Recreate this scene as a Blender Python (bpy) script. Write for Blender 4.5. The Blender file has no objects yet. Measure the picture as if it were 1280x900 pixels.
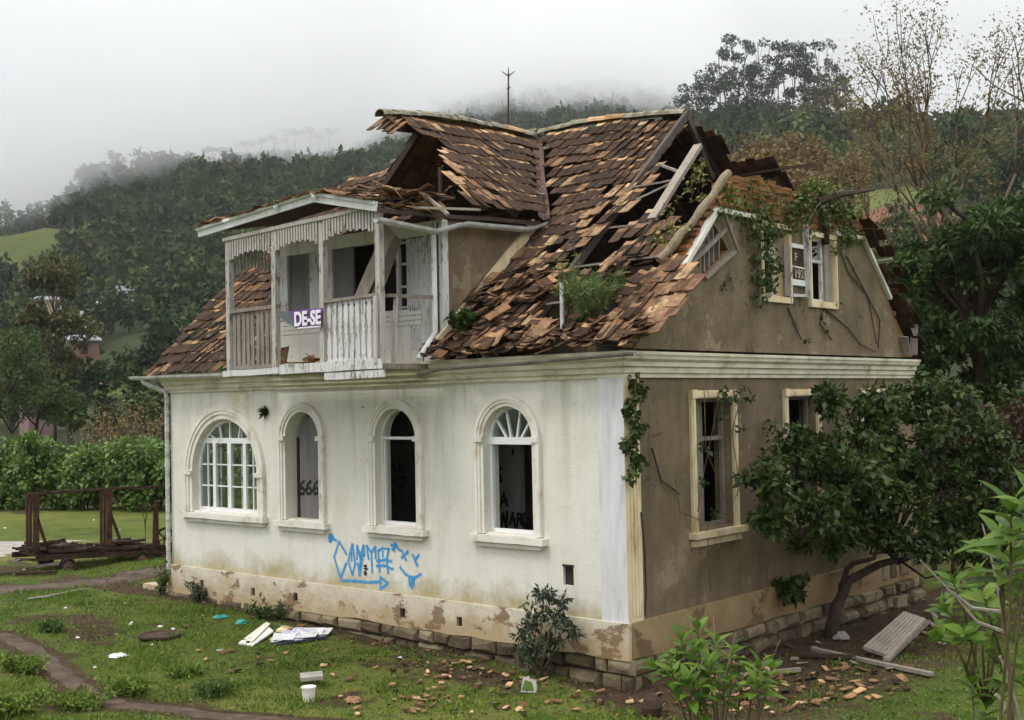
SKY_LOW, SKY_MID, SKY_HIGH = (10.2, 10.4, 11.2), (9.8, 9.95, 10.7), (23., 23., 23.)
SUN_E, EXPOSURE, VBOUNCE = 1.15, 0.15, 16
HAZE, CLOUD = .00017, .011
import bpy, math, random
import numpy as np
from mathutils import Vector, Matrix
from mathutils.geometry import tessellate_polygon

SC = bpy.context.scene
COL = SC.collection
rnd = random.Random(7)
rng = np.random.default_rng(7)
R_ = math.radians
sstep = lambda a, b, x: (lambda t: t * t * (3 - 2 * t))(min(1, max(0, (x - a) / (b - a))))

# ------------------------------------------------------------------ survey of the place: the camera and the planes of the house
f_, cx_, cy_ = 1514., 640., 450.
def _ray(p):
    v = np.array([p[0] - cx_, p[1] - cy_, f_]); return v / np.linalg.norm(v)
_d1, _d2 = _ray((-1081, 536.)), _ray((1973, 475.))
_d2 = _d2 - _d1 * (_d1 @ _d2) * 0.5; _d1 = _d1 - _d2 * (_d1 @ _d2)
_d1 /= np.linalg.norm(_d1); _d2 /= np.linalg.norm(_d2); _d2 -= _d1 * (_d1 @ _d2); _d2 /= np.linalg.norm(_d2)
Rw = np.stack([-_d1, _d2, np.cross(-_d1, _d2)], 1)
CAM = np.array([9.963, -13.641, 3.091])
FWD = Rw.T @ np.array([0, 0, 1.]); RGT = Rw.T @ np.array([1., 0, 0]); UPV = Rw.T @ np.array([0, -1., 0])
FH = np.array([FWD[0], FWD[1], 0]); FH /= np.linalg.norm(FH); RH = np.array([FH[1], -FH[0], 0])
def wr(px, py): return Rw.T @ _ray((px, py))
def front(px, py, y=0.):
    d = wr(px, py); return Vector(CAM + d * ((y - CAM[1]) / d[1]))
def side(px, py, x=0.):
    d = wr(px, py); return Vector(CAM + d * ((x - CAM[0]) / d[0]))
def hor(px, py, z):
    d = wr(px, py); return Vector(CAM + d * ((z - CAM[2]) / d[2]))
def yh(px): return 502 - (px - 640) * .02
def far(px, d, z=0.):                       # a spot at bearing px and depth d metres, at height z
    p = CAM + FH * d + RH * ((px - 640) / f_ * d); return Vector((p[0], p[1], z))
def zat(px, py, d): return 3.09 + d * (yh(px) - py) / f_

# ------------------------------------------------------------------ objects
def tag(o, label=None, cat=None, group=None, kind=None):
    if label: o['label'] = label
    if cat: o['category'] = cat
    if group: o['group'] = group
    if kind: o['kind'] = kind
    return o
def empty(name, loc=(0, 0, 0), rz=0., **k):
    o = bpy.data.objects.new(name, None); COL.objects.link(o)
    o.location = loc; o.rotation_euler = (0, 0, rz); o.empty_display_size = .2
    return tag(o, **k)
def adopt(o, parent):
    """parent keeping the world position (parents are unrotated empties or meshes at the origin)"""
    o.parent = parent
    return o
def wloc(o):
    v = Vector(o.location); p = o.parent
    while p: v += Vector(p.location); p = p.parent
    return v
def build_np(name, V, F, mats, mi=None, tone=None, parent=None, smooth=False, loc=None, **k):
    """V (n,3), F (m,4) or (m,3) arrays -> one mesh object. World coordinates, moved under the parent if there is one."""
    V = np.asarray(V, np.float32); F = np.asarray(F, np.int32)
    off = Vector(loc) if loc is not None else Vector((0, 0, 0))
    base = off.copy()
    if parent is not None and loc is None: base = wloc(parent)
    V = V - np.array(base, np.float32)
    me = bpy.data.meshes.new(name); n, m, kk = len(V), len(F), F.shape[1]
    me.vertices.add(n); me.vertices.foreach_set('co', V.ravel())
    me.loops.add(m * kk); me.loops.foreach_set('vertex_index', F.ravel())
    me.polygons.add(m); me.polygons.foreach_set('loop_start', np.arange(0, m * kk, kk, dtype=np.int32))
    if not isinstance(mats, (list, tuple)): mats = [mats]
    for mt in mats: me.materials.append(mt)
    if mi is not None: me.polygons.foreach_set('material_index', np.asarray(mi, np.int32))
    if smooth: me.polygons.foreach_set('use_smooth', np.ones(m, bool))
    me.update(calc_edges=True)
    if tone is not None:
        a = me.attributes.new('tone', 'FLOAT', 'FACE'); a.data.foreach_set('value', np.asarray(tone, np.float32))
    o = bpy.data.objects.new(name, me); COL.objects.link(o)
    if parent is not None: o.parent = parent
    if loc is not None: o.location = off
    return tag(o, **k)

class MB:
    def __init__(s): s.v = []; s.f = []; s.mi = []; s.t = []
    def add(s, vs, fs, mi=0, tone=.5):
        b = len(s.v); s.v += [tuple(x) for x in vs]
        for q in fs: s.f.append(tuple(b + i for i in q)); s.mi.append(mi); s.t.append(tone)
    def box(s, c, d, rot=None, mi=0, tone=.5):
        c = Vector(c); h = [x / 2 for x in d]; vs = []
        for z in (-1, 1):
            for y in (-1, 1):
                for x in (-1, 1):
                    p = Vector((x * h[0], y * h[1], z * h[2])); vs.append(c + (rot @ p if rot else p))
        s.add(vs, [(0, 2, 3, 1), (4, 5, 7, 6), (0, 1, 5, 4), (2, 6, 7, 3), (0, 4, 6, 2), (1, 3, 7, 5)], mi, tone)
    def bb(s, a, b, mi=0, tone=.5):
        s.box([(a[i] + b[i]) / 2 for i in range(3)], [abs(a[i] - b[i]) for i in range(3)], None, mi, tone)
    def beam(s, p0, p1, w, h, up=(0, 0, 1), mi=0, tone=.5, taper=1., seg=1, wob=0.):
        p0, p1 = Vector(p0), Vector(p1); d = (p1 - p0).normalized(); up = Vector(up)
        sx = d.cross(up)
        if sx.length < 1e-4: sx = d.cross(Vector((0, 1, 0)))
        sx.normalize(); uu = sx.cross(d).normalized(); vs = []; fs = []
        for i in range(seg + 1):
            t = i / seg; c = p0.lerp(p1, t); k = 1 + (taper - 1) * t
            if 0 < i < seg or wob: c = c + sx * rnd.uniform(-wob, wob) + uu * rnd.uniform(-wob, wob)
            for a, b in ((-1, -1), (1, -1), (1, 1), (-1, 1)): vs.append(c + sx * (a * w / 2 * k) + uu * (b * h / 2 * k))
            if i:
                o = 4 * i
                for j in range(4): fs.append((o - 4 + j, o - 4 + (j + 1) % 4, o + (j + 1) % 4, o + j))
        fs += [(3, 2, 1, 0), (4 * seg, 4 * seg + 1, 4 * seg + 2, 4 * seg + 3)]
        s.add(vs, fs, mi, tone)
    def tube(s, pts, rad, n=7, mi=0, tone=.5):
        pts = [Vector(p) for p in pts]
        if not isinstance(rad, (list, tuple)): rad = [rad] * len(pts)
        vs = []; fs = []; ref = Vector((.31, .2, .93))
        for i, p in enumerate(pts):
            d = (pts[min(i + 1, len(pts) - 1)] - pts[max(i - 1, 0)])
            if d.length < 1e-6: d = Vector((0, 0, 1))
            d.normalize(); a = d.cross(ref)
            if a.length < .05: a = d.cross(Vector((1, 0, 0)))
            a.normalize(); b = d.cross(a)
            for j in range(n):
                t = 2 * math.pi * j / n; vs.append(p + a * (math.cos(t) * rad[i]) + b * (math.sin(t) * rad[i]))
            if i:
                o = n * i
                for j in range(n): fs.append((o - n + j, o - n + (j + 1) % n, o + (j + 1) % n, o + j))
        fs.append(tuple(reversed(range(n)))); fs.append(tuple(range(n * (len(pts) - 1), n * len(pts))))
        s.add(vs, fs, mi, tone)
    def plate(s, outer, holes, mp, dv, mi=0, mi_edge=None, tone=.5):
        """flat plate with holes; mp maps 2-d to 3-d, dv is the thickness vector"""
        loops = [outer] + list(holes); dv = Vector(dv); me = mi if mi_edge is None else mi_edge
        flat = [p for l in loops for p in l]
        tr = tessellate_polygon([[Vector((p[0], p[1], 0)) for p in l] for l in loops])
        A = [Vector(mp(*p)) for p in flat]; n = len(A)
        s.add(A + [a + dv for a in A], [tuple(t) for t in tr] + [tuple(n + i for i in reversed(t)) for t in tr], mi, tone)
        b = 0
        for l in loops:
            k = len(l); vs = []
            for i in range(k): vs += [A[b + i], A[b + i] + dv]
            s.add(vs, [(2 * i, 2 * ((i + 1) % k), 2 * ((i + 1) % k) + 1, 2 * i + 1) for i in range(k)], me, tone); b += k
    def build(s, name, mats, parent=None, smooth=False, loc=None, **k):
        base = Vector(loc) if loc is not None else (wloc(parent) if parent is not None else Vector((0, 0, 0)))
        me = bpy.data.meshes.new(name)
        me.from_pydata([(x[0] - base.x, x[1] - base.y, x[2] - base.z) for x in s.v], [], s.f)
        if not isinstance(mats, (list, tuple)): mats = [mats]
        for m in mats: me.materials.append(m)
        me.polygons.foreach_set('material_index', s.mi)
        if smooth: me.polygons.foreach_set('use_smooth', [True] * len(s.f))
        a = me.attributes.new('tone', 'FLOAT', 'FACE'); a.data.foreach_set('value', s.t)
        me.update()
        o = bpy.data.objects.new(name, me); COL.objects.link(o)
        if parent is not None: o.parent = parent
        if loc is not None: o.location = base
        return tag(o, **k)

# ------------------------------------------------------------------ materials
class NT:
    def __init__(s, name):
        s.m = bpy.data.materials.new(name); s.m.use_nodes = True; s.t = s.m.node_tree; s.t.nodes.clear()
        s.out = s.t.nodes.new('ShaderNodeOutputMaterial')
        g = s.t.nodes.new('ShaderNodeNewGeometry'); s.pos = g.outputs['Position']; s.geo = g
    def n(s, typ, ins=None, **at):
        x = s.t.nodes.new(typ)
        for k, v in at.items(): setattr(x, k, v)
        for k, v in (ins or {}).items():
            if hasattr(v, 'is_linked') or isinstance(v, bpy.types.NodeSocket): s.t.links.new(v, x.inputs[k])
            else: x.inputs[k].default_value = v
        return x
    def scale(s, vec, sc): return s.n('ShaderNodeMapping', {'Vector': vec, 'Scale': sc}).outputs[0]
    def noise(s, sc, det=6, rough=.6, vec=None, st=None, dist=0.):
        v = vec if vec is not None else s.pos
        if st: v = s.scale(v, st)
        return s.n('ShaderNodeTexNoise', {'Vector': v, 'Scale': sc, 'Detail': det, 'Roughness': rough, 'Distortion': dist}).outputs['Fac']
    def ramp(s, fac, stops, interp='LINEAR'):
        r = s.n('ShaderNodeValToRGB', {'Fac': fac}); e = r.color_ramp; e.interpolation = interp
        while len(e.elements) < len(stops): e.elements.new(.5)
        for el, (p, c) in zip(e.elements, stops):
            el.position = p; c = (c, c, c) if isinstance(c, (int, float)) else c; el.color = (*c[:3], 1)
        return r.outputs[0]
    def mix(s, fac, a, b, mode='MIX'):
        x = s.n('ShaderNodeMix', data_type='RGBA', blend_type=mode)
        for i, v in ((0, fac), (6, a), (7, b)):
            if isinstance(v, bpy.types.NodeSocket): s.t.links.new(v, x.inputs[i])
            else: x.inputs[i].default_value = v if i == 0 else (*v[:3], 1)
        return x.outputs[2]
    def math(s, op, a, b=0.):
        x = s.n('ShaderNodeMath', operation=op)
        for i, v in ((0, a), (1, b)):
            if isinstance(v, bpy.types.NodeSocket): s.t.links.new(v, x.inputs[i])
            else: x.inputs[i].default_value = v
        return x.outputs[0]
    def attr(s): return s.n('ShaderNodeAttribute', attribute_name='tone').outputs['Fac']
    def xyz(s): return s.n('ShaderNodeSeparateXYZ', {'Vector': s.pos}).outputs
    def bump(s, h, strength=.3, dist=.02): return s.n('ShaderNodeBump', {'Height': h, 'Strength': strength, 'Distance': dist}).outputs[0]
    def done(s, col, rough=.8, bump=None, spec=.3, metal=0., transl=0.):
        p = s.n('ShaderNodeBsdfPrincipled', {'Roughness': rough, 'Specular IOR Level': spec, 'Metallic': metal})
        if isinstance(col, bpy.types.NodeSocket): s.t.links.new(col, p.inputs['Base Color'])
        else: p.inputs['Base Color'].default_value = (*col, 1)
        if bump is not None: s.t.links.new(bump, p.inputs['Normal'])
        o = p.outputs[0]
        if transl:
            t = s.n('ShaderNodeBsdfTranslucent'); 
            if isinstance(col, bpy.types.NodeSocket): s.t.links.new(col, t.inputs[0])
            else: t.inputs[0].default_value = (*col, 1)
            o = s.n('ShaderNodeMixShader', {0: transl, 1: o, 2: t.outputs[0]}).outputs[0]
        s.t.links.new(o, s.out.inputs[0]); return s.m

def simple(name, stops, sc=6., rough=.8, bump=.3, bd=.01, det=6, st=None, spec=.3, fine=40.):
    t = NT(name); a = t.noise(sc, det, .65, st=st); c = t.ramp(a, stops)
    b = t.bump(t.math('ADD', a, t.math('MULTIPLY', t.noise(fine, 4), .4)), bump, bd) if bump else None
    return t.done(c, rough, b, spec)
def leafmat(name, stops, rough=.5, spec=.35, transl=.25):
    t = NT(name); a = t.attr(); n = t.noise(1.3, 2)
    v = t.math('ADD', t.math('MULTIPLY', a, .75), t.math('MULTIPLY', n, .3))
    return t.done(t.ramp(v, stops), rough, None, spec, 0, transl)

M = {}
def plaster_white():
    t = NT('white_plaster'); x = t.xyz()
    c = t.ramp(t.noise(1.1, 8, .7), [(.25, (.62, .605, .52)), (.5, (.72, .71, .635)), (.75, (.765, .76, .7))])
    streak = t.ramp(t.noise(1.0, 6, .7, st=(2.6, 2.6, .22)), [(.52, 0.), (.66, 1.)])
    hi = t.ramp(t.math('DIVIDE', x[2], 3.4), [(.0, .55), (.15, .25), (.6, .35), (1., .8)])
    c = t.mix(t.math('MULTIPLY', t.math('MULTIPLY', streak, hi), .6), c, (.36, .34, .21))
    # yellow rain stains
    y = t.ramp(t.noise(.62, 5, .6, st=(1, 1, .7)), [(.58, 0.), (.72, 1.)])
    c = t.mix(t.math('MULTIPLY', y, .65), c, (.46, .4, .2))
    # dirt rising from the plinth
    low = t.math('ADD', t.math('MULTIPLY', x[2], -1.5), t.math('MULTIPLY', t.noise(1.2, 8, .72), 1.75))
    c = t.mix(t.ramp(low, [(.36, 0.), (.92, .9)]), c, (.38, .315, .165))
    # black mould specks under the cornice and here and there
    sp = t.ramp(t.noise(9, 5, .7), [(.63, 0.), (.69, 1.)])
    top = t.ramp(t.math('ADD', t.math('DIVIDE', x[2], 3.4), t.math('MULTIPLY', t.noise(.9, 3), .25)), [(.95, 0.08), (1.08, 1.)])
    c = t.mix(t.math('MULTIPLY', sp, top), c, (.1, .085, .06))
    ck = t.n('ShaderNodeTexVoronoi', {'Vector': t.mix(.22, t.pos, t.n('ShaderNodeTexNoise', {'Vector': t.pos, 'Scale': 2.2, 'Detail': 6}).outputs[1], 'ADD'), 'Scale': .9}, feature='DISTANCE_TO_EDGE').outputs[0]
    ckm = t.math('MULTIPLY', t.ramp(ck, [(.0, 1.), (.004, 0.)]), t.ramp(t.noise(.8, 2), [(.54, 0.), (.62, .6)]))
    c = t.mix(ckm, c, (.3, .26, .2))
    c = t.mix(1., c, t.ramp(t.noise(38, 6, .75), [(.3, (.8, .79, .75)), (.55, (1., 1., 1.))]), 'MULTIPLY')
    b = t.bump(t.math('ADD', t.noise(5, 8, .7), t.math('MULTIPLY', t.noise(60, 3), .3)), .45, .02)
    return t.done(c, .85, b, .25)
def plaster_grey():
    t = NT('grey_plaster')
    c = t.ramp(t.noise(1.2, 8, .72), [(.22, (.1, .078, .047)), (.5, (.172, .136, .084)), (.78, (.24, .19, .122))])
    st = t.ramp(t.noise(1.2, 5, .65, st=(2.2, 2.2, .3)), [(.5, 0.), (.7, .55)])
    c = t.mix(st, c, (.085, .068, .045))
    y = t.ramp(t.noise(.8, 5, .6), [(.56, 0.), (.7, .45)])
    c = t.mix(y, c, (.36, .26, .14))
    sp = t.ramp(t.noise(16, 4, .7), [(.66, 0.), (.72, .7)])
    c = t.mix(sp, c, (.42, .38, .3))
    pe = t.math('ADD', t.math('MULTIPLY', t.noise(.75, 8, .72), .8), t.math('MULTIPLY', t.noise(5, 5, .7), .2)); c = t.mix(t.ramp(pe, [(.57, 0.), (.58, .8)]), c, (.27, .225, .15)); c = t.mix(t.ramp(pe, [(.4, .75), (.41, 0.)]), c, (.08, .06, .04))
    c = t.mix(1., c, t.ramp(t.noise(30, 6, .75), [(.3, (.62, .6, .56)), (.5, (1., 1., 1.)), (.72, (1.25, 1.22, 1.15))]), 'MULTIPLY')
    b = t.bump(t.math('ADD', t.noise(7, 8, .75), t.math('MULTIPLY', t.noise(90, 3), .35)), .6, .02)
    return t.done(c, .92, b, .2)
def plinth_mat(name, clean, dirt, deep):
    t = NT(name); x = t.xyz()
    c = t.ramp(t.noise(2.1, 8, .7), [(.3, clean), (.62, tuple(.8 * q for q in clean))])
    d = t.math('ADD', t.math('MULTIPLY', x[2], -.9), t.math('MULTIPLY', t.noise(1.6, 8, .75), 1.25))
    c = t.mix(t.ramp(d, [(.62, 0.), (1.12, .9)]), c, dirt)
    p = t.ramp(t.noise(1.05, 7, .7, vec=t.scale(t.pos, (1, 1, 1.6))), [(.545, 0.), (.58, .85)])
    c = t.mix(p, c, deep)
    sp = t.ramp(t.noise(12, 5, .75), [(.62, 0.), (.7, .7)])
    c = t.mix(sp, c, (.07, .055, .035))
    return t.done(c, .9, t.bump(t.math('ADD', t.noise(6, 8, .75), t.math('MULTIPLY', p, -.25)), .6, .03), .2)
def stone_mat():
    t = NT('foundation_stone'); a = t.attr()
    c = t.ramp(t.math('ADD', t.math('MULTIPLY', a, .4), t.math('MULTIPLY', t.noise(4, 8, .72), .8)),
               [(.3, (.035, .027, .017)), (.55, (.13, .1, .062)), (.85, (.29, .235, .15))])
    g = t.ramp(t.noise(2.2, 6, .7), [(.52, 0.), (.68, .7)])
    c = t.mix(g, c, (.1, .1, .03))
    return t.done(c, .92, t.bump(t.noise(7, 9, .75), .9, .04), .2)
def brick_mat():
    t = NT('mossy_brick'); x = t.xyz()
    v = t.n('ShaderNodeCombineXYZ', {0: x[1], 1: x[2], 2: x[0]}).outputs[0]
    br = t.n('ShaderNodeTexBrick', {'Vector': v, 'Color1': (.36, .125, .055, 1), 'Color2': (.18, .062, .03, 1), 'Mortar': (.055, .042, .026, 1), 'Scale': 1.,
             'Mortar Size': .012, 'Mortar Smooth': .1, 'Bias': 0., 'Brick Width': .25, 'Row Height': .095})
    c = t.mix(t.ramp(t.noise(3, 6, .7), [(.35, 0.), (.7, .6)]), br.outputs[0], (.42, .24, .09))
    g = t.ramp(t.noise(1.5, 7, .7), [(.46, 0.), (.6, .8)])
    c = t.mix(g, c, (.12, .105, .025))
    h = t.math('ADD', br.outputs[1], t.math('MULTIPLY', t.noise(20, 4), -.5))
    return t.done(c, .92, t.bump(h, .8, -.015), .2)
def tile_old(ax=0):
    t = NT('weathered_roof_tile' if ax == 0 else 'weathered_roof_tile_of_cross_roof'); gr = t.math('SINE', t.math('MULTIPLY', t.xyz()[ax], 2 * math.pi / .1)); a = t.attr()
    c = t.ramp(a, [(0., (.028, .019, .013)), (.3, (.075, .042, .026)), (.55, (.155, .085, .05)), (.75, (.28, .155, .085)), (.9, (.43, .26, .14)), (1., (.55, .38, .21))])
    c = t.mix(t.ramp(t.noise(7, 7, .75), [(.4, 0.), (.66, .85)]), c, (.02, .014, .011))
    big = t.ramp(t.noise(.85, 6, .72), [(.45, 0.), (.66, .5)]); c = t.mix(big, c, (.034, .024, .016))
    l = t.ramp(t.noise(5.5, 7, .72), [(.6, 0.), (.68, .8)])
    lm = t.math('MULTIPLY', l, t.ramp(t.noise(.55, 3, .5), [(.42, .05), (.62, 1.)]))
    c = t.mix(lm, c, (.33, .31, .23))
    g = t.ramp(t.noise(2.6, 6, .7), [(.58, 0.), (.7, .6)])
    c = t.mix(g, c, (.07, .062, .022))
    return t.done(c, .93, t.bump(t.math('ADD', t.noise(26, 7, .75), t.math('MULTIPLY', gr, .3)), .7, .014), .15)
def tile_clean():
    t = NT('clean_terracotta'); a = t.attr()
    c = t.ramp(a, [(0., (.1, .052, .028)), (.4, (.24, .13, .068)), (.75, (.42, .25, .125)), (1., (.56, .38, .21))])
    c = t.mix(t.ramp(t.noise(8, 6, .7), [(.48, 0.), (.72, .75)]), c, (.11, .05, .025))
    return t.done(c, .88, t.bump(t.noise(30, 5, .7), .4, .01), .2)
def wood(name, stops, peel=None):
    t = NT(name)
    v = t.noise(3., 7, .7, st=(9, 9, .8)); w = t.noise(2.2, 6, .7)
    c = t.ramp(t.math('ADD', t.math('MULTIPLY', v, .6), t.math('MULTIPLY', w, .4)), stops)
    if peel:
        m = t.ramp(t.math('ADD', t.math('MULTIPLY', t.noise(7, 8, .75, st=(3, 3, .7)), .75), t.math('MULTIPLY', t.noise(1.3, 3), .3)), [(peel[1], 0.), (peel[1] + .06, 1.)])
        c = t.mix(m, c, peel[0])
    return t.done(c, .82, t.bump(v, .35, .01), .25)
def make_mats():
    M['white'] = plaster_white(); M['grey'] = plaster_grey()
    M['plinth'] = plinth_mat('dirty_white_plinth', (.68, .63, .5), (.42, .31, .17), (.2, .125, .06))
    M['plinth_side'] = plinth_mat('ochre_plinth', (.36, .265, .14), (.24, .165, .08), (.14, .09, .045))
    M['stone'] = stone_mat(); M['brick'] = brick_mat()
    M['lav'] = simple('bluish_white_plaster', [(.3, (.4, .38, .33)), (.43, (.57, .57, .57)), (.58, (.65, .65, .68)), (.75, (.7, .7, .71))], 2.6, .85, .3, st=(2, 2, .3))
    M['cream'] = simple('cream_plaster', [(.28, (.34, .24, .12)), (.45, (.66, .55, .34)), (.7, (.78, .69, .48))], 2.2, .85, .35, st=(1.6, 1.6, .6))
    M['cornice'] = simple('stained_cornice', [(.3, (.3, .265, .18)), (.46, (.6, .56, .42)), (.7, (.76, .73, .6))], 1.6, .85, .35, st=(1.2, 1.2, 2.5))
    M['trim'] = simple('stained_white_trim', [(.3, (.4, .34, .23)), (.45, (.68, .655, .57)), (.75, (.78, .77, .71))], 2.4, .8, .3)
    M['old'] = tile_old(); M['oldy'] = tile_old(1); M['clean'] = tile_clean()
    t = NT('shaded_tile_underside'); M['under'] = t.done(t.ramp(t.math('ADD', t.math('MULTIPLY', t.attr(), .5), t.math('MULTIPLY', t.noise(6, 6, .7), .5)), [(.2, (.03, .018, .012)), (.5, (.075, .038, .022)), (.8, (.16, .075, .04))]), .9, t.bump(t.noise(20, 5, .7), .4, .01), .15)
    M['cap'] = simple('lichened_ridge_cap', [(.28, (.05, .03, .02)), (.42, (.16, .13, .085)), (.55, (.27, .26, .19)), (.75, (.38, .38, .31))], 5, .95, .5, .012)
    M['wdark2'] = wood('grey_brown_wood', [(.3, (.04, .03, .024)), (.55, (.1, .08, .062)), (.75, (.18, .15, .12))])
    M['wgrey'] = wood('weathered_grey_wood', [(.3, (.1, .083, .065)), (.5, (.23, .2, .165)), (.7, (.36, .325, .275))])
    M['wdark'] = wood('dark_old_wood', [(.3, (.022, .015, .011)), (.55, (.06, .04, .028)), (.75, (.13, .088, .06))])
    M['wpale'] = wood('pale_bare_wood', [(.3, (.13, .11, .085)), (.5, (.27, .235, .19)), (.7, (.4, .36, .3))])
    M['wlog'] = wood('mossy_log', [(.3, (.08, .07, .04)), (.5, (.2, .16, .1)), (.7, (.32, .26, .17))])
    M['wwhite'] = wood('peeling_white_wood', [(.3, (.42, .42, .4)), (.5, (.58, .58, .56)), (.7, (.68, .68, .66))], ((.17, .148, .12), .55))
    M['wvalance'] = wood('faded_white_wood', [(.3, (.29, .27, .235)), (.5, (.43, .41, .365)), (.7, (.54, .52, .47))], ((.14, .12, .092), .57))
    M['frame'] = simple('white_window_paint', [(.3, (.5, .5, .47)), (.45, (.74, .75, .73)), (.7, (.8, .81, .8))], 5, .6, .2)
    M['panel'] = simple('grey_board', [(.3, (.13, .12, .115)), (.6, (.175, .165, .16)), (.8, (.21, .2, .195))], 2, .8, .2, st=(4, 4, .5))
    M['dark'] = simple('dark_interior', [(.3, (.025, .022, .02)), (.7, (.045, .04, .036))], 2, .95, .2)  # near-black; stands in for the shade inside vents and openings
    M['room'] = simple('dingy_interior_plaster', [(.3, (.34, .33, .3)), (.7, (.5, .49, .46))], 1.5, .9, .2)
    M['iron'] = simple('brown_rust', [(.3, (.02, .013, .01)), (.5, (.045, .025, .017)), (.75, (.1, .05, .03))], 5, .85, .5, spec=.3)
    M['flash'] = simple('rusty_flashing', [(.3, (.06, .03, .023)), (.6, (.12, .066, .052)), (.8, (.19, .11, .09))], 3, .7, .2)
    M['zinc'] = simple('painted_zinc', [(.3, (.25, .24, .21)), (.5, (.5, .51, .49)), (.75, (.66, .67, .66))], 4, .6, .2, st=(1, 1, 3))
    M['bcream0'] = simple('faded_cream_letters', [(.3, (.4, .36, .26)), (.7, (.55, .5, .38))], 6, .8, 0)
    M['blue'] = simple('blue_spray_paint', [(.3, (.03, .23, .5)), (.7, (.06, .34, .66))], 14, .6, 0)
    t = NT('blue_overspray'); n_ = t.n('ShaderNodeBsdfDiffuse', {'Color': (.12, .4, .68, 1)}); tr_ = t.n('ShaderNodeBsdfTransparent'); fa = t.ramp(t.noise(70, 4, .7), [(.42, 0.), (.7, .55)]); t.t.links.new(t.n('ShaderNodeMixShader', {0: fa, 1: tr_.outputs[0], 2: n_.outputs[0]}).outputs[0], t.out.inputs[0]); M['blueover'] = t.m
    M['room2'] = simple('dark_inner_plaster', [(.3, (.05, .048, .045)), (.7, (.1, .095, .09))], 1.5, .9, .2)  # very dark plaster for the inner wall behind the transom window
    M['black'] = simple('black_spray_paint', [(.3, (.01, .01, .011)), (.7, (.02, .02, .021))], 10, .6, 0)
    M['purple'] = simple('purple_banner', [(.3, (.11, .045, .2)), (.55, (.17, .07, .25)), (.8, (.34, .13, .32))], 1.6, .6, .1)
    M['bgrey'] = simple('banner_back', [(.3, (.09, .095, .11)), (.7, (.16, .17, .19))], 3, .7, .1)
    M['paint'] = simple('plain_white_print', [(.3, (.7, .68, .72)), (.7, (.8, .78, .82))], 4, .6, 0)
    t = NT('window_glass')
    g = t.n('ShaderNodeBsdfGlossy', {'Color': (.8, .85, .85, 1), 'Roughness': .03}); tr = t.n('ShaderNodeBsdfTransparent', {'Color': (.86, .9, .88, 1)})
    t.t.links.new(t.n('ShaderNodeMixShader', {0: .14, 1: tr.outputs[0], 2: g.outputs[0]}).outputs[0], t.out.inputs[0]); M['glass'] = t.m
    M['leaf'] = leafmat('mid_green_leaf', [(0., (.018, .035, .009)), (.5, (.04, .075, .016)), (1., (.085, .13, .028))])
    M['leafdark'] = leafmat('dark_green_leaf', [(0., (.012, .024, .008)), (.5, (.026, .048, .013)), (1., (.06, .085, .024))])
    M['leafbright'] = leafmat('bright_green_leaf', [(0., (.04, .09, .01)), (.5, (.095, .175, .02)), (1., (.19, .28, .042))], .48, .25, .4)
    M['leafyel'] = leafmat('yellow_green_leaf', [(0., (.07, .085, .018)), (.5, (.13, .14, .03)), (1., (.24, .22, .06))])
    M['leafochre'] = leafmat('ochre_leaf', [(0., (.07, .058, .016)), (.5, (.15, .105, .03)), (1., (.27, .17, .055))])
    M['leafred'] = leafmat('reddish_brown_leaf', [(0., (.03, .02, .012)), (.5, (.065, .04, .02)), (1., (.11, .075, .03))])
    M['leafgrey'] = leafmat('grey_green_leaf', [(0., (.014, .026, .014)), (.5, (.032, .05, .026)), (1., (.07, .085, .05))])
    M['forest'] = leafmat('hill_forest_leaf', [(0., (.01, .024, .01)), (.3, (.026, .05, .016)), (.55, (.055, .085, .025)), (.8, (.1, .125, .037)), (1., (.17, .135, .055))], .7, .15, .15)
    M['bark'] = simple('brown_bark', [(.3, (.025, .017, .012)), (.7, (.075, .052, .036))], 9, .9, .5)
    M['barkgrey'] = simple('grey_bark', [(.3, (.07, .055, .042)), (.7, (.17, .14, .11))], 9, .9, .5)
    M['stem'] = simple('green_brown_stem', [(.3, (.07, .055, .025)), (.7, (.16, .125, .06))], 12, .8, .3)
    M['plastic'] = simple('dirty_white_plastic', [(.3, (.5, .5, .5)), (.6, (.72, .72, .73)), (.8, (.78, .78, .8))], 4, .5, .1)
    M['teal'] = simple('teal_plastic', [(.3, (.02, .2, .16)), (.7, (.05, .38, .3))], 4, .4, .1)
    M['navy'] = simple('dark_blue_plastic', [(.3, (.014, .014, .035)), (.7, (.04, .04, .09))], 4, .4, .2)
    M['step'] = simple('cream_step_tile', [(.3, (.3, .22, .15)), (.6, (.5, .4, .28)), (.8, (.62, .53, .4))], 5, .8, .3)
    M['concrete'] = simple('grey_concrete', [(.3, (.2, .185, .16)), (.7, (.36, .34, .3))], 4, .9, .4)
make_mats()
M['ironred'] = simple('red_brown_rust', [(.3, (.022, .012, .009)), (.5, (.055, .026, .016)), (.75, (.12, .055, .03))], 6, .85, .5)
M['wgrey2'] = M['wgrey']
M['lilac'] = simple('lilac_print', [(.3, (.3, .26, .42)), (.7, (.6, .56, .66))], 5, .5, .1)
M['zincdark'] = simple('tarnished_zinc', [(.3, (.1, .1, .085)), (.7, (.26, .26, .23))], 4, .6, .2)
M['leafvine'] = leafmat('creeper_leaf', [(0., (.035, .06, .012)), (.5, (.08, .12, .022)), (1., (.17, .2, .045))])
M['barkolive'] = simple('olive_brown_bark', [(.3, (.055, .042, .026)), (.7, (.13, .1, .062))], 9, .9, .4)
M['leafolive'] = leafmat('olive_leaf', [(0., (.045, .052, .016)), (.5, (.09, .095, .028)), (1., (.16, .145, .05))])
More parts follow.
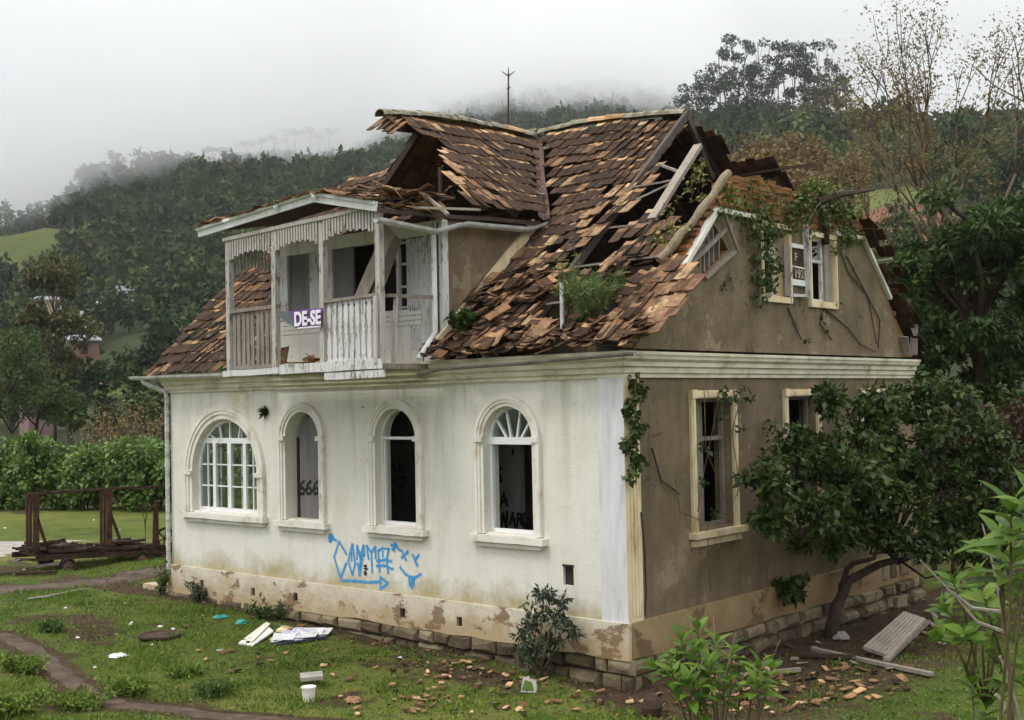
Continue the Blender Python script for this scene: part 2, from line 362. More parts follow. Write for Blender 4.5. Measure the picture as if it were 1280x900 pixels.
M['leafpine'] = leafmat('soft_pine_leaf', [(0., (.03, .05, .012)), (.5, (.055, .085, .018)), (1., (.1, .135, .03))])
M['leafhedge'] = leafmat('hedge_leaf', [(0., (.05, .095, .02)), (.5, (.11, .185, .036)), (1., (.2, .29, .075))])
M['leafdark2'] = leafmat('side_tree_leaf', [(0., (.013, .027, .007)), (.5, (.036, .062, .013)), (.85, (.085, .12, .028)), (1., (.16, .18, .055))], .5, .28)
M['leafgrey2'] = leafmat('sapling_leaf', [(0., (.02, .035, .018)), (.5, (.045, .065, .034)), (1., (.1, .125, .07))], .45, .4)
M['leafbroad'] = leafmat('broad_tree_leaf', [(0., (.014, .032, .008)), (.5, (.036, .07, .013)), (1., (.09, .13, .028))], .5, .28)
M['leafweed'] = leafmat('fresh_weed_leaf', [(0., (.04, .08, .016)), (.5, (.08, .14, .03)), (1., (.14, .21, .05))])
M['leafgrass'] = leafmat('short_grass', [(0., (.05, .08, .014)), (.45, (.105, .175, .024)), (.75, (.16, .235, .036)), (1., (.27, .25, .08))], .6, .2, .2)
# ------------------------------------------------------------------ THE HOUSE
KR = .877; EY, EZ = -.35, 3.75; RY = 4.95; RZ = EZ + (RY - EY) * KR
def zroof(y): return EZ + (min(y, 2 * RY - y) - EY) * KR
L0 = -11.12; W0 = 9.82; HW = 3.42
house = empty('abandoned_house', (-5.5, 4.9, -1.0), label='derelict white plastered house with a collapsing tiled roof and wooden balcony', cat='house')
part = lambda mb, name, mats, parent=house, **k: mb.build(name, mats, parent, **k)

def arch(xc, hw, z0, zs, n=18):
    return [(xc - hw, z0), (xc + hw, z0)] + [(xc + hw * math.cos(a), zs + hw * math.sin(a)) for a in [math.pi * i / n for i in range(n + 1)]]
def rect(x0, x1, z0, z1): return [(x0, z0), (x1, z0), (x1, z1), (x0, z1)]
# front windows: centre, half width of the opening, sill, spring, casing width
FW = [(-9.33, 1.03, 1.08, 1.84, .2), (-7.0, .46, 1.06, 2.52, .14), (-4.6, .48, 1.08, 2.53, .13), (-2.14, .49, 1.09, 2.53, .13)]
SWIN = [(1.77, 2.84, 1.12, 3.08), (4.6, 5.64, 1.12, 3.08), (7.45, 8.5, 1.12, 3.08)]
HOLE = rect(-1.13, -.94, .43, .71)
m = MB()
m.plate(rect(L0, 0, -.02, HW), [arch(*w[:4]) for w in FW] + [HOLE], lambda x, z: (x, 0, z), (0, .32, 0))
wf = part(m, 'wall', M['white'], label='long white front wall with arched openings')
m = MB(); m.plate(rect(.32, W0, -.02, HW), [rect(a, b, c, d) for a, b, c, d in SWIN], lambda y, z: (0, y, z), (-.32, 0, 0))
wsd = part(m, 'wall', M['grey'], label='bare grey brown side wall')
m = MB()   # left end wall with a wide glazed opening, and the rear wall
m.plate(rect(.322, W0, -.02, HW), [rect(.6, 2.7, .8, 3.1), rect(3.6, 5.4, .8, 3.1)], lambda y, z: (L0 + .002, y, z), (.3, 0, 0))
for y in (.62, 1.12, 1.64, 2.16, 2.68): m.bb((L0 + .1, y - .035, .8), (L0 + .16, y + .035, 3.1), 1)
for z in (.83, 1.6, 2.3, 3.07): m.bb((L0 + .115, .6, z - .025), (L0 + .15, 2.7, z + .025), 1)
part(m, 'wall', [M['white'], M['frame']], label='white end wall')
m = MB(); m.plate(rect(L0 + .302, -.322, -.02, HW), [rect(-9.6, -8.2, .9, 2.9)], lambda x, z: (x, W0 - .002, z), (0, -.3, 0))
part(m, 'wall', M['white'], label='rear wall')
# rooms
m = MB(); m.bb((L0 + .31, .33, -.1), (-.33, W0 - .33, -.04)); part(m, 'floor_boards', M['wdark'])
m = MB(); m.bb((L0 + .31, .33, 3.46), (-.33, W0 - .33, 3.56)); part(m, 'attic_floor', M['wdark'])
for a_, b_ in (((-7.86, .33, -.03), (-7.74, 5.6, 3.45)), ((-7.4, .33, -.03), (-7.28, 5.6, 3.45)), ((-4.05, .33, -.03), (-3.93, 4.6, 3.45)), ((-10.8, 5.62, -.03), (-8.9, 5.74, 3.45))):
    m = MB(); m.bb(a_, b_); part(m, 'inner_wall', M['room'])
m = MB(); m.bb((-7.27, 1.5, -.03), (-4.06, 1.62, 3.45)); part(m, 'inner_wall', M['room2'])
m = MB(); m.bb((-3.92, 1.3, -.03), (-3.06, 1.42, 3.45)); part(m, 'inner_wall', M['room'])
# corner pilasters
m = MB(); m.bb((-.42, -.035, .0), (.03, -.002, HW - .03)); part(m, 'pilaster', M['lav'], wf)
m = MB()
m.bb((.002, -.034, .0), (.034, .335, HW - .03))
for y in (.07, .15, .23): m.bb((.034, y, .06), (.044, y + .035, HW - .1))
part(m, 'pilaster', M['cream'], wsd)
# plinth with vent holes
def plinth(mp, a, b, holes, dv, mat, ztop, zb):
    m = MB(); n = 26
    top = [(a + (b - a) * i / n, ztop) for i in range(n + 1)]; bot = [(a + (b - a) * i / n, zb(i / n) + rnd.uniform(-.025, .025)) for i in range(n, -1, -1)]
    m.plate(bot[::-1][:1] + bot[::-1][1:] + top[::-1], holes, mp, dv); return m
vents = [front(*p) for p in ((256, 729), (320, 739), (373, 745), (507, 765), (578, 776))]
vh = [rect(v.x - .06, v.x + .06, v.z - .08, v.z + .07) for v in vents]
m = plinth(lambda x, z: (x, -.07, z), L0 - .05, .06, vh, (0, .068, 0), None, 0, lambda t: -.92 + .42 * sstep(0, .45, t))
pl = part(m, 'plinth', M['plinth'])
for v in vents: m = MB(); m.bb((v.x - .062, -.014, v.z - .082), (v.x + .062, -.006, v.z + .072)); part(m, 'vent_shade_panel', M['dark'], pl)  # flat dark panels painted as the shade inside the vents
m = MB(); m.bb((-1.17, .05, .4), (-.9, .06, .75)); m.bb((-1.14, -.012, .7), (-.93, .05, .73)); part(m, 'vent_shade_panel', M['dark'], wf)  # dark panel stands in for the shade inside the wall hole
vs_ = [side(*p) for p in ((976, 752), (1045, 733))]
m = plinth(lambda y, z: (.07, y, z), .0, W0 + .05, [rect(v.y - .06, v.y + .06, v.z - .08, v.z + .08) for v in vs_], (-.068, 0, 0), None, -.001, lambda t: -.5)
pl2 = part(m, 'plinth', M['plinth_side'])
for v in vs_: m = MB(); m.bb((.006, v.y - .062, v.z - .082), (.014, v.y + .062, v.z + .082)); part(m, 'vent_shade_panel', M['dark'], pl2)  # side vents get the same panels with the shade painted in
# foundation stones
def stones(m, mp, a, b, rows, out):
    for z0, z1 in rows:
        x = a
        while x < b - .05:
            w = min(rnd.uniform(.2, .62), b - x)
            if b - x - w < .2: w = b - x
            g = .012; e = .045; d = out + rnd.uniform(-.06, .05)
            j = lambda s=.04: rnd.uniform(-s, s)
            back = [(x, z0), (x + w, z0), (x + w, z1), (x, z1)]; g = .012 + rnd.random() * .02; e = .05 + rnd.random() * .04
            mid = [(x + g, z0 + g), (x + w - g, z0 + g), (x + w - g, z1 - g), (x + g, z1 - g)]
            fr = [(x + e + j(), z0 + e + j()), (x + w - e + j(), z0 + e + j()), (x + w - e + j(), z1 - e + j()), (x + e + j(), z1 - e + j())]
            V = [mp(p[0], p[1], -.02) for p in back] + [mp(p[0], p[1], d * .55) for p in mid] + [mp(p[0], p[1], d) for p in fr]
            F = [(8, 9, 10, 11)]
            for k in (0, 4):
                for i in range(4): F.append((k + i, k + (i + 1) % 4, k + 4 + (i + 1) % 4, k + 4 + i))
            m.add(V, F, 0, rnd.random()); x += w
m = MB(); stones(m, lambda x, z, d: (x, -d, z), L0 - .05, .1, [(-.72, -.5), (-.98, -.72), (-1.25, -.98)], .12)
part(m, 'foundation', M['stone'])
m = MB(); stones(m, lambda y, z, d: (d, y, z), .0, W0 + .1, [(-.74, -.5), (-.97, -.74), (-1.25, -.97)], .13)
stones(m, lambda y, z, d: (d * .6, y, z), 7.3, W0, [(-.45, -.02)], .16)
part(m, 'foundation', M['stone'])
# cornice: one moulded band round the front and the side
prof = [(0, 3.39), (.04, 3.39), (.04, 3.44), (.07, 3.46), (.07, 3.53), (.11, 3.55), (.11, 3.61), (.16, 3.65), (.17, 3.71), (.19, 3.71), (.19, 3.755), (0, 3.765)]
m = MB(); N = len(prof)
for path in (lambda o: (L0 - .1 - o * .5, -.002 - o), lambda o: (o, -.002 - o), lambda o: (o, W0 - .12 + o * .3)): m.v += [(*path(o), z) for o, z in prof]
for k in (0, N):
    for i in range(N): m.f.append((k + i, k + (i + 1) % N, k + N + (i + 1) % N, k + N + i)); m.mi.append(0); m.t.append(.5)
m.f.append(tuple(range(N))); m.mi.append(0); m.t.append(.5)
part(m, 'cornice', [M['cornice']])
# ------------------------------------------------------------------ arched windows in the front
def ring(m, A, B, y0, y1, mi=0):
    """solid band between two open outlines of equal length in the xz plane"""
    n = len(A); V = [(p[0], y0, p[1]) for p in A] + [(p[0], y0, p[1]) for p in B] + [(p[0], y1, p[1]) for p in A] + [(p[0], y1, p[1]) for p in B]
    F = []
    for i in range(n - 1):
        F += [(i, i + 1, n + i + 1, n + i), (2 * n + i, 3 * n + i, 3 * n + i + 1, 2 * n + i + 1), (i, 2 * n + i, 2 * n + i + 1, i + 1), (n + i, n + i + 1, 3 * n + i + 1, 3 * n + i)]
    F += [(0, n, 3 * n, 2 * n), (n - 1, 3 * n - 1, 4 * n - 1, 2 * n - 1)]
    m.add(V, F, mi)
def outline(xc, hw, z0, zs, n=20):
    return [(xc - hw, z0)] + [(xc - hw * math.cos(math.pi * i / n), zs + hw * math.sin(math.pi * i / n)) for i in range(n + 1)] + [(xc + hw, z0)]
wins = []
for i, (xc, hw, z0, zs, cw) in enumerate(FW):
    m = MB()
    ring(m, outline(xc, hw + cw * .45, z0, zs), outline(xc, hw - .001, z0, zs), -.035, .0)
    ring(m, outline(xc, hw + cw, z0, zs), outline(xc, hw + cw * .45, z0, zs), -.06, .0)
    ring(m, outline(xc, hw + cw + .03, z0, zs), outline(xc, hw + cw * .8, z0, zs), -.075, .0)
    for s in (-1, 1): m.bb((xc + s * (hw + cw * .5) - cw * .62, -.09, zs - .05), (xc + s * (hw + cw * .5) + cw * .62, -.002, zs + .03))
    w = part(m, 'window', M['trim'], house, label=['wide arched window with white glazing bars', 'narrow arched window closed by a grey board', 'narrow arched window with bare opening and transom', 'narrow arched window with fan shaped top light'][i])
    wins.append(w)
    s = MB(); e = .12 if i else .1
    s.beam((xc - hw - cw - e, -.055, z0 - .06), (xc + hw + cw + e, -.055, z0 - .06), .17, .1, seg=9, wob=.004); s.beam((xc - hw - cw - .02, -.03, z0 - .155), (xc + hw + cw + .02, -.03, z0 - .155), .09, .06)
    s.bb((xc - hw, .02, z0 - .005), (xc + hw, .3, z0 + .02))
    part(s, 'sill', M['trim'], w)
def bar(m, x0, z0, x1, z1, y=.14, w=.03, d=.04, mi=0): m.beam((x0, y, z0), (x1, y, z1), d, w, up=(0, 1, 0) if abs(x1 - x0) < 1e-6 else (0, 0, 1), mi=mi) if abs(x1 - x0) >= 1e-6 else m.beam((x0, y, z0), (x1, y, z1), w, d, up=(0, 1, 0), mi=mi)
# wide window: four casements and a fan above
xc, hw, z0, zs, cw = FW[0]; m = MB(); zt = 2.4
ring(m, outline(xc, hw - .002, z0 + .02, zs), outline(xc, hw - .07, z0 + .02, zs), .11, .18)
m.bb((xc - hw + .07, .105, zt), (xc + hw - .07, .185, zt + .1)); m.bb((xc - hw + .07, .107, z0 + .02), (xc + hw - .07, .183, z0 + .09))
sa = [xc - hw + .07 + k * (2 * hw - .14) / 4 for k in range(5)]
for k, x in enumerate(sa):
    if 0 < k < 4: m.bb((x - (.055 if k == 2 else .045), .1, z0 + .09), (x + (.055 if k == 2 else .045), .17, zt))
for k in range(4):
    x0, x1 = sa[k] + .045, sa[k + 1] - .045
    for q in (1, 2): bar(m, x0, z0 + .09 + q * (zt - z0 - .09) / 3, x1, z0 + .09 + q * (zt - z0 - .09) / 3, w=.024)
    if k in (0, 3): bar(m, (x0 + x1) / 2, z0 + .09, (x0 + x1) / 2, zt, w=.024)
for a_, b_ in ((-.52, -.64), (-.27, -.34), (0, 0), (.27, .34), (.52, .64)): bar(m, xc + a_, zt + .1, xc + b_, zs + math.sqrt((hw - .06) ** 2 - b_ * b_), w=.026)
fr = part(m, 'frame', M['frame'], wins[0])
m = MB(); o = outline(xc, hw - .075, z0 + .09, zs); m.plate(o, [], lambda x, z: (x, .142, z), (0, .004, 0)); part(m, 'pane', M['glass'], wins[0])
# board with painted sixes
xc, hw, z0, zs, cw = FW[1]; m = MB()
m.plate(outline(xc + .06, hw - .065, z0, zs - .02), [], lambda x, z: (x, .2, z), (0, .03, 0)); bd = part(m, 'board', M['panel'], wins[1])
m = MB(); m.beam((xc - hw + .03, .25, z0), (xc - hw + .03, .25, zs), .05, .05); part(m, 'frame', M['wdark'], wins[1])
# window with bare transom
xc, hw, z0, zs, cw = FW[2]; m = MB()
ring(m, outline(xc, hw - .002, z0 + .02, zs), outline(xc, hw - .035, z0 + .02, zs), .12, .18); m.bb((xc - hw, .11, zs - .03), (xc + hw, .19, zs + .015)); m.bb((xc - hw + .03, .12, z0 + .02), (xc + hw - .03, .18, z0 + .07))
m.bb((xc - hw + .06, .12, z0 + .07), (xc - hw + .085, .17, zs - .03))
part(m, 'frame', M['frame'], wins[2])
# window with a fan light
xc, hw, z0, zs, cw = FW[3]; m = MB()
ring(m, outline(xc, hw - .002, z0 + .02, zs), outline(xc, hw - .045, z0 + .02, zs), .12, .19); m.bb((xc - hw, .1, zs - .09), (xc + hw, .2, zs + .02)); m.bb((xc - hw + .04, .12, z0 + .02), (xc + hw - .04, .18, z0 + .07))
for a in (40, 72, 108, 140): bar(m, xc + .2 * math.cos(R_(a)), zs + .02, xc + (hw - .03) * math.cos(R_(a)), zs + (hw - .03) * math.sin(R_(a)), w=.03)
part(m, 'frame', M['frame'], wins[3])
m = MB(); m.plate([p for p in outline(xc, hw - .05, zs + .02, zs)], [], lambda x, z: (x, .155, z), (0, .004, 0)); part(m, 'pane', M['glass'], wins[3])

# ------------------------------------------------------------------ side windows
for i, (a, b, c, d) in enumerate(SWIN):
    m = MB(); w = .12
    for y0, y1, z0, z1 in ((a - w, a, c - .06, d + w), (b, b + w, c - .06, d + w), (a, b, d, d + w)):
        m.bb((.0, y0, z0), (.05, y1, z1)); m.bb((.05, y0 + (.03 if y1 - y0 < .5 else 0), z0 + .02), (.065, y1 - (.03 if y1 - y0 < .5 else 0), z1 - .03))
    for y in (a - w / 2, b + w / 2): m.bb((.05, y - .07, d + .0), (.085, y + .07, d + .13))
    w_ = part(m, 'window', M['cream'], house, label=['cream framed side window near the corner', 'cream framed side window half hidden by the tree', 'cream framed side window behind the tree'][i])
    s = MB(); s.beam((.06, a - .2, c - .08), (.06, b + .2, c - .08), .16, .09, seg=6, wob=.004); s.beam((.035, a - .14, c - .2), (.035, b + .14, c - .2), .07, .09); part(s, 'sill', M['cream'], w_)
    s = MB()
    for y in (a + .03, b - .03, (a + b) / 2 - .2): s.bb((-.2, y - .03, c), (-.14, y + .03, d))
    for z in (c + .03, d - .03, d - .62): s.bb((-.198, a, z - .03), (-.142, b, z + .03))
    part(s, 'frame', M['wgrey'], w_)
    s = MB(); s.bb((-.3, a, c), (-.27, a + .62 * (b - a), d)); part(s, 'shutter', M['wgrey'] if i == 0 else M['dark'], w_)
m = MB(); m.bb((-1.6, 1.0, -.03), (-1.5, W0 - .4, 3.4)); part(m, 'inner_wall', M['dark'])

# ------------------------------------------------------------------ brick gable with its plaster field
UW = [(3.88, 4.72, 4.74, 5.88), (5.52, 6.4, 4.72, 5.86)]
TRI = [(2.46, 5.76), (1.86, 5.14), (2.12, 4.95), (2.86, 5.4)]
gout = [(.0, 3.81), (W0, 3.81), (W0 - .1, 3.95), (9.0, 4.62), (8.45, 5.2), (7.85, 6.0), (7.6, 6.42), (7.3, 6.36), (7.0, 6.55), (6.3, 6.52), (5.9, 6.6), (5.0, 6.58), (4.4, 6.64), (3.6, 6.6), (3.1, 6.52), (2.5, 6.0), (1.2, 4.86), (.4, 4.1)]
m = MB(); m.plate(gout, [rect(*w) for w in UW] + [TRI], lambda y, z: (-.003, y, z), (-.24, 0, 0)); gable = part(m, 'gable_wall', M['brick'])
top_ = [g for g in gout if g[1] > 4.05]; m = MB()
for (y1, z1), (y0, z0) in zip(top_, top_[1:]):
    L_ = math.hypot(y1 - y0, z1 - z0); n_ = max(1, int(L_ / .13))
    for q in range(n_):
        if rnd.random() < .25: continue
        t_ = (q + rnd.random() * .6) / n_; y_, z_ = y0 + (y1 - y0) * t_, z0 + (z1 - z0) * t_
        m.box((-.12 + rnd.uniform(-.03, .05), y_, z_ + rnd.uniform(-.05, .05)), (rnd.uniform(.2, .25), rnd.uniform(.12, .24), .08), Matrix.Rotation(rnd.gauss(0, .12), 3, 'X') @ Matrix.Rotation(rnd.gauss(0, .15), 3, 'Z'))
for q in range(46):
    y_ = rnd.uniform(3.0, 7.5); z_ = 6.02 + .095 * rnd.randint(0, 5); m.box((rnd.uniform(.0, .012), y_, z_ + .045), (.03, .235, .08))
part(m, 'broken_bricks', M['brick'], gable)
field = [(.25, 3.801), (9.25, 3.801), (9.05, 4.3), (8.66, 4.95), (7.6, 5.99), (2.5, 5.95), (1.6, 5.07), (.55, 4.05)]
m = MB(); m.plate(field, [rect(*w) for w in UW] + [TRI], lambda y, z: (.024, y, z), (-.026, 0, 0)); part(m, 'plaster_panel', M['grey'], gable)
for (a, b) in (((1.5, 5.0), (2.5, 5.99)), ((2.5, 5.99), (3.86, 5.99)), ((6.45, 5.99), (7.62, 5.99)), ((7.62, 5.99), (8.72, 4.93))):
    m = MB(); m.beam((.04, a[0], a[1]), (.04, b[0], b[1]), .07, .11, up=(1, 0, 0), seg=4, wob=.004); part(m, 'rake_trim', M['trim'], gable)
m = MB()
m.beam((.05, 1.6, 5.02), (.05, 2.9, 5.8), .05, .07, up=(1, 0, 0)); m.beam((.06, 2.1, 4.9), (.06, 3.0, 5.4), .05, .08, up=(1, 0, 0)); m.beam((.1, 2.6, 5.98), (.1, 3.02, 5.37), .03, .05, up=(1, 0, 0))
for k, y in enumerate((1.93, 2.05, 2.18, 2.31, 2.44, 2.6)):
    zb = 4.98 + .6 * max(0, y - 2.1); m.beam((-.03, y, zb - .02), (-.03 + (.02 if k % 2 else 0), y + rnd.uniform(-.02, .02), min(5.7, 5.2 + (y - 1.9) * .95)), .03, .075, up=(1, 0, 0))
part(m, 'hatch_slats', M['wgrey'], gable)
for i, (a, b, c, d) in enumerate(UW):
    m = MB(); w = .085
    for y0, y1, z0, z1 in ((a - w, a, c - .1, d + .08), (b, b + w, c - .1, d + .08), (a, b, d, d + .08), (a, b, c - .1, c)): m.bb((.025, y0, z0), (.075, y1, z1))
    m.bb((-.25, b - .02, c), (.02, b - .001, d)); m.bb((-.25, a + .001, c), (.02, a + .02, d)); m.bb((-.25, a + .02, d - .02), (.02, b - .02, d - .001)); m.bb((-.25, a + .02, c + .001), (.02, b - .02, c + .02))
    for y0, y1 in ((a - w + .02, a - .02), (b + .02, b + w - .02)): m.bb((.075, y0, c - .08), (.09, y1, d + .06))
    w_ = part(m, 'window', M['cream'], house, label=['upper gable window overgrown by a creeper', 'upper gable window with a bluish pane'][i])
    s = MB(); y1 = a + .46 * (b - a) if i == 0 else a + .6 * (b - a)
    for y in (a + .04, y1): s.bb((-.06, y - .03, c), (-.01, y + .03, d))
    for z in (c + .03, d - .04, (c + d) / 2 + .15): s.bb((-.058, a, z - .025), (-.012, y1, z + .025))
    part(s, 'frame', M['wwhite'], w_)
    s = MB(); s.bb((-.045, a + .05, (c + d) / 2 + .16), (-.04, y1 - .03, d - .06)); part(s, 'pane', M['glass'], w_)
    s = MB()
    if i == 0: s.beam((.03, b - .12, c + .06), (.2, b - .03, (c + d) / 2), .02, .02); s.bb((.05, b - .2, c + .02), (.09, b - .01, d - .25))
    else: s.bb((-.03, b - .3, c + .02), (.02, b - .02, d - .02))
    part(s, 'shutter', M['wpale'] if i else M['wgrey'], w_)
m = MB()
m.bb((.02, 4.84, 5.1), (.05, 5.42, 5.6)); pq = part(m, 'date_plaque', M['wdark'], gable)
m = MB(); m.bb((.026, 4.82, 5.6), (.075, 5.44, 5.67)); m.bb((.026, 4.82, 4.96), (.075, 5.44, 5.06)); m.beam((.065, 4.84, 5.28), (.065, 5.42, 5.26), .02, .025); part(m, 'plaque_border', M['frame'], pq)
def text(body, size, loc, rot, mat, parent, name, ext=.004, off=0., align='CENTER'):
    c = bpy.data.curves.new('lettering', 'FONT'); c.body = body; c.size = size; c.extrude = ext; c.offset = off; c.align_x = align; c.align_y = 'CENTER'
    tmp = bpy.data.objects.new('lettering_tmp', c); COL.objects.link(tmp); dg = bpy.context.evaluated_depsgraph_get()
    me = bpy.data.meshes.new_from_object(tmp.evaluated_get(dg)); bpy.data.objects.remove(tmp); me.name = name
    me.transform(Matrix.Translation(Vector(loc) - wloc(parent)) @ rot); me.materials.clear(); me.materials.append(mat)
    o = bpy.data.objects.new(name, me); COL.objects.link(o); o.parent = parent; return o
RS = Matrix(((0, 0, 1, 0), (1, 0, 0, 0), (0, 1, 0, 0), (0, 0, 0, 1)))      # faces +x
RF = Matrix(((1, 0, 0, 0), (0, 0, -1, 0), (0, 1, 0, 0), (0, 0, 0, 1)))     # faces -y
text('F', .2, (.054, 4.99, 5.44), RS, M['bcream0'], pq, 'lettering', off=.001); text('1928', .22, (.054, 5.14, 5.16), RS, M['bcream0'], pq, 'lettering', off=.001)
m = MB(); m.plate([(1.75, 3.9), (8.2, 3.9), (8.2, 4.9), (6.9, 6.1), (3.2, 6.1), (1.75, 4.95)], [], lambda y, z: (-.6, y, z), (.04, 0, 0)); part(m, 'attic_dark_screen', M['dark'])  # dark board added so the upper windows and hatch look unlit inside
m = MB(); m.beam((.12, 5.28, 4.75), (.1, 5.26, 6.02), .03, .1, up=(1, 0, 0)); m.beam((.08, 4.7, 4.78), (.09, 5.3, 4.8), .03, .05); part(m, 'loose_batten', M['wwhite'], gable)

# ------------------------------------------------------------------ painted writing on the wall
def strokes(m, S, mp, w, thick=.006):
    """brush strokes: flat ribbons with rounded joints, mp maps the 2-d stroke to the surface, offset k lifts it"""
    for k, st in enumerate(S):
        P = [Vector((p[0], p[1])) for p in st]
        for i in range(len(P) - 1):
            d = P[i + 1] - P[i]
            if d.length < 1e-5: continue
            d.normalize(); n = Vector((-d.y, d.x)) * (w / 2) * rnd.uniform(.8, 1.15); e = d * w * .3; z = .001 + .0004 * ((k * 7 + i) % 9)
            q = [P[i] - e - n, P[i + 1] + e - n, P[i + 1] + e + n, P[i] - e + n]
            m.add([mp(a.x, a.y, z) for a in q], [(0, 1, 2, 3)])
def from_crop(S, x0, y0, k, surf): return [[surf(x0 + px / k, y0 + py / k) for px, py in s] for s in S]
G = [[(215, 240), (160, 420), (232, 650), (297, 485)], [(215, 240), (300, 385)], [(365, 270), (318, 460), (365, 615), (398, 490), (365, 270)], [(355, 360), (357, 460)],
     [(418, 290), (418, 440)], [(418, 290), (458, 430), (445, 620), (428, 490)], [(445, 620), (478, 440), (488, 290), (500, 400)], [(460, 400), (490, 285)],
     [(525, 290), (548, 440)], [(525, 290), (580, 370), (588, 590)], [(580, 370), (622, 300), (628, 430)], [(655, 345), (672, 580)], [(655, 345), (700, 318), (778, 325), (750, 440), (768, 600)],
     [(706, 350), (708, 415)], [(640, 462), (720, 448), (806, 466)], [(636, 515), (720, 510), (822, 553)], [(240, 680), (390, 685), (560, 702), (680, 692)], [(680, 645), (680, 780), (765, 712), (680, 645)],
     [(915, 340), (972, 455)], [(992, 352), (920, 425)], [(1045, 390), (1096, 515)], [(1115, 392), (1075, 440)], [(900, 530), (960, 605), (1010, 640), (1070, 648), (1138, 605)], [(1003, 640), (1012, 730), (1036, 765), (1056, 720), (1056, 650)], [(1038, 660), (1036, 720)],
     [(118, 160), (124, 245)], [(96, 200), (150, 190)], [(105, 170), (140, 222)], [(140, 168), (110, 240)], [(135, 190), (185, 235)], [(836, 255), (836, 350)], [(800, 280), (865, 300)], [(812, 330), (862, 270)], [(845, 280), (900, 342)]]
fs = lambda px, py: (lambda v: (v.x, v.z))(front(px, py))
m = MB(); strokes(m, from_crop(G, 400, 650, 9., fs), lambda x, z, k: (x + .004, -.0005 - k * .3, z - .003), .072); part(m, 'graffiti_overspray', M['blueover'], wf)
m = MB(); strokes(m, from_crop(G, 400, 650, 9., fs), lambda x, z, k: (x, -.003 - k, z), .037); part(m, 'graffiti', M['blue'], wf, label='light blue sprayed tag with an arrow and a winking face')
m = MB(); strokes(m, from_crop([[(515, 510), (518, 620)], [(500, 515), (528, 512)], [(502, 545), (540, 550)], [(500, 580), (530, 600), (500, 605)]], 400, 650, 9., fs), lambda x, z, k: (x, -.009 - k, z), .03); part(m, 'graffiti', M['black'], wf, label='small black scribble')
b34 = lambda px, py: (lambda v: (v.x, v.z))(front(px, py, .198))
six = [[(.75, .05), (.3, .35), (.1, .75), (.3, 1.), (.7, .98), (.85, .75), (.6, .55), (.25, .62)]]
m = MB()
for x0 in (543, 567, 592): strokes(m, from_crop([[(x0 + a * 26, 394 + b * 48) for a, b in six[0]]], 180, 460, 2.811, b34), lambda x, z, k: (x, .196 - k, z), .05)
part(m, 'lettering', M['black'], bd)
b225 = lambda px, py: (lambda v: (v.x, v.z))(front(px, py, 1.3))
T4 = [[(150, 385), (150, 520)], [(140, 388), (158, 410), (142, 440)], [(180, 510), (205, 390), (240, 500)], [(188, 465), (235, 462)], [(150, 565), (175, 600), (170, 650), (150, 670)], [(190, 690), (200, 570)], [(200, 570), (232, 690)], [(232, 690), (236, 550)],
      [(262, 660), (285, 560), (308, 690)], [(268, 625), (305, 620)], [(325, 675), (330, 570)], [(330, 570), (365, 575), (345, 615), (328, 620)], [(345, 615), (362, 660)], [(390, 560), (415, 600), (408, 660), (380, 665), (362, 610), (390, 560)], [(140, 215), (190, 170)], [(165, 215), (190, 285), (145, 300)], [(290, 15), (282, 55)]]
m = MB(); strokes(m, from_crop(T4, 600, 560, 6.922, b225), lambda x, z, k: (x, 1.296 - k, z), .05); part(m, 'graffiti', M['black'], house, label='black lettering on the inner wall')
b23 = lambda px, py: (lambda v: (v.x, v.z))(front(px, py, 1.5))
T3 = [[(250, 355), (360, 355), (310, 475), (250, 355)], [(200, 380), (200, 440)], [(200, 380), (250, 380)], [(190, 520), (210, 570), (245, 490)], [(215, 570), (205, 640)], [(210, 280), (240, 220), (260, 300)], [(290, 300), (300, 210), (330, 300)]]
m = MB(); strokes(m, from_crop(T3, 460, 550, 7.5, b23), lambda x, z, k: (x, 1.496 - k, z), .05); part(m, 'graffiti', M['black'], house, label='black scrawl on the dark inner wall')
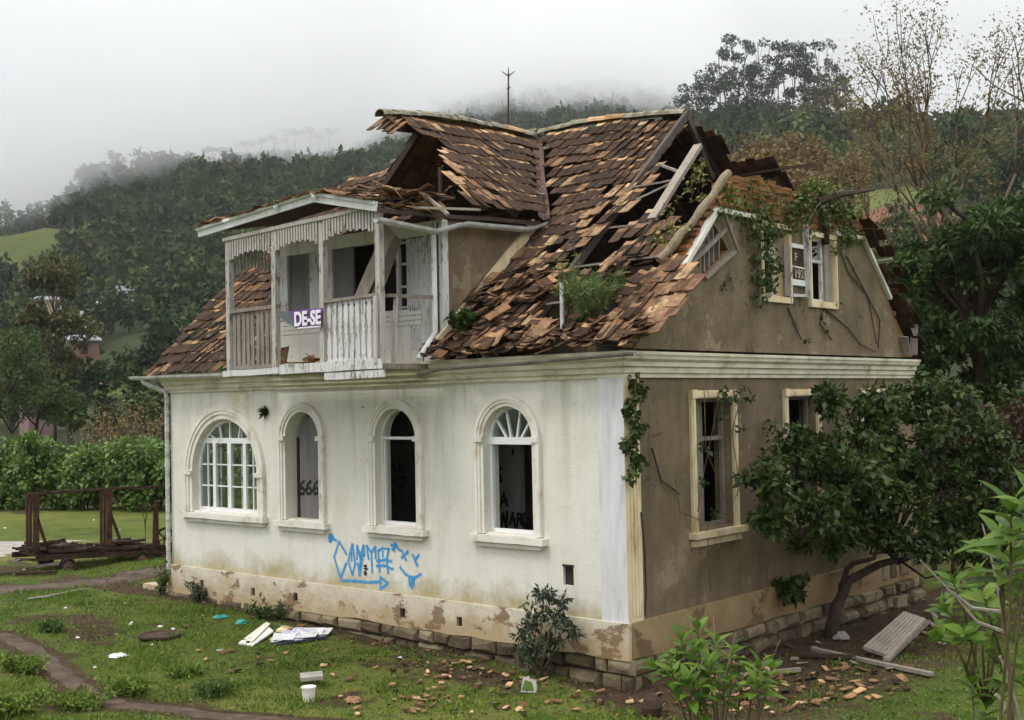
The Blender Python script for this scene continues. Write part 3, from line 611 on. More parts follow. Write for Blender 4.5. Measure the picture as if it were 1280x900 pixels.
# ------------------------------------------------------------------ ROOFS
def inpoly(x, y, P):
    c = False; n = len(P); j = n - 1
    for i in range(n):
        (xi, yi), (xj, yj) = P[i], P[j]
        if (yi > y) != (yj > y) and x < (xj - xi) * (y - yi) / (yj - yi) + xi: c = not c
        j = i
    return c
def tile(m, c, U, V, N, tw, tl, ex, yaw, lift, tone, tone2, roll=0.):
    """one flat clay tile, slightly dished: weathered on the exposed part, clean clay where it was covered, on its edges and below"""
    cy, sy = math.cos(yaw), math.sin(yaw); u = U * cy + V * sy; v = V * cy - U * sy
    vs = []; hw = tw / 2 - .0015
    rows = ((0, lift), (ex * .97, lift * .3), (tl, 0.))
    for lay in (0, -.017):
        for vv, h in rows:
            for a, hh in ((-1, .011), (0, 0), (1, .011)):
                vs.append(c + u * (a * hw) + v * vv + N * (h + hh + lay + a * roll * hw))
    q = lambda i, j: i * 3 + j
    low = [(q(0, j), q(0, j + 1), q(1, j + 1), q(1, j)) for j in (0, 1)]; up = [(q(1, j), q(1, j + 1), q(2, j + 1), q(2, j)) for j in (0, 1)]
    bot = [(9 + q(i, j), 9 + q(i + 1, j), 9 + q(i + 1, j + 1), 9 + q(i, j + 1)) for i in (0, 1) for j in (0, 1)]
    fro = [(9 + q(0, j), 9 + q(0, j + 1), q(0, j + 1), q(0, j)) for j in (0, 1)]
    sid = [(9 + q(i, k), 9 + q(i + 1, k), q(i + 1, k), q(i, k)) for i in (0, 1) for k in (0, 2)] + [(9 + q(2, j), 9 + q(2, j + 1), q(2, j + 1), q(2, j)) for j in (0, 1)]
    b = len(m.v); m.v += [tuple(x) for x in vs]
    for F, mi, t in ((low, 0, tone), (up, 1, tone2), (bot, 1, tone2 * .6), (fro, 1 if tone > .68 or rnd.random() < .3 else 0, tone * .6 if tone < .5 and rnd.random() < .4 else tone2), (sid, 1 if tone > .68 or rnd.random() < .22 else 0, tone * .7 if tone < .68 else tone2)):
        for f in F: m.f.append(tuple(b + i for i in f)); m.mi.append(mi); m.t.append(t)
def tilefield(m, O, U, V, W, H, keep, tw=.2, tl=.44, ex=.325, sag=None, mess=None, fresh=.05, u0=0.):
    U, V = Vector(U).normalized(), Vector(V).normalized(); N = U.cross(V).normalized(); O = Vector(O)
    for r in range(int((H - tl + .1) / ex) + 1):
        rowt = rnd.uniform(-.06, .06); sl = rnd.uniform(-.006, .006)
        slip = 0.
        for k in range(int(W / tw) + 1):
            u = u0 + k * tw + (r % 2) * tw * .5 + rnd.uniform(-.004, .004); v = r * ex
            slip = slip * .86 + rnd.gauss(0, .015)
            p = O + U * u + V * (v + slip)
            kp = keep(p.x, p.y, p.z)
            if not kp: continue
            ms = mess(p.x, p.y) if mess else 0.
            bl = ms < 0; mz = abs(ms)
            p = p + N * (sag(p.x, p.y) if sag else 0) + N * sl
            ms = mz
            if rnd.random() < .006 + .1 * ms: continue
            f = rnd.random(); tone = min(1, max(0, (.74 if bl else .26) + rnd.gauss(0, .14 if bl else .08) + rowt + .1 * math.sin(p.x * 2.3 + r) * math.sin(p.y * 1.7))) if f > fresh * .3 + .8 * ms else rnd.uniform(.7, 1.)
            big = 1 if rnd.random() < .03 else 0
            yaw = rnd.gauss(0, .014 + .16 * ms + .05 * big); p = p + V * (rnd.gauss(0, .012 + .09 * ms) - (.07 if big else 0)) + U * rnd.gauss(0, .03 * ms) + N * abs(rnd.gauss(0, .05 * ms))
            tile(m, p, U, V, N, tw, tl, ex, yaw, .03 + rnd.uniform(0, .02) + .06 * ms * rnd.random(), tone, rnd.random(), rnd.gauss(0, .02 + .15 * ms))
th = math.atan(KR); VF = (0, math.cos(th), math.sin(th)); LF = (RY - EY) / math.cos(th)
CX = -5.6; XD = -3.45; XDL = 2 * CX - XD; KC = .917
def xval(y):      # half width of the cross roof where it cuts the main slope
    return max(.02, (RY - y) * (2.28 / 2.58))
RB = [(4.95, -2.07), (4.24, -1.91), (3.49, -1.82), (3.02, -1.78), (2.45, -1.68), (2.01, -1.6), (1.44, -1.58), (1.42, -1.85), (1.08, -2.0), (0., -1.83), (-.4, -1.72)]
def xb(y):
    for (ya, xa), (yb_, xb_) in zip(RB, RB[1:]):
        if ya >= y >= yb_: return xa + (xb_ - xa) * (ya - y) / (ya - yb_ + 1e-6)
    return RB[0][1] if y > 4 else RB[-1][1]
S1 = [(-1.3, 2.2), (-.7, 2.1), (-.5, 1.95), (-.4, 1.7), (-.38, 1.35), (-.72, 1.25), (-.78, .8), (-1.02, .74), (-1.28, 1.1), (-1.34, 1.55), (-1.28, 1.9)]
S2 = [(-.2, 1.13), (.2, 1.09), (.5, .95), (.72, .6), (.8, .2), (.72, -.1), (.5, -.2), (-.16, -.2), (-.24, .12), (-.26, .49), (-.32, .84)]
S4 = [(-.42, 1.7), (-.1, 1.8), (.02, 1.5), (-.2, 1.15), (-.42, 1.1)]
HOLES = [[(-2.25, 2.0), (-1.9, 2.1), (-1.95, 2.35), (-2.2, 2.25)], [(-3.0, 1.05), (-2.75, 1.0), (-2.8, 1.25), (-3.0, 1.3)], [(-2.45, .75), (-2.2, .7), (-2.2, .95), (-2.45, 1.0)], [(-2.72, 1.5), (-2.45, 1.55), (-2.5, 1.8), (-2.68, 1.75)], [(-2.3, 4.55), (-2.0, 4.5), (-2.0, 4.9), (-2.3, 4.9)], [(-2.9, .35), (-2.7, .3), (-2.68, .5), (-2.9, .55)], [(-10.5, 1.1), (-10.25, 1.1), (-10.2, 1.35), (-10.45, 1.35)], [(-9.9, .75), (-9.7, .75), (-9.7, 1.05), (-9.9, 1.05)]]
ridge_x = lambda x: float(np.interp(x, [-11, -5.7, -5.2, -4.6, -3.4, -2.7, -2.2, 1], [8.42, 8.40, 8.43, 8.45, 8.37, 8.32, 8.25, 8.2]))
ridge_y = lambda y: float(np.interp(y, [.4, .75, 1.37, 2.08, 3.27, 4.2, 5.2], [8.05, 8.12, 8.23, 8.30, 8.35, 8.35, 8.38]))
sag_main = lambda x, y: (ridge_x(x) - .02 - RZ) * .75 * min(1, max(0, (y - EY) / 5.3)) - .05 * math.sin(x * 1.3 + 1) * math.sin(y * 1.1) - .03 * math.sin(x * 3.1 + y * 2.)
def keep_main(x, y, z):
    hv = xval(y)
    if y > 2.45:
        if abs(x - CX) < hv + .13: return False
    elif XDL - .02 < x < XD + .1: return False
    if any(inpoly(x, y, h) for h in HOLES): return False
    if x < -11.55 + .5 * sstep(3.5, 5, y): return False
    if x < CX: return True
    return x < xb(y) + rnd.uniform(-.22, .12) or inpoly(x, y, S1) or inpoly(x, y, S2) or inpoly(x, y, S4)
def mess_main(x, y):
    a = .1 + .25 * sstep(1.9, .3, y) if x > CX else .12
    if x > -2.3: a = max(a, .36)
    if x > -1.4: a = max(a, .22)
    if x > -.45 and y < 1.4: return -.2
    if y > 3: a = min(a, .12)
    if inpoly(x, y, S1): a = .42
    if -2.6 < x < -1.5 and y < 3.2: a = max(a, .3)
    return a
mess = mess_main
m = MB(); tilefield(m, (-11.7, EY, EZ), (1, 0, 0), VF, 12.8, LF - .12, keep_main, sag=sag_main, mess=mess)
roof_main = part(m, 'roof_slope', [M['old'], M['clean']], label='front roof slope of dark old clay tiles with broken areas')
# slumped tiles heaped along the eave at the right
m = MB()
for k in range(330):
    x = rnd.uniform(-3.55, .42); y = rnd.uniform(-.42, .1) if k < 240 else rnd.uniform(.0, 1.1)
    if k >= 240: x = rnd.uniform(-3.4, -1.75) if k % 3 else rnd.uniform(-1.3, -.1)
    h = rnd.random() ** 1.5 * .13 * (1 if x > -2.6 else .7 + .5 * (1 + math.cos((x + 3) * 4)) * .3)
    U = Vector((1, 0, 0)); V = Vector(VF); a = rnd.uniform(-.6, .6); V2 = Vector((rnd.gauss(0, .25), 1, rnd.uniform(.05, .85))).normalized(); U2 = Vector((1, rnd.gauss(0, .2), rnd.gauss(0, .2))); U2 = (U2 - V2 * U2.dot(V2)).normalized()
    tl = rnd.choice((.4, .4, .3, .2)); p = Vector((x, y - .1, EZ + .05 + (y - EY) * (.7 if k < 240 else KR) + h + (.0 if k < 240 else .06)))
    tile(m, p, U2, V2, U2.cross(V2), rnd.choice((.19, .19, .12)), tl, tl * .75, 0, .012, rnd.choice((rnd.uniform(.05, .45), rnd.uniform(.1, .6), rnd.uniform(.6, 1))), rnd.random() * .8)
part(m, 'slumped_tiles', [M['old'], M['clean']], roof_main)
# rear slope, with its ragged end beyond the gable
VB = (0, -math.cos(th), math.sin(th))
def keep_back(x, y, z):
    e = -1.55 + .35 * math.floor((9.9 - y) / .62) * .0
    lim = [(4.95, -2.1), (5.6, -1.75), (6.3, -.85), (6.9, -.5), (7.3, .1), (8.2, .18), (10.4, .25)]
    for (ya, xa), (yb_, xb_) in zip(lim, lim[1:]):
        if ya <= y < yb_: return -11.4 < x < xa + .1 * math.sin(y * 9)
    return False
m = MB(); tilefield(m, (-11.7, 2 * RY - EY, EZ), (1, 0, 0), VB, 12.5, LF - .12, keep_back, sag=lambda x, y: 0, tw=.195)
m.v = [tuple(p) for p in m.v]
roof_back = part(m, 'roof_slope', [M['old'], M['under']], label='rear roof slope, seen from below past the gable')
# cross roof
def cross_slope(s):
    m = MB(); run = 2.36 if s > 0 else 2.5; tc = math.atan(KC); V = (-s * math.cos(tc), 0, math.sin(tc)); U = (0, 1, 0) if s > 0 else (0, -1, 0)
    edge = [(0, .55), (.35, .5), (.6, .95), (.8, 1.45), (1.1, 1.3), (1.4, 1.0), (1.8, .95), (2.0, .66), (2.6, .25)] if s > 0 else [(0, .55), (.3, .6), (.45, 1.75), (2.6, 1.85)]
    def keep(x, y, z):
        d = abs(x - CX)
        for (a, ya), (b, yb_) in zip(edge, edge[1:]):
            if a <= d <= b: return y > ya + (yb_ - ya) * (d - a) / (b - a) + rnd.uniform(-.08, .1) and d > (RY - y) * 0 and d > 0 and (RY - y) * (2.28 / 2.58) > d + .02
        return False
    O = (CX + s * run, -.2 if s > 0 else 5.3, RZ - run * KC)
    tilefield(m, O, U, V, 5.6, run / math.cos(tc) - .1, keep, sag=lambda x, y: (ridge_y(y) - .02 - RZ) * .74 * max(0, 1 - abs(x - CX) / 2.4) - .03 * math.sin(y * 2.3 + x * 2), mess=lambda x, y: .3 if y < 1.5 and s > 0 and abs(x - CX) > .55 else .04, fresh=.04)
    return part(m, 'roof_slope', [M['oldy'], M['clean']], label='right slope of the front cross roof, lichen spotted' if s > 0 else 'left slope of the front cross roof')
rc = cross_slope(1); rl = cross_slope(-1)
# little hip remnant at the tip of the cross roof
m = MB()
for k in range(5):
    x = CX - .1 + k * .13; tile(m, Vector((x, .55, RZ - .5 - .45 * abs(x - CX))), Vector((1, 0, 0)), Vector((0, .75, .66)), Vector((0, -.66, .75)), .19, .42, .3, rnd.gauss(0, .1), .03, rnd.uniform(.3, .9), rnd.random())
part(m, 'hip_remnant', [M['old'], M['clean']], rc)
# ridge caps
def ridge(pts, name, parent, tone=(.3, .8)):
    m = MB(); d = 0
    for a, b in zip(pts, pts[1:]):
        a, b = Vector(a), Vector(b); L = (b - a).length; n = max(1, int(L / .36))
        for i in range(n):
            p, q = a.lerp(b, i / n), a.lerp(b, (i + 1.12) / n); dd = (q - p).normalized(); sx = dd.cross(Vector((0, 0, 1))).normalized(); up = sx.cross(dd); vs = []; jz = rnd.uniform(-.012, .02)
            for c, r in ((p, .135), (q, .115)):
                for lay in (0, .018):
                    for j in range(7):
                        t = math.pi * (j / 6); vs.append(c + sx * (math.cos(t) * (r - lay)) + up * (math.sin(t) * (r - lay) * .85 + jz - .03))
            F = []
            for j in range(6): F += [(j, j + 1, 14 + j + 1, 14 + j), (7 + j, 21 + j, 22 + j, 8 + j), (j, 7 + j, 8 + j, j + 1), (14 + j, 15 + j, 22 + j, 21 + j)]
            F += [(0, 14, 21, 7), (6, 13, 27, 20)]
            m.add(vs, F, 0 if rnd.random() < .9 else 1, rnd.uniform(*tone))
    return part(m, name, [M['cap'], M['clean']], parent)
sagm = lambda t: -.14 * math.sin(math.pi * t)
ridge([(x, RY, ridge_x(x) + .05) for x in np.linspace(CX + .1, -2.1, 9)], 'ridge_cap', roof_main, (.55, 1.))
ridge([(-9.8 + (CX + 9.8) * t, RY, RZ + .1) for t in np.linspace(0, 1, 3)], 'ridge_cap', roof_main, (.5, 1.))
ridge([(CX, y, ridge_y(y) + .05) for y in np.linspace(.68, 4.9, 10)], 'ridge_cap', rc, (.4, 1.))
# valley flashing
m = MB(); P = []
for t in np.linspace(0, 1, 9):
    y = 4.85 - (4.85 - 2.3) * t; x = CX + xval(y); z = zroof(y) + .115 - .09 * (1 - t); w = .17 + .03 * math.sin(t * 9)
    P += [(x - w * .6, y - .02, z + w * .45), (x, y, z - .01), (x + w * .6, y + .02, z + .02)]
m.add(P, [(3 * i + j, 3 * i + j + 1, 3 * i + j + 4, 3 * i + j + 3) for i in range(8) for j in (0, 1)]); part(m, 'valley_flashing', M['flash'], roof_main)
# rafters, battens and loose timbers that show through the holes
def timber(name, beams, mat, parent=roof_main, label=None):
    for b in beams:
        m = MB(); m.beam(*b[:4], seg=7, wob=b[4] if len(b) > 4 else .004); part(m, name, M[mat], parent, label=label)
rz = lambda x, y, o=-.11: (x, y, zroof(y) + o)
timber('rafter', [(rz(-1.92, -.1), rz(-1.98, 4.9), .08, .13), (rz(-.98, 0.05), rz(-.93, 2.3), .09, .13)], 'wdark2')
timber('rafter', [(rz(-.92, 2.15, -.03), rz(-1.03, 3.72, .02), .15, .07)], 'wpale', label='pale bare rafter lying across the big roof hole')
timber('rafter', [(rz(-2.9, -.1), rz(-2.9, 4.7), .1, .12), (rz(-9, -.1), rz(-9, 4.7), .1, .12), (rz(-10.2, -.1), rz(-10.2, 4.7), .1, .12), ((-2.12, 5.0, RZ - .12), (-2.12, 10.1, EZ - .05), .1, .12), ((-3.3, 5.0, RZ - .15), (-3.3, 10.1, EZ - .1), .1, .12), ((-4.4, 5.0, RZ - .15), (-4.4, 10.1, EZ - .1), .1, .12)], 'wdark')
timber('rafter', [((-2.1, 4.95, RZ - .02), side(891, 224, -2.1), .08, .1)], 'wdark2')
m = MB(); m.tube([rz(.04 - .2 * t * t + rnd.gauss(0, .008), 2.9 - 1.7 * t, .02 + rnd.gauss(0, .012)) for t in np.linspace(0, 1, 12)], [.065 + rnd.uniform(-.014, .012) for t in range(12)], 9); part(m, 'verge_log', M['wlog'], roof_main)
timber('batten', [(rz(-1.9, y, -.03), rz(-.1 if y < 2 else -.9, y + rnd.uniform(-.05, .05), -.02), .035, .03) for y in (.62, 1.32, 2.1, 3.0)], 'wgrey')
timber('batten', [(rz(-1.75, 3.6, -.1), rz(-1.05, 3.2, -.05), .05, .04), (rz(-1.8, 2.62, -.05), rz(-.95, 2.95, 0), .04, .03)], 'wpale')
m = MB()
for y, z in ((6.2, 7.05), (6.9, 6.5), (7.5, 6.0), (8.2, 5.4)): m.beam((-11, y, zroof(y) - .06), (-.2, y, zroof(y) - .06), .04, .04)
part(m, 'roof_battens', M['wdark'], roof_back)
m = MB(); m.beam((-3.4, 1.25, 4.98), (-.3, 1.25, 5.02), .08, .1)
for k in range(12): x = -3.4 + k * .26; m.bb((x, 1.22 + rnd.uniform(-.008, .008), 3.57), (x + .25, 1.255, 4.96 + rnd.uniform(-.05, .0)), 1)
part(m, 'knee_wall', [M['wdark'], M['grey']])
m = MB(); m.bb((-1.35, 1.19, 3.6), (-.95, 1.215, 4.9)); part(m, 'knee_wall_shade_panel', M['dark'])  # dark panel painted as the shade of a doorway, nothing is cut
m = MB(); m.tube([front(703, 422, -.05), front(702, 352, -.05)], .03, 8); part(m, 'standing_pipe', M['zinc'])
# far verge: tile ends sticking out of the rear slope at the right
m = MB()
for y, z in ((7.7, 6.18), (8.0, 6.0), (8.35, 5.72), (8.7, 5.35), (9.0, 5.05), (9.35, 4.62), (9.6, 4.45), (9.75, 4.05)):
    for k in range(2): tile(m, Vector((.05 + .16 * k, y + .1, z - .02)), Vector((1, 0, 0)), Vector((0, -.75, .62)), Vector((0, .6, .75)), .16, .32, .25, rnd.gauss(0, .25), .03, rnd.uniform(.05, .5), rnd.random())
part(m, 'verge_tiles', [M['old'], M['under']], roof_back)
for a_, b_, w_, h_ in (((.05, 9.4, 3.85), (.12, 9.15, 4.2), .03, .16), ((.1, 9.62, 3.85), (.1, 9.72, 4.55), .03, .14), ((-.2, 8.1, 5.55), (.35, 8.2, 5.62), .06, .05)):
    m = MB(); m.beam(a_, b_, w_, h_, up=(1, 0, 0)); part(m, 'loose_board', M['wpale'], roof_back)
# gutters
def gutter(pts, parent=house, r=.075, mat='zinc', label=None):
    m = MB()
    for a, b in zip(pts, pts[1:]):
        a, b = Vector(a), Vector(b); d = (b - a).normalized(); sx = d.cross(Vector((0, 0, 1))).normalized(); vs = []
        for c in (a, b):
            for k, rr in ((0, r), (1, r - .008)):
                for j in range(7):
                    t = math.pi + math.pi * j / 6; vs.append(c + sx * (math.cos(t) * rr) + Vector((0, 0, 1)) * (math.sin(t) * rr))
        F = []
        for j in range(6): F += [(j, j + 1, 15 + j, 14 + j), (7 + j, 21 + j, 22 + j, 8 + j)]
        F += [(0, 7, 21, 14), (6, 20, 27, 13)]
        m.add(vs, F)
    return part(m, 'gutter', M[mat], parent, label=label)
gutter([(-11.85, -.42, 3.74), (-9.7, -.4, 3.72), (-7.7, -.38, 3.70)], label='white painted gutter on the left eave')
gutter([(-3.6, -.43, 3.55), (-3.1, -.42, 3.63), (-1.4, -.42, 3.66), (.5, -.4, 3.72)], r=.05, mat='zincdark', label='bent gutter under the slumped tiles')
gutter([(-3.35, -1.5, 5.86), (-3.28, -.35, 5.78), (-3.26, .3, 5.96), (-3.28, 1.9, 6.02), (-3.3, 2.35, 6.17)], r=.085, label='sagging white gutter along the cross roof')
m = MB(); m.beam((-3.36, -1.45, 5.97), (-3.34, 2.3, 6.14), .04, .065, seg=9, wob=.012); part(m, 'eave_board', M['wdark'])
m = MB(); m.tube([(-11.5, -.4, 3.68), (-11.48, -.38, 3.6), (-11.16, -.1, 3.42), (-11.14, -.08, 3.3), (-11.14, -.08, 2.0), (-11.13, -.08, -.1)], .045, 8); m.tube([(-11.14, -.08, 2.0), (-11.14, -.08, 1.92)], .055, 8); part(m, 'downpipe', M['zinc'], house)

# ------------------------------------------------------------------ dormer walls
m = MB(); yy = 2.36
m.plate([(-.015, 3.95), (.1, 4.0), (yy, 6.0), (yy, 6.12), (-.015, 5.95)], [], lambda y, z: (XD, y, z), (-.12, 0, 0)); part(m, 'dormer_wall', M['grey'], label='grey brown side wall of the dormer')
m = MB(); m.plate([(-.015, 3.95), (.1, 4.0), (yy, 6.0), (yy, 6.12), (-.015, 5.95)], [], lambda y, z: (XDL, y, z), (.12, 0, 0)); part(m, 'dormer_wall', M['grey'])
m = MB(); m.beam((XD + .03, -.16, zroof(-.16) + .12), (XD + .03, 2.25, zroof(2.25) + .12), .06, .17, up=(0, -.66, .75), seg=8, wob=.008); part(m, 'slope_board', M['cream'])
fx = lambda px: front(px, 330, .0).x
m = MB()
m.bb((XDL, .0, 3.72), (XD, .12, 4.62)); m.bb((XDL, .002, 5.78), (XD, .12, 6.0))
for z in (4.36, 4.44, 4.52): m.bb((XDL + .2, -.015, z), (XD - .5, 0., z + .06))
dw = part(m, 'dormer_wall', M['white'], label='white dormer front under the balcony rail')
for a_, b_, y0, y1 in ((fx(346), fx(360), -.02, .09), (fx(386), fx(400), .01, .08), (XDL, XDL + .1, .0, .1), (fx(408), fx(416), -.02, .1)):
    m = MB(); m.bb((a_, y0, 4.62), (b_, y1, 5.78)); part(m, 'dormer_frame', M['wwhite'], dw)
for z in (4.9, 5.2, 5.5): m = MB(); m.bb((XDL + .1, .02, z), (fx(346), .07, z + .04)); part(m, 'dormer_rail', M['wwhite'], dw)
for a, b, l in ((361, 385, 'grey shutter leaf behind the banner'), (416, 440, 'grey shutter leaf beside the leaning planks')):
    m = MB(); m.bb((fx(a), .03, 4.625), (fx(b), .07, 5.775)); part(m, 'shutter', M['panel'], dw, label=l)
m = MB(); m.bb((fx(495), .0, 4.625), (fx(498.5), .06, 5.78)); m.bb((fx(508), .0, 4.625), (fx(511), .06, 5.78))
for z in (4.64, 4.98, 5.35, 5.7): m.bb((fx(498.5), .01, z), (fx(508), .05, z + .035))
part(m, 'window_sash', M['wwhite'], dw)
m = MB(); x = fx(511) + .002
while x < XD - .2: m.bb((x, -.01 + rnd.uniform(0, .01), 3.95), (x + .108, .07, 5.78 - rnd.uniform(0, .03))); x += .115
part(m, 'plank_cladding', M['wwhite'], dw)
m = MB(); m.bb((XD - .19, -.05, 3.85), (XD - .12, .0, 5.95)); m.bb((XD - .06, -.03, 3.95), (XD + .025, .1, 5.95)); part(m, 'corner_board', M['wwhite'], dw)
m = MB(); m.tube([(XD - .08, -.12, 5.75), (XD - .08, -.12, 4.2), (XD - .1, -.2, 4.08), front(523, 449, -.55)], .045, 8); part(m, 'downpipe', M['frame'], dw)
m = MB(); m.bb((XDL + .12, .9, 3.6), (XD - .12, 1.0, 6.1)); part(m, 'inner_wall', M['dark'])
m = MB(); m.bb((XDL + .12, .121, 5.98), (XD - .12, 2.2, 6.03)); part(m, 'attic_floor', M['wdark'])
# ------------------------------------------------------------------ balcony
BY = -1.2; PX = [front(p, 400, BY).x for p in (288, 345, 405, 476)]; BT = [5.89, 5.93, 5.97, 6.0]
m = MB(); m.bb((PX[0] - .08, BY - .05, 3.62), (PX[3] + .1, -.3, 3.7)); 
balc = part(m, 'balcony', M['wgrey'], house, label='sagging wooden balcony with a carved valance')
m = MB(); m.beam((PX[0] - .1, BY - .08, 3.66), (PX[1] + .3, BY - .08, 3.67), .04, .1, seg=6, wob=.006); m.beam((PX[1] + .2, BY - .085, 3.68), (PX[3] + .1, BY - .085, 3.7), .035, .15, seg=6, wob=.006); m.beam((PX[2] + .1, BY - .08, 3.54), (PX[3] + .15, BY - .08, 3.55), .035, .11, seg=4, wob=.006)
part(m, 'floor_edge', M['wwhite'], balc)
for k, x in enumerate(PX):
    m = MB(); m.beam((x, BY, 3.6), (x + rnd.uniform(-.01, .01), BY, BT[k] + .05), .1, .1, up=(0, 1, 0), seg=5, wob=.003)
    if k == 3: m.beam((x - .02, BY - .1, 3.7), (x - .02, BY - .08, 4.72), .07, .04, up=(0, 1, 0))
    part(m, 'post', M['wvalance'], balc)
m = MB(); m.beam((PX[0] - .1, BY - .02, BT[0] + .08), (PX[3] + .1, BY - .02, BT[3] + .1), .12, .06, seg=6, wob=.004); part(m, 'top_beam', M['wvalance'], balc)
for k in range(3):
    m = MB(); a, b = PX[k] + .06, PX[k + 1] - .06; n = int((b - a) / .068)
    for i in range(n):
        t = (i + .5) / n; x = a + (b - a) * t; top = BT[k] + (BT[k + 1] - BT[k]) * t + .06; q = abs(2 * t - 1); ln = .25 + .15 * (1 - math.sqrt(max(0, 1 - q ** 2 * .96)))
        m.beam((x, BY - .05, top), (x + rnd.uniform(-.004, .004), BY - .05, top - ln - (.025 if i % 2 else 0)), .042, .02, up=(0, 1, 0))
    for i in range(12):
        q = lambda t: .23 + .15 * (1 - math.sqrt(max(0, 1 - (2 * t - 1) ** 2 * .96)))
        t0, t1 = i / 12, (i + 1) / 12; z0 = BT[k] + .06 - q(t0) + .05; z1 = BT[k] + .06 - q(t1) + .05
        m.beam((a + (b - a) * t0, BY - .02, z0), (a + (b - a) * t1, BY - .02, z1), .02, .05)
    part(m, 'valance', M['wvalance'], balc)
for z0, z1, yv in ((5.5, 5.8, 0),):    # side valance at the left return
    m = MB(); n = 14
    for i in range(n): y = BY + .08 + i * .075; m.beam((PX[0], y, 5.8), (PX[0], y, 5.8 - (.27 + .25 * (2 * (i + .5) / n - 1) ** 2)), .02, .042, up=(0, 1, 0))
    part(m, 'valance', M['wvalance'], balc)
def baluster(m, x, y, z0, z1, w=.09, dx=0.):
    prof = [(0, .5), (.05, .5), (.1, .32), (.16, .46), (.42, .34), (.46, .22), (.5, .36), (.55, .22), (.6, .34), (.86, .46), (.92, .3), (.96, .5), (1, .5)]
    P = [(x + w * r, z0 + (z1 - z0) * t) for t, r in prof] + [(x - w * r, z0 + (z1 - z0) * t) for t, r in prof[::-1]]
    m.plate(P, [], lambda a, z: (a + dx * (z - z0), y, z), (0, .025, 0))
m = MB(); n = 9
for i in range(n): x = PX[0] + .12 + (PX[1] - PX[0] - .22) * i / (n - 1); m.beam((x, BY, 3.72), (x + rnd.gauss(0, .02), BY, 4.68), .085, .022, up=(0, 1, 0))
m.beam((PX[0] + .05, BY, 4.72), (PX[1] + .06, BY, 4.74), .1, .06, seg=4, wob=.004); m.beam((PX[0] + .05, BY, 3.75), (PX[1] - .05, BY, 3.76), .05, .06)
part(m, 'railing', M['wgrey'], balc, label='grey slatted railing at the left bay')
m = MB(); n = 9
for i in range(n): baluster(m, PX[2] + .13 + (PX[3] - PX[2] - .25) * i / (n - 1), BY - .01, 3.74, 4.72, .115)
m.beam((PX[2] + .04, BY, 4.73), (PX[3] + .02, BY, 4.75), .1, .05, mi=1, seg=4, wob=.004); m.beam((PX[2] + .04, BY, 3.75), (PX[3], BY, 3.76), .05, .05)
part(m, 'railing', [M['wwhite'], M['wgrey']], balc, label='white railing with sawn balusters at the right bay')
m = MB(); m.beam((PX[3], BY + .12, 4.74), (PX[3] + .05, -.06, 4.76), .08, .05, seg=4, wob=.004, mi=1); m.beam((PX[3], -.95, 3.72), (PX[3] + .02, -.9, 4.72), .07, .03, up=(0, 1, 0)); m.beam((PX[3], -.32, 3.75), (PX[3], -.28, 4.72), .025, .03, up=(0, 1, 0))
part(m, 'railing', [M['wvalance'], M['wgrey']], balc, label='side rail of the balcony with missing balusters')
FA = [(-8.1, -1.35, 6.15), (-4.95, -1.35, 6.38), (-3.5, -1.35, 6.06)]
m = MB()
for a, b in ((FA[0], FA[1]), (FA[1], FA[2])): m.beam(a, b, .04, .15); m.beam((a[0], a[1] - .045, a[2] + .055), (b[0], b[1] - .045, b[2] + .055), .045, .05)
part(m, 'bargeboard', M['frame'], balc)
m = MB()
for a, b in ((FA[0], FA[1]), (FA[1], FA[2])):
    A, B = Vector(a), Vector(b); d = Vector((0, 1.7, .3)); nn = Vector((0, 0, .03)); m.add([A, B, B + d, A + d, A + nn, B + nn, B + d + nn, A + d + nn], [(0, 1, 2, 3), (4, 5, 6, 7), (0, 1, 5, 4), (1, 2, 6, 5), (2, 3, 7, 6), (3, 0, 4, 7)])
part(m, 'roof_boarding', M['wdark'], balc)
m = MB()
for a, b, n in ((FA[0], FA[1], 16), (FA[1], FA[2], 8)):
    A, B = Vector(a), Vector(b); U = (B - A); V = Vector((0, 1.7, .3)).normalized(); u = U.normalized(); Nn = u.cross(V).normalized()
    for r in range(5):
        for k in range(n):
            if rnd.random() < .1: continue
            p = A + U * ((k + .5 + .5 * (r % 2)) / n) + V * (-.12 + r * .33) + Nn * (.05 + abs(rnd.gauss(0, .012)))
            tile(m, p, u, V, Nn, .195, .44, .33, rnd.gauss(0, .06), .035 + abs(rnd.gauss(0, .02)), min(1, max(0, rnd.gauss(.4, .2))), rnd.random(), rnd.gauss(0, .08))
for k in range(7): p = Vector(FA[0]) + Vector((.1 + k * .13, .0, .12 + rnd.random() * .05)); tile(m, p, Vector((1, .1, .05)).normalized(), Vector((0, 1, .2)).normalized(), Vector((0, 0, 1)), .19, .3, .25, rnd.gauss(0, .5), .03, rnd.uniform(.5, 1), rnd.random(), .2)
part(m, 'balcony_roof', [M['old'], M['clean']], balc)
for px, py in ((345, 259), (393, 246)):
    m = MB(); p = front(px, py, -1.42); m.tube([p + Vector((0, 0, -.06)), p + Vector((0, 0, -.02)), p + Vector((0, 0, .0)), p + Vector((0, 0, .03)), p + Vector((0, 0, .06))], [.015, .04, .05, .04, .05], 10); part(m, 'insulator', M['frame'], balc)
m = MB(); m.beam(front(446, 382, -.75), front(488, 287, -.75), .25, .03, up=(0, -1, 0)); part(m, 'leaning_plank', M['wpale'], balc)
m = MB(); m.beam(front(466, 380, -.35), front(497, 297, -.35), .2, .03, up=(0, -1, 0)); part(m, 'leaning_plank', M['wpale'], balc)
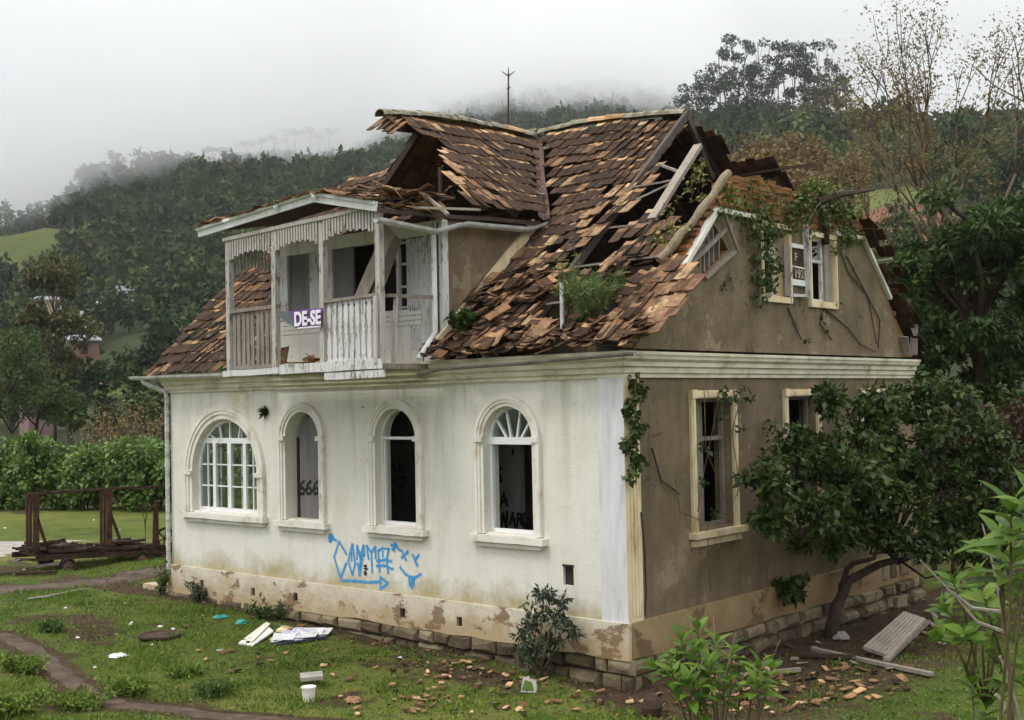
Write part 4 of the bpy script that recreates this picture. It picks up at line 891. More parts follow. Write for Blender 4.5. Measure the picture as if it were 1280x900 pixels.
# banner
bn = empty('banner', front(382, 400, BY - .09), label='purple cloth banner with white letters tied to the balcony posts', cat='banner')
q = [(362, 388.5), (376, 387), (390, 386), (403.5, 385)], [(370, 410.5), (380, 410), (391, 409), (401, 408)]
V = []; F = []
for r in range(4):
    for k in range(4):
        a, b = q[0][k], q[1][k]; t = r / 3; V.append(front(a[0] + (b[0] - a[0]) * t, a[1] + (b[1] - a[1]) * t, BY - .09 - .012 * math.sin(k * 2.1 + r)))
for r in range(3):
    for k in range(3): F.append((r * 4 + k, r * 4 + k + 1, r * 4 + k + 5, r * 4 + k + 4))
m = MB(); n0 = len(V); V2 = [v + Vector((0, .006, 0)) for v in V]; m.add(V + V2, F + [tuple(16 + i for i in f[::-1]) for f in F]); part(m, 'cloth', M['purple'], bn)
m = MB(); A = [front(343, 391, BY - .08), front(361, 388.5, BY - .1), front(370.5, 410.5, BY - .1), front(358, 404, BY - .12)]; m.add(A + [a + Vector((0, .006, 0)) for a in A], [(0, 1, 2, 3), (4, 7, 6, 5)]); part(m, 'folded_end', M['bgrey'], bn)
m = MB(); A = [front(371, 409.3, BY - .104), front(401, 406.8, BY - .104), front(401, 408.5, BY - .104), front(371, 411, BY - .104)]; m.add(A + [a + Vector((0, .004, 0)) for a in A], [(0, 1, 2, 3), (4, 7, 6, 5), (0, 1, 5, 4), (2, 3, 7, 6)]); part(m, 'hem', M['paint'], bn)
p0, p1 = front(368, 399, BY - .115), front(401, 396, BY - .115); s_ = text('DE-SE', .32, (0, 0, 0), RF, M['paint'], bn, 'lettering', ext=.003, off=.012)
co = [v.co.copy() for v in s_.data.vertices]; xs = [c.x for c in co]; w0, w1 = min(xs), max(xs); zs_ = [c.z for c in co]; h0, h1 = min(zs_), max(zs_); ys_ = [c.y for c in co]; ym = sum(ys_) / len(ys_)
for v in s_.data.vertices:
    t = (v.co.x - w0) / (w1 - w0); c = p0.lerp(p1, t); v.co = Vector((c.x, c.y + (v.co.y - ym), c.z - .12 + .24 * (v.co.z - h0) / (h1 - h0))) - wloc(bn)
# antenna on the ridge behind
base = Vector((-6.4, 5.2, RZ - .2)); 
an = empty('lightning_rod', base, label='thin iron lightning rod with a forked tip behind the roof ridge', cat='lightning rod')
def atx(px, py):  # in the vertical plane through the rod, square to the view
    d = wr(px, py); s = ((Vector(base) - Vector(CAM)) @ Vector(FWD)) / (Vector(d) @ Vector(FWD)); return Vector(CAM) + Vector(d) * s
bx = atx(635, 165); an.location = bx
m = MB(); m.tube([bx - Vector((0, 0, .4)), atx(635.5, 94), atx(635.5, 83)], [.022, .018, .004], 6); m.tube([atx(635.5, 110), atx(635.8, 110.5)], .05, 6); part(m, 'rod', M['iron'], an)
for px, py in ((627, 89), (643.5, 89)):
    m = MB(); m.tube([atx(635.5, 95), atx(px, py)], [.015, .006], 5); part(m, 'prong', M['iron'], an)
# loose tiles lying in the broken front of the cross roof and on the balcony floor
ft = 0
def loose_tile(p, name='loose_tile', label='', group='', mat=('old', 'clean'), tl=.4, tw=.19):
    V = Vector((rnd.gauss(0, .5), 1 * rnd.choice((1, -1)), rnd.uniform(-.2, .6))).normalized(); U = Vector((1, rnd.gauss(0, .4), rnd.gauss(0, .35))); U = (U - V * U.dot(V)).normalized()
    m = MB(); tile(m, Vector(p), U, V, U.cross(V), tw, tl, tl * .75, 0, .012, rnd.uniform(.2, 1), rnd.uniform(.2, 1)); return m.build(name, [M['old'], M['clean']], None, loc=Vector(p), label=label, cat='roof tile', group=group)
for k in range(44):
    px = rnd.uniform(484, 606); py = rnd.uniform(236, 268); y = rnd.uniform(-1.0, .0); 
    if py < 250 and px > 570: py += 12
    p = front(px, py, y); p.z = min(max(p.z, 6.06), 6.55 if px < 565 else 6.35); p.x = min(p.x, -3.5)
    loose_tile(p, label='loose clay tile heaped in the broken front of the cross roof', group='loose tiles in the broken cross roof front')
for a, b, y, w in (((498, 262), (530, 242), -.5, .05), ((480, 258), (600, 262), -.7, .05), ((530, 243), (560, 268), -.4, .06), ((455, 240), (500, 236), -.2, .06)): m = MB(); m.beam(front(*a, y), front(*b, y), w, w * .7); part(m, 'broken_lath', M['wpale'], rc)
m = MB()
m.beam((CX - .12, 1.75, RZ - .4), (CX - 1.9, 1.75, RZ - .36 - 1.78 * KC), .1, .12); m.beam((CX + .3, 1.75, RZ - .42), (CX + 2.2, 1.75, RZ - .42 - 1.9 * KC), .07, .1); m.beam((CX, .95, RZ - .42), (CX, 4.9, RZ - .2), .08, .12); m.beam((CX + 1.15, 1.0, 6.05), (CX + 1.15, 1.0, 7.1), .06, .06, up=(0, 1, 0))
part(m, 'cross_rafters', M['wdark'], rc)
m = MB(); m.bb((XDL + .2, 2.6, 6.0), (XD - .15, 2.65, 6.05)); 
for k in range(12):
    p = Vector((front(382 + k * 1.7, 450, -1.0).x, rnd.uniform(-1.1, -.9), 3.72 + rnd.random() * .1)); loose_tile(p, label='broken tile piled on the balcony floor under the banner', group='broken tiles on the balcony floor', tl=rnd.choice((.2, .3)), tw=.16)
m = MB(); tile(m, front(354, 455, -.9), Vector((1, 0, .1)).normalized(), Vector((-.1, .25, .95)).normalized(), Vector((0, -1, .2)).normalized(), .2, .3, .25, 0, .01, .9, .2); m.build('leaning_tile', [M['old'], M['clean']], None, loc=front(354, 457, -.9), label='single brown tile leaning upright on the balcony floor', cat='roof tile')
# ------------------------------------------------------------------ GROUND
def vnoise(x, y, s=1., o=3, seed=0):
    """cheap value noise, arrays in, 0..1 out"""
    x = np.asarray(x, float) * s; y = np.asarray(y, float) * s; tot = 0; amp = 1; nrm = 0
    for k in range(o):
        xi = np.floor(x).astype(np.int64); yi = np.floor(y).astype(np.int64); fx = x - xi; fy = y - yi; fx = fx * fx * (3 - 2 * fx); fy = fy * fy * (3 - 2 * fy)
        def h(a, b):
            n = (a * 374761393 + b * 668265263 + (seed + k) * 974634721) & 0x7fffffff; n = ((n ^ (n >> 13)) * 1274126177) & 0x7fffffff; return ((n ^ (n >> 16)) & 0xffff) / 65535.
        v = (h(xi, yi) * (1 - fx) + h(xi + 1, yi) * fx) * (1 - fy) + (h(xi, yi + 1) * (1 - fx) + h(xi + 1, yi + 1) * fx) * fy
        tot = tot + amp * v; nrm += amp; amp *= .5; x = x * 2.03 + 17; y = y * 2.03 + 5
    return tot / nrm
def gz(x, y):
    x = np.asarray(x, float); y = np.asarray(y, float)
    z = np.interp(x, [-60, -18, -11, 0, 8, 60], [-.75, -.72, -.66, -.98, -1.02, -.9]); zw = np.interp(x, [-18, -11, -8.8, -6.5, -4.5, -2.7, 0, 4], [-.68, -.6, -.62, -.72, -.79, -.79, -.92, -1.]); kk = np.clip((y + 3.5) / 3., 0, 1); z = z + (zw - z) * kk * kk * (3 - 2 * kk) * np.clip((12 - y) / 8, 0, 1)
    z = z + (vnoise(x, y, .35, 3, 4) - .5) * .22 * (1 - .85 * np.clip((y + 3.2) / 2.6, 0, 1) * (y < 1)) + (vnoise(x, y, 1.7, 2, 9) - .5) * .05
    d = np.hypot(x - CAM[0], y - CAM[1]); z = z + np.clip(12.5 - d, 0, 9) * .27
    z = np.where((x > L0 + .1) & (x < -.1) & (y > .1) & (y < W0 - .1), np.minimum(z, -1.1), z)
    return z
def gp(px, py):
    """where the view line through a pixel meets the ground"""
    d = wr(px, py); t = 2.
    for _ in range(4000):
        p = CAM + d * t; h = p[2] - float(gz(p[0], p[1]))
        if h < .004: break
        t += max(.01, h * .6)
    return Vector((p[0], p[1], float(gz(p[0], p[1]))))
def grid(xs, ys, zf):
    X, Y = np.meshgrid(xs, ys); Z = zf(X, Y); nx, ny = len(xs), len(ys); V = np.stack([X, Y, Z], -1).reshape(-1, 3)
    i = np.arange(nx * ny).reshape(ny, nx); F = np.stack([i[:-1, :-1], i[:-1, 1:], i[1:, 1:], i[1:, :-1]], -1).reshape(-1, 4); return V, F
DIRT = [(0, 793), (30, 806), (70, 836), (110, 868), (150, 880), (260, 893), (420, 906)]
ROADP = [(-60, 735), (0, 738), (60, 733), (120, 727), (180, 716), (212, 710)]
dirt_pts = [gp(*p) for p in DIRT]; road_pts = [gp(*p) for p in ROADP]
def seg_dist(x, y, P):
    d = np.full(np.shape(x), 1e9)
    for a, b in zip(P, P[1:]):
        ax, ay, bx_, by_ = a[0], a[1], b[0], b[1]; L = (bx_ - ax) ** 2 + (by_ - ay) ** 2
        t = np.clip(((x - ax) * (bx_ - ax) + (y - ay) * (by_ - ay)) / L, 0, 1); d = np.minimum(d, np.hypot(x - ax - t * (bx_ - ax), y - ay - t * (by_ - ay)))
    return d
def bare(x, y):
    """how bare of grass the ground is, 0..1"""
    x = np.asarray(x, float); y = np.asarray(y, float); n = vnoise(x, y, .8, 4, 2)
    b = np.clip((n - .59) * 3.5, 0, .6) + np.clip((vnoise(x, y, 2.6, 3, 12) - .6) * 3.2, 0, .5)
    b = np.maximum(b, np.clip(1.4 - seg_dist(x, y, dirt_pts) / .32, 0, 1)); b = np.maximum(b, np.clip(1.3 - seg_dist(x, y, road_pts) / .8, 0, 1))
    wall = np.where((x < .4) & (y < .6), np.clip(1.1 - (-y - .1) / .55, 0, .8), 0); b = np.maximum(b, wall * np.clip(n * 1.6, 0, 1))
    yard = np.where((x > -.2) & (y > -1.2), np.clip(1.25 - (x - .1) / 3.2, 0, 1) * np.clip((y + 1.6) / 1.2, 0, 1), 0); b = np.maximum(b, yard * np.clip(.45 + n, 0, 1))
    rub = np.exp(-(((x + 2.2) / 1.3) ** 2 + ((y + .9) / .6) ** 2)) * .7; return np.clip(np.maximum(b, rub), 0, 1)
def ground_mat(name, far_=False):
    t = NT(name)
    a = t.n('ShaderNodeAttribute', attribute_name='bare').outputs['Fac']; n1 = t.noise(1.4, 8, .72); n2 = t.noise(11, 6, .7)
    g = t.ramp(t.math('ADD', t.math('MULTIPLY', n1, .6), t.math('MULTIPLY', n2, .4)), [(.32, (.03, .05, .01)), (.5, (.068, .1, .018)), (.68, (.14, .15, .036))])
    big = t.ramp(t.noise(.11, 4, .6), [(.4, 0.), (.62, .65)]); g = t.mix(big, g, (.17, .165, .045))
    e = t.ramp(t.math('ADD', t.math('MULTIPLY', t.noise(2.5, 8, .75), .6), t.math('MULTIPLY', n2, .4)), [(.3, (.03, .02, .012)), (.55, (.075, .05, .032)), (.75, (.14, .1, .07))])
    m_ = t.ramp(t.math('ADD', t.math('MULTIPLY', a, 1.2), t.math('MULTIPLY', t.math('SUBTRACT', n2, .5), .9)), [(.35, 0.), (.6, 1.)])
    c = t.mix(m_, g, e)
    return t.done(c, .95, t.bump(t.math('ADD', n2, t.math('MULTIPLY', t.noise(40, 6, .7), .5)), .9, .05), .1)
M['ground'] = ground_mat('grass_and_soil')
xs = np.concatenate([np.arange(-75, -22, 1.2), np.arange(-22, 12, .16), np.arange(12, 60, 1.5)]); ys = np.concatenate([np.arange(-26, -8, .5), np.arange(-8, 9, .16), np.arange(9, 75, 1.2)])
V, F = grid(xs, ys, gz); go = build_np('ground', V, F, M['ground'], smooth=True, kind='structure')
a = go.data.attributes.new('bare', 'FLOAT', 'POINT'); a.data.foreach_set('value', bare(V[:, 0], V[:, 1]).astype(np.float32))
def strip(P, w, name, mat, n=60):
    pts = []; tot = [0]
    for a, b in zip(P, P[1:]): tot.append(tot[-1] + (b - a).length)
    for i in range(n + 1):
        s = tot[-1] * i / n; k = max(j for j in range(len(P) - 1) if tot[j] <= s + 1e-9); t = (s - tot[k]) / (tot[k + 1] - tot[k]); pts.append(P[k].lerp(P[k + 1], t))
    V = []; 
    for i, p in enumerate(pts):
        d = (pts[min(i + 1, n)] - pts[max(i - 1, 0)]); d.z = 0; d.normalize(); s = Vector((-d.y, d.x, 0))
        for j in range(5): k = (j - 2) / 2 * w * (1 + .35 * math.sin(i * .9 + j) * .5 + rnd.uniform(-.18, .18)); q = p + s * k; V.append((q.x, q.y, float(gz(q.x, q.y)) + (.014 if 0 < j < 4 else -.02)))
    F = [(5 * i + j, 5 * i + j + 1, 5 * i + j + 6, 5 * i + j + 5) for i in range(n) for j in range(4)]
    return build_np(name, V, F, mat, smooth=True, kind='structure')
M['soil'] = simple('bare_damp_soil', [(.3, (.04, .027, .018)), (.5, (.08, .055, .038)), (.75, (.14, .105, .078))], 3.5, .95, .8, .03)
strip(dirt_pts, .22, 'dirt_path', M['soil'], 90); strip(road_pts, .75, 'dirt_road', M['soil'])
P = [gp(*p) for p in ((-40, 690), (0, 685), (30, 677))]; strip(P, 2.2, 'gravel_path', M['concrete'])

# ------------------------------------------------------------------ HILLS (depth, image height of the bare ground along a bearing)
DK = [48, 75, 110, 150, 200, 260, 330, 420, 520, 650, 800, 950, 1300]
HT = {
 -500: [626, 566, 536, 508, 478, 432, 372, 320, 300, 290, 330, 380, 420],
 0:    [626, 568, 538, 512, 484, 436, 374, 292, 318, 318, 330, 380, 420],
 60:   [626, 568, 538, 510, 480, 432, 366, 282, 304, 300, 330, 380, 420],
 130:  [626, 568, 538, 506, 470, 424, 360, 300, 246, 262, 290, 340, 400],
 200:  [626, 568, 536, 502, 466, 416, 352, 290, 236, 262, 290, 340, 400],
 300:  [626, 566, 532, 494, 448, 388, 322, 266, 236, 226, 240, 300, 380],
 420:  [626, 566, 530, 490, 440, 376, 312, 258, 230, 222, 214, 260, 360],
 480:  [626, 566, 530, 488, 436, 372, 308, 254, 222, 212, 184, 188, 300],
 560:  [626, 566, 530, 486, 432, 366, 302, 248, 212, 200, 158, 146, 240],
 660:  [626, 566, 530, 484, 428, 362, 300, 248, 210, 192, 146, 122, 200],
 760:  [626, 566, 528, 480, 420, 352, 290, 240, 200, 178, 138, 116, 200],
 850:  [626, 566, 524, 470, 400, 326, 262, 214, 190, 176, 144, 126, 200],
 920:  [626, 564, 516, 450, 370, 290, 214, 176, 190, 200, 190, 200, 240],
 1010: [626, 560, 500, 410, 320, 256, 204, 180, 196, 220, 240, 260, 300],
 1080: [626, 556, 470, 340, 262, 232, 206, 196, 210, 240, 260, 300, 340],
 1150: [626, 550, 450, 318, 252, 226, 206, 200, 214, 240, 280, 300, 340],
 1280: [626, 550, 450, 320, 256, 224, 200, 190, 210, 240, 280, 300, 340],
 1900: [626, 550, 450, 330, 270, 230, 200, 190, 210, 240, 280, 300, 340]}
HP = sorted(HT); HZ = np.array([[3.09 + d * (yh(p) - y) / f_ for d, y in zip(DK, HT[p])] for p in HP])
def hz(px, d):
    px = np.asarray(px, float); d = np.asarray(d, float); sh = px.shape; pf = np.clip(px.ravel(), HP[0], HP[-1] - .01); df = np.clip(d.ravel(), DK[0], DK[-1] - .01)
    i = np.searchsorted(HP, pf, 'right') - 1; k = np.searchsorted(DK, df, 'right') - 1
    a = (pf - np.array(HP)[i]) / (np.array(HP)[i + 1] - np.array(HP)[i]); b = (df - np.array(DK)[k]) / (np.array(DK)[k + 1] - np.array(DK)[k]); a = a * a * (3 - 2 * a)
    z = (HZ[i, k] * (1 - a) + HZ[i + 1, k] * a) * (1 - b) + (HZ[i, k + 1] * (1 - a) + HZ[i + 1, k + 1] * a) * b
    return z.reshape(sh)
def fars(px, d, z):
    px = np.asarray(px, float); d = np.asarray(d, float); k = (px - 640) / f_ * d
    return np.stack([CAM[0] + FH[0] * d + RH[0] * k, CAM[1] + FH[1] * d + RH[1] * k, z], -1)
def hzn(px, d):
    P = fars(px, d, np.zeros(np.shape(px))); return hz(px, d) + (vnoise(P[..., 0], P[..., 1], .03, 4, 31) - .5) * np.clip((d - 60) / 25, 0, 7)
pxs = np.arange(-520, 1921, 24.); ds = np.concatenate([[46], np.arange(50, 110, 6), np.arange(110, 560, 9), np.arange(560, 1320, 25)])
D2, P2 = np.meshgrid(ds, pxs, indexing='ij'); V = fars(P2, D2, hzn(P2, D2)); V[0, :, 2] -= 1.; ny, nx = D2.shape; i = np.arange(nx * ny).reshape(ny, nx)
F = np.stack([i[:-1, :-1], i[:-1, 1:], i[1:, 1:], i[1:, :-1]], -1).reshape(-1, 4)
fmeadow = lambda px, d: np.maximum(np.clip(1.3 - np.hypot((px - 20) / 120, (d - 405) / 85), 0, 1), np.maximum(np.clip(1.4 - np.hypot((px - 150) / 46, (d - 185) / 19), 0, 1), np.maximum(np.clip(1.3 - np.hypot((px - 1110) / 70, (d - 225) / 30), 0, 1), np.clip(1.2 - np.hypot((px - 195) / 40, (d - 450) / 60), 0, 1))))
fred = lambda px, d: np.clip(1.4 - np.hypot((px - 1120) / 70, (d - 172) / 26), 0, 1)
def hill_mat():
    t = NT('hillside'); a = t.n('ShaderNodeAttribute', attribute_name='meadow').outputs['Fac']; r = t.n('ShaderNodeAttribute', attribute_name='soil').outputs['Fac']; n = t.noise(.09, 6, .7); n2 = t.noise(.9, 5, .7)
    c = t.ramp(n, [(.3, (.018, .026, .011)), (.6, (.04, .048, .02)), (.8, (.06, .055, .025))])
    g = t.ramp(t.noise(.05, 6, .7), [(.35, (.07, .09, .022)), (.65, (.11, .13, .036))])
    s = t.ramp(n2, [(.35, (.12, .052, .03)), (.65, (.21, .095, .06))])
    w = t.math('MULTIPLY', t.math('SUBTRACT', n2, .5), .6)
    c = t.mix(t.ramp(t.math('ADD', a, w), [(.3, 0.), (.5, 1.)]), c, g); c = t.mix(t.ramp(t.math('ADD', r, w), [(.35, 0.), (.5, 1.)]), c, s)
    return t.done(c, .95, None, .1)
M['hill'] = hill_mat()
ho = build_np('hills', V.reshape(-1, 3), F, M['hill'], smooth=True, kind='structure')
for nm, fn in (('meadow', fmeadow), ('soil', fred)):
    a = ho.data.attributes.new(nm, 'FLOAT', 'POINT'); a.data.foreach_set('value', fn(P2, D2).ravel().astype(np.float32))
V, F = grid(np.linspace(-4000, 4000, 9), np.linspace(-4000, 4000, 9), lambda x, y: x * 0 - 3.5); build_np('lowland', V, F, M['hill'], kind='structure')
def hp(px, d, dz=0.): return Vector(fars(px, d, float(hzn(np.array([px]), np.array([d]))[0]) + dz).tolist())

# ------------------------------------------------------------------ FOLIAGE TOOLS
def unit(a): return a / (np.linalg.norm(a, axis=-1, keepdims=True) + 1e-9)
def leafquads(P, D, Nn, L, W, fold=.18):
    """leaf blades: base P, direction D, facing Nn, length L, width W -> folded quads"""
    S = unit(np.cross(D, Nn)); Nn = np.cross(S, D); L = np.asarray(L).reshape(-1, 1) if np.ndim(L) else L; W = np.asarray(W).reshape(-1, 1) if np.ndim(W) else W
    a = P; b = P + D * L * .45 - S * W * .5 + Nn * W * fold; c = P + D * L - Nn * L * .12; d = P + D * L * .45 + S * W * .5 + Nn * W * fold
    V = np.stack([a, b, c, d], 1).reshape(-1, 3); F = np.arange(len(V)).reshape(-1, 4); return V, F
def clump_leaves(C, Rr, n, L, W, up=.5, droop=.2, shell=.55, rg=rng):
    """leaves spread through clumps (centres C, radii Rr (k,3))"""
    C = np.repeat(np.asarray(C, float), n, 0); Rr = np.repeat(np.asarray(Rr, float), n, 0); k = len(C)
    u = unit(rg.normal(size=(k, 3))); r = (shell + (1 - shell) * rg.random((k, 1))); P = C + u * Rr * r
    D = unit(u + rg.normal(size=(k, 3)) * .8 - np.array([0, 0, droop])); Nn = unit(u * .6 + np.array([0, 0, up]) + rg.normal(size=(k, 3)) * .5)
    s = rg.uniform(.5, 1.45, k); return leafquads(P, D, Nn, L * s, W * s)
def crown_clumps(rg, c, R, n, r0, r1, flat=.75, hollow=.35):
    """n clump centres inside the ellipsoid (c, R), pushed outwards, with their radii"""
    u = unit(rg.normal(size=(n, 3))); rr = hollow + (1 - hollow) * rg.random((n, 1)) ** .6; C = np.asarray(c) + u * np.asarray(R) * rr; q = rg.uniform(r0, r1, (n, 1)); return C, np.concatenate([q, q, q * flat], 1)
def limbs(m, base, top, C, r0, r1, n=6, bend=.12, k=7):
    """trunk from base to top, with limbs to the clump centres C"""
    base, top = Vector(base), Vector(top); H = (top - base).length; pts = [base.lerp(top, t) + Vector((rnd.gauss(0, bend * H * .12), rnd.gauss(0, bend * H * .12), 0)) * (1 if 0 < t < 1 else 0) for t in np.linspace(0, 1, 7)]
    m.tube(pts, [r0 * 1.25] + [r0 + (r1 - r0) * t for t in np.linspace(.16, 1, 6)], k)
    for c in C:
        c = Vector(c); t = min(.97, max(.25, (c.z - base.z) / max(.1, (top.z - base.z)) - rnd.uniform(.12, .35))); i = min(5, int(t * 6)); p = pts[i].lerp(pts[i + 1], t * 6 - i)
        mid = p.lerp(c, .5) + Vector((rnd.gauss(0, .05), rnd.gauss(0, .05), .08)) * (c - p).length; r = r0 * .38
        m.tube([p, mid, c], [r, r * .6, r * .2], 5)
def tree(name, label, cat, base, top, clumps, n, L, W, leaf, bark='bark', r0=.15, group=None, up=.5, shell=.5, limbn=14, droop=.2, crown_name='crown', trunk_top=None, **k):
    base = Vector(base); e = empty(name, base, label=label, cat=cat, group=group); C, Rr = clumps
    m = MB(); limbs(m, base - Vector((0, 0, .15)), trunk_top or top, C[:limbn], r0, r0 * .35); m.build('trunk', M[bark], e, smooth=True)
    V, F = clump_leaves(C, Rr, n, L, W, up, droop, shell); build_np(crown_name, V, F, M[leaf], tone=np.repeat(rng.random(len(C)) * .5, n) + rng.random(len(F)) * .5, parent=e); return e
# ------------------------------------------------------------------ FOREST ON THE HILLS: one mass nobody could count
def forest():
    T = []
    for k in range(10):
        lod = []
        for nq in (520, 260, 130):
            r = np.random.default_rng(100 + k); tall = r.uniform(.8, 1.5); nc = 9 if k % 3 else 6; C, Rr = crown_clumps(r, (0, 0, tall), (.62, .62, tall * .62), nc, .34, .55, .8)
            per = max(4, nq // nc); s = (520 / nq) ** .5; lod.append(clump_leaves(C, Rr, per, .25 * s, .16 * s, .7, .1, .6, r))
        T.append(lod)
    r = np.random.default_rng(5); VV = []; FF = []; TT = []; MI = []; off = 0; n_try = 17500
    px = r.uniform(-330, 1500, n_try); d = np.sqrt(r.uniform(82 ** 2, 1060 ** 2, n_try)); z = hzn(px, d)
    Pw = fars(px, d, z)
    dens = vnoise(Pw[:, 0], Pw[:, 1], .018, 3, 77)
    keep = (fmeadow(px, d) < .32 + .2 * r.random(n_try)) & (fred(px, d) < .3) & (dens > .3)
    keep &= ~((px > 122) & (px < 178) & (d > 268) & (d < 306) & (r.random(n_try) < .82)) & ~((px > 30) & (px < 92) & (d > 235) & (d < 285)) & ~((px > 70) & (px < 130) & (d > 150) & (d < 200) & (r.random(n_try) < .35)) & ~((px > 350) & (d < 105)) & ~((d > 620) & (r.random(n_try) < .45)) & ~((d < 120) & (r.random(n_try) < .15))
    keep &= ~((px > 905) & (px < 1200) & (d < 260) & (d > 140) & (r.random(n_try) < .55))
    # skip trees standing well behind the skyline of nearer ground
    e = np.full(n_try, 9e9); 
    for q in np.linspace(.35, .97, 14):
        dd = d * q; yy = yh(px) - (hz(px, np.maximum(dd, 50)) - 3.09) / dd * f_; e = np.minimum(e, yy)
    ytop = yh(px) - (z + 12 - 3.09) / d * f_; keep &= ytop < e + 14
    for i in np.nonzero(keep)[0]:
        t = T[r.integers(10)][0 if d[i] < 230 else (1 if d[i] < 430 else 2)]; s = r.uniform(2.3, 4.2) * (1 + .25 * (d[i] > 300)) * (.72 if d[i] < 160 else 1) * (.7 if d[i] < 115 else 1); a = r.uniform(0, 6.28); ca, sa = math.cos(a), math.sin(a)
        v = t[0] * s; v = np.stack([v[:, 0] * ca - v[:, 1] * sa, v[:, 0] * sa + v[:, 1] * ca, v[:, 2] * r.uniform(.9, 1.35)], 1) + Pw[i] + np.array([0, 0, s * .15])
        VV.append(v); FF.append(t[1] + off); off += len(v); kind = r.random(); tn = .36 + .22 * r.normal() + (.35 if kind > .9 else 0) + .25 * (dens[i] - .5)
        if 880 < px[i] < 1300 and d[i] < 290 : tn += .34 * r.random()
        TT.append(np.clip(tn + r.normal(size=len(t[1])) * .1, 0, 1)); MI.append(np.zeros(len(t[1]), int))
        if d[i] < 420 and r.random() < .3:     # pale stems
            h = s * r.uniform(1.1, 2.); w = .16 + s * .02; b = Pw[i] + np.array([s * .2, 0, -.5]); c = np.array([[-w, -w, 0], [w, -w, 0], [w, w, 0], [-w, w, 0]]); vv = np.concatenate([b + c, b + c * .5 + np.array([0, 0, h])])
            VV.append(vv); FF.append(np.array([[0, 1, 5, 4], [1, 2, 6, 5], [2, 3, 7, 6], [3, 0, 4, 7]]) + off); off += 8; TT.append(np.full(4, .5)); MI.append(np.ones(4, int))
    return build_np('forest', np.concatenate(VV), np.concatenate(FF), [M['forest'], M['barkgrey']], mi=np.concatenate(MI), tone=np.concatenate(TT), kind='stuff', label='mixed forest covering the misty hillsides', cat='forest'), int(keep.sum())
fo, nf = forest(); print('forest trees', nf)

# tall eucalyptus on the right-hand crest
eu = [(892, 66), (908, 52), (925, 40), (942, 33), (958, 38), (973, 44), (990, 48), (1004, 44), (1016, 42), (1030, 50), (1046, 66), (1056, 78), (1068, 92), (878, 84), (866, 100), (915, 84), (948, 78), (982, 80), (1020, 84), (1040, 104)]
for k, (px, py) in enumerate(eu):
    d = rnd.uniform(345, 395); b = hp(px, d); tz = zat(px, py, d); H = tz - b.z; r = np.random.default_rng(300 + k); nC = 12
    zc = r.uniform(.42, 1., nC); w = 1.1 + 3.2 * np.sin(np.clip((zc - .3) / .7, 0, 1) * math.pi * .93) ; ang = r.uniform(0, 6.28, nC); C = np.stack([b.x + np.cos(ang) * w * .7, b.y + np.sin(ang) * w * .7, b.z + H * zc - .8], 1); q = r.uniform(1., 1.9, (nC, 1)); Rr = np.concatenate([q * 1.15, q * 1.15, q * .8], 1)
    tree('eucalyptus_tree', 'tall dark eucalyptus standing against the mist on the right crest', 'tree', b, (b.x, b.y, b.z + H * .93), (C, Rr), 85, .75, .5, 'leafgrey', 'barkgrey', .28, 'eucalyptus trees on the right crest', limbn=8)
e = hp(1046, 372); C = np.array([[e.x, e.y, zat(1046, 50, 372)], [e.x + 1.3, e.y + 1, zat(1046, 55, 372)]]); tree('slender_tree', 'lone slender tree with a tiny crown rising above the eucalyptus crest', 'tree', e, (e.x, e.y, C[0][2]), (C, np.array([[1.5, 1.5, .9], [1., 1., .5]])), 40, .7, .5, 'leafgrey', 'barkgrey', .16)
# flat crowned trees on the far ridge, half lost in the cloud
for k, (px, py, d) in enumerate([(268, 183, 600), (282, 184, 605), (312, 176, 640), (330, 172, 650), (346, 170, 640), (362, 160, 655), (372, 162, 640), (390, 160, 650), (404, 166, 660), (416, 160, 670), (300, 190, 640), (352, 186, 620)]):
    b = hp(px, d); tz = max(zat(px, py, d), b.z + 8); r = np.random.default_rng(50 + k); C = np.stack([b.x + r.normal(size=8) * 2., b.y + r.normal(size=8) * 2., tz - .8 + r.normal(size=8) * .5], 1)
    tree('umbrella_pine', 'flat topped pine fading into cloud on the far left ridge', 'tree', b, (b.x, b.y, tz - .5), (C, np.tile([[1.9, 1.9, .6]], (8, 1))), 26, 1., .8, 'leafgrey', 'barkgrey', .3, 'flat topped pines on the far ridge', limbn=7)
# dark sharp tree on the left shoulder
b = hp(238, 470); C, Rr = crown_clumps(np.random.default_rng(8), (b.x, b.y, zat(238, 222, 470)), (4.5, 4.5, 7.), 16, 1.6, 2.6); tree('dark_pine', 'dark ragged pine standing up from the left shoulder of the hill', 'tree', b, (b.x, b.y, zat(238, 202, 470)), (C, Rr), 50, 1.1, .8, 'leafgrey', 'barkgrey', .3)

# ------------------------------------------------------------------ MIDDLE DISTANCE, LEFT
d = 92; b = hp(68, d); tz = zat(68, 312, d); r = np.random.default_rng(21)
C1, R1 = crown_clumps(r, fars(68, d, zat(68, 345, d)), (1.9, 1.9, 1.8), 16, .55, 1., .8); C2, R2 = crown_clumps(r, fars(92, d, zat(92, 410, d)), (2.1, 1.6, 1.3), 11, .5, .9, .7); C3, R3 = crown_clumps(r, fars(44, d, zat(44, 392, d)), (1.6, 1.4, 1.2), 8, .5, .8, .7); C4, R4 = crown_clumps(r, fars(74, d, zat(74, 450, d)), (1.6, 1.4, 1.6), 7, .4, .7, .7)
tree('tall_tree', 'tall slender tree with a clumpy olive crown left of the house', 'tree', b, (b.x, b.y, tz - .8), (np.concatenate([C1, C2, C3, C4]), np.concatenate([R1, R2, R3, R4])), 150, .34, .17, 'leafolive', 'barkgrey', .11, limbn=20, droop=.5)
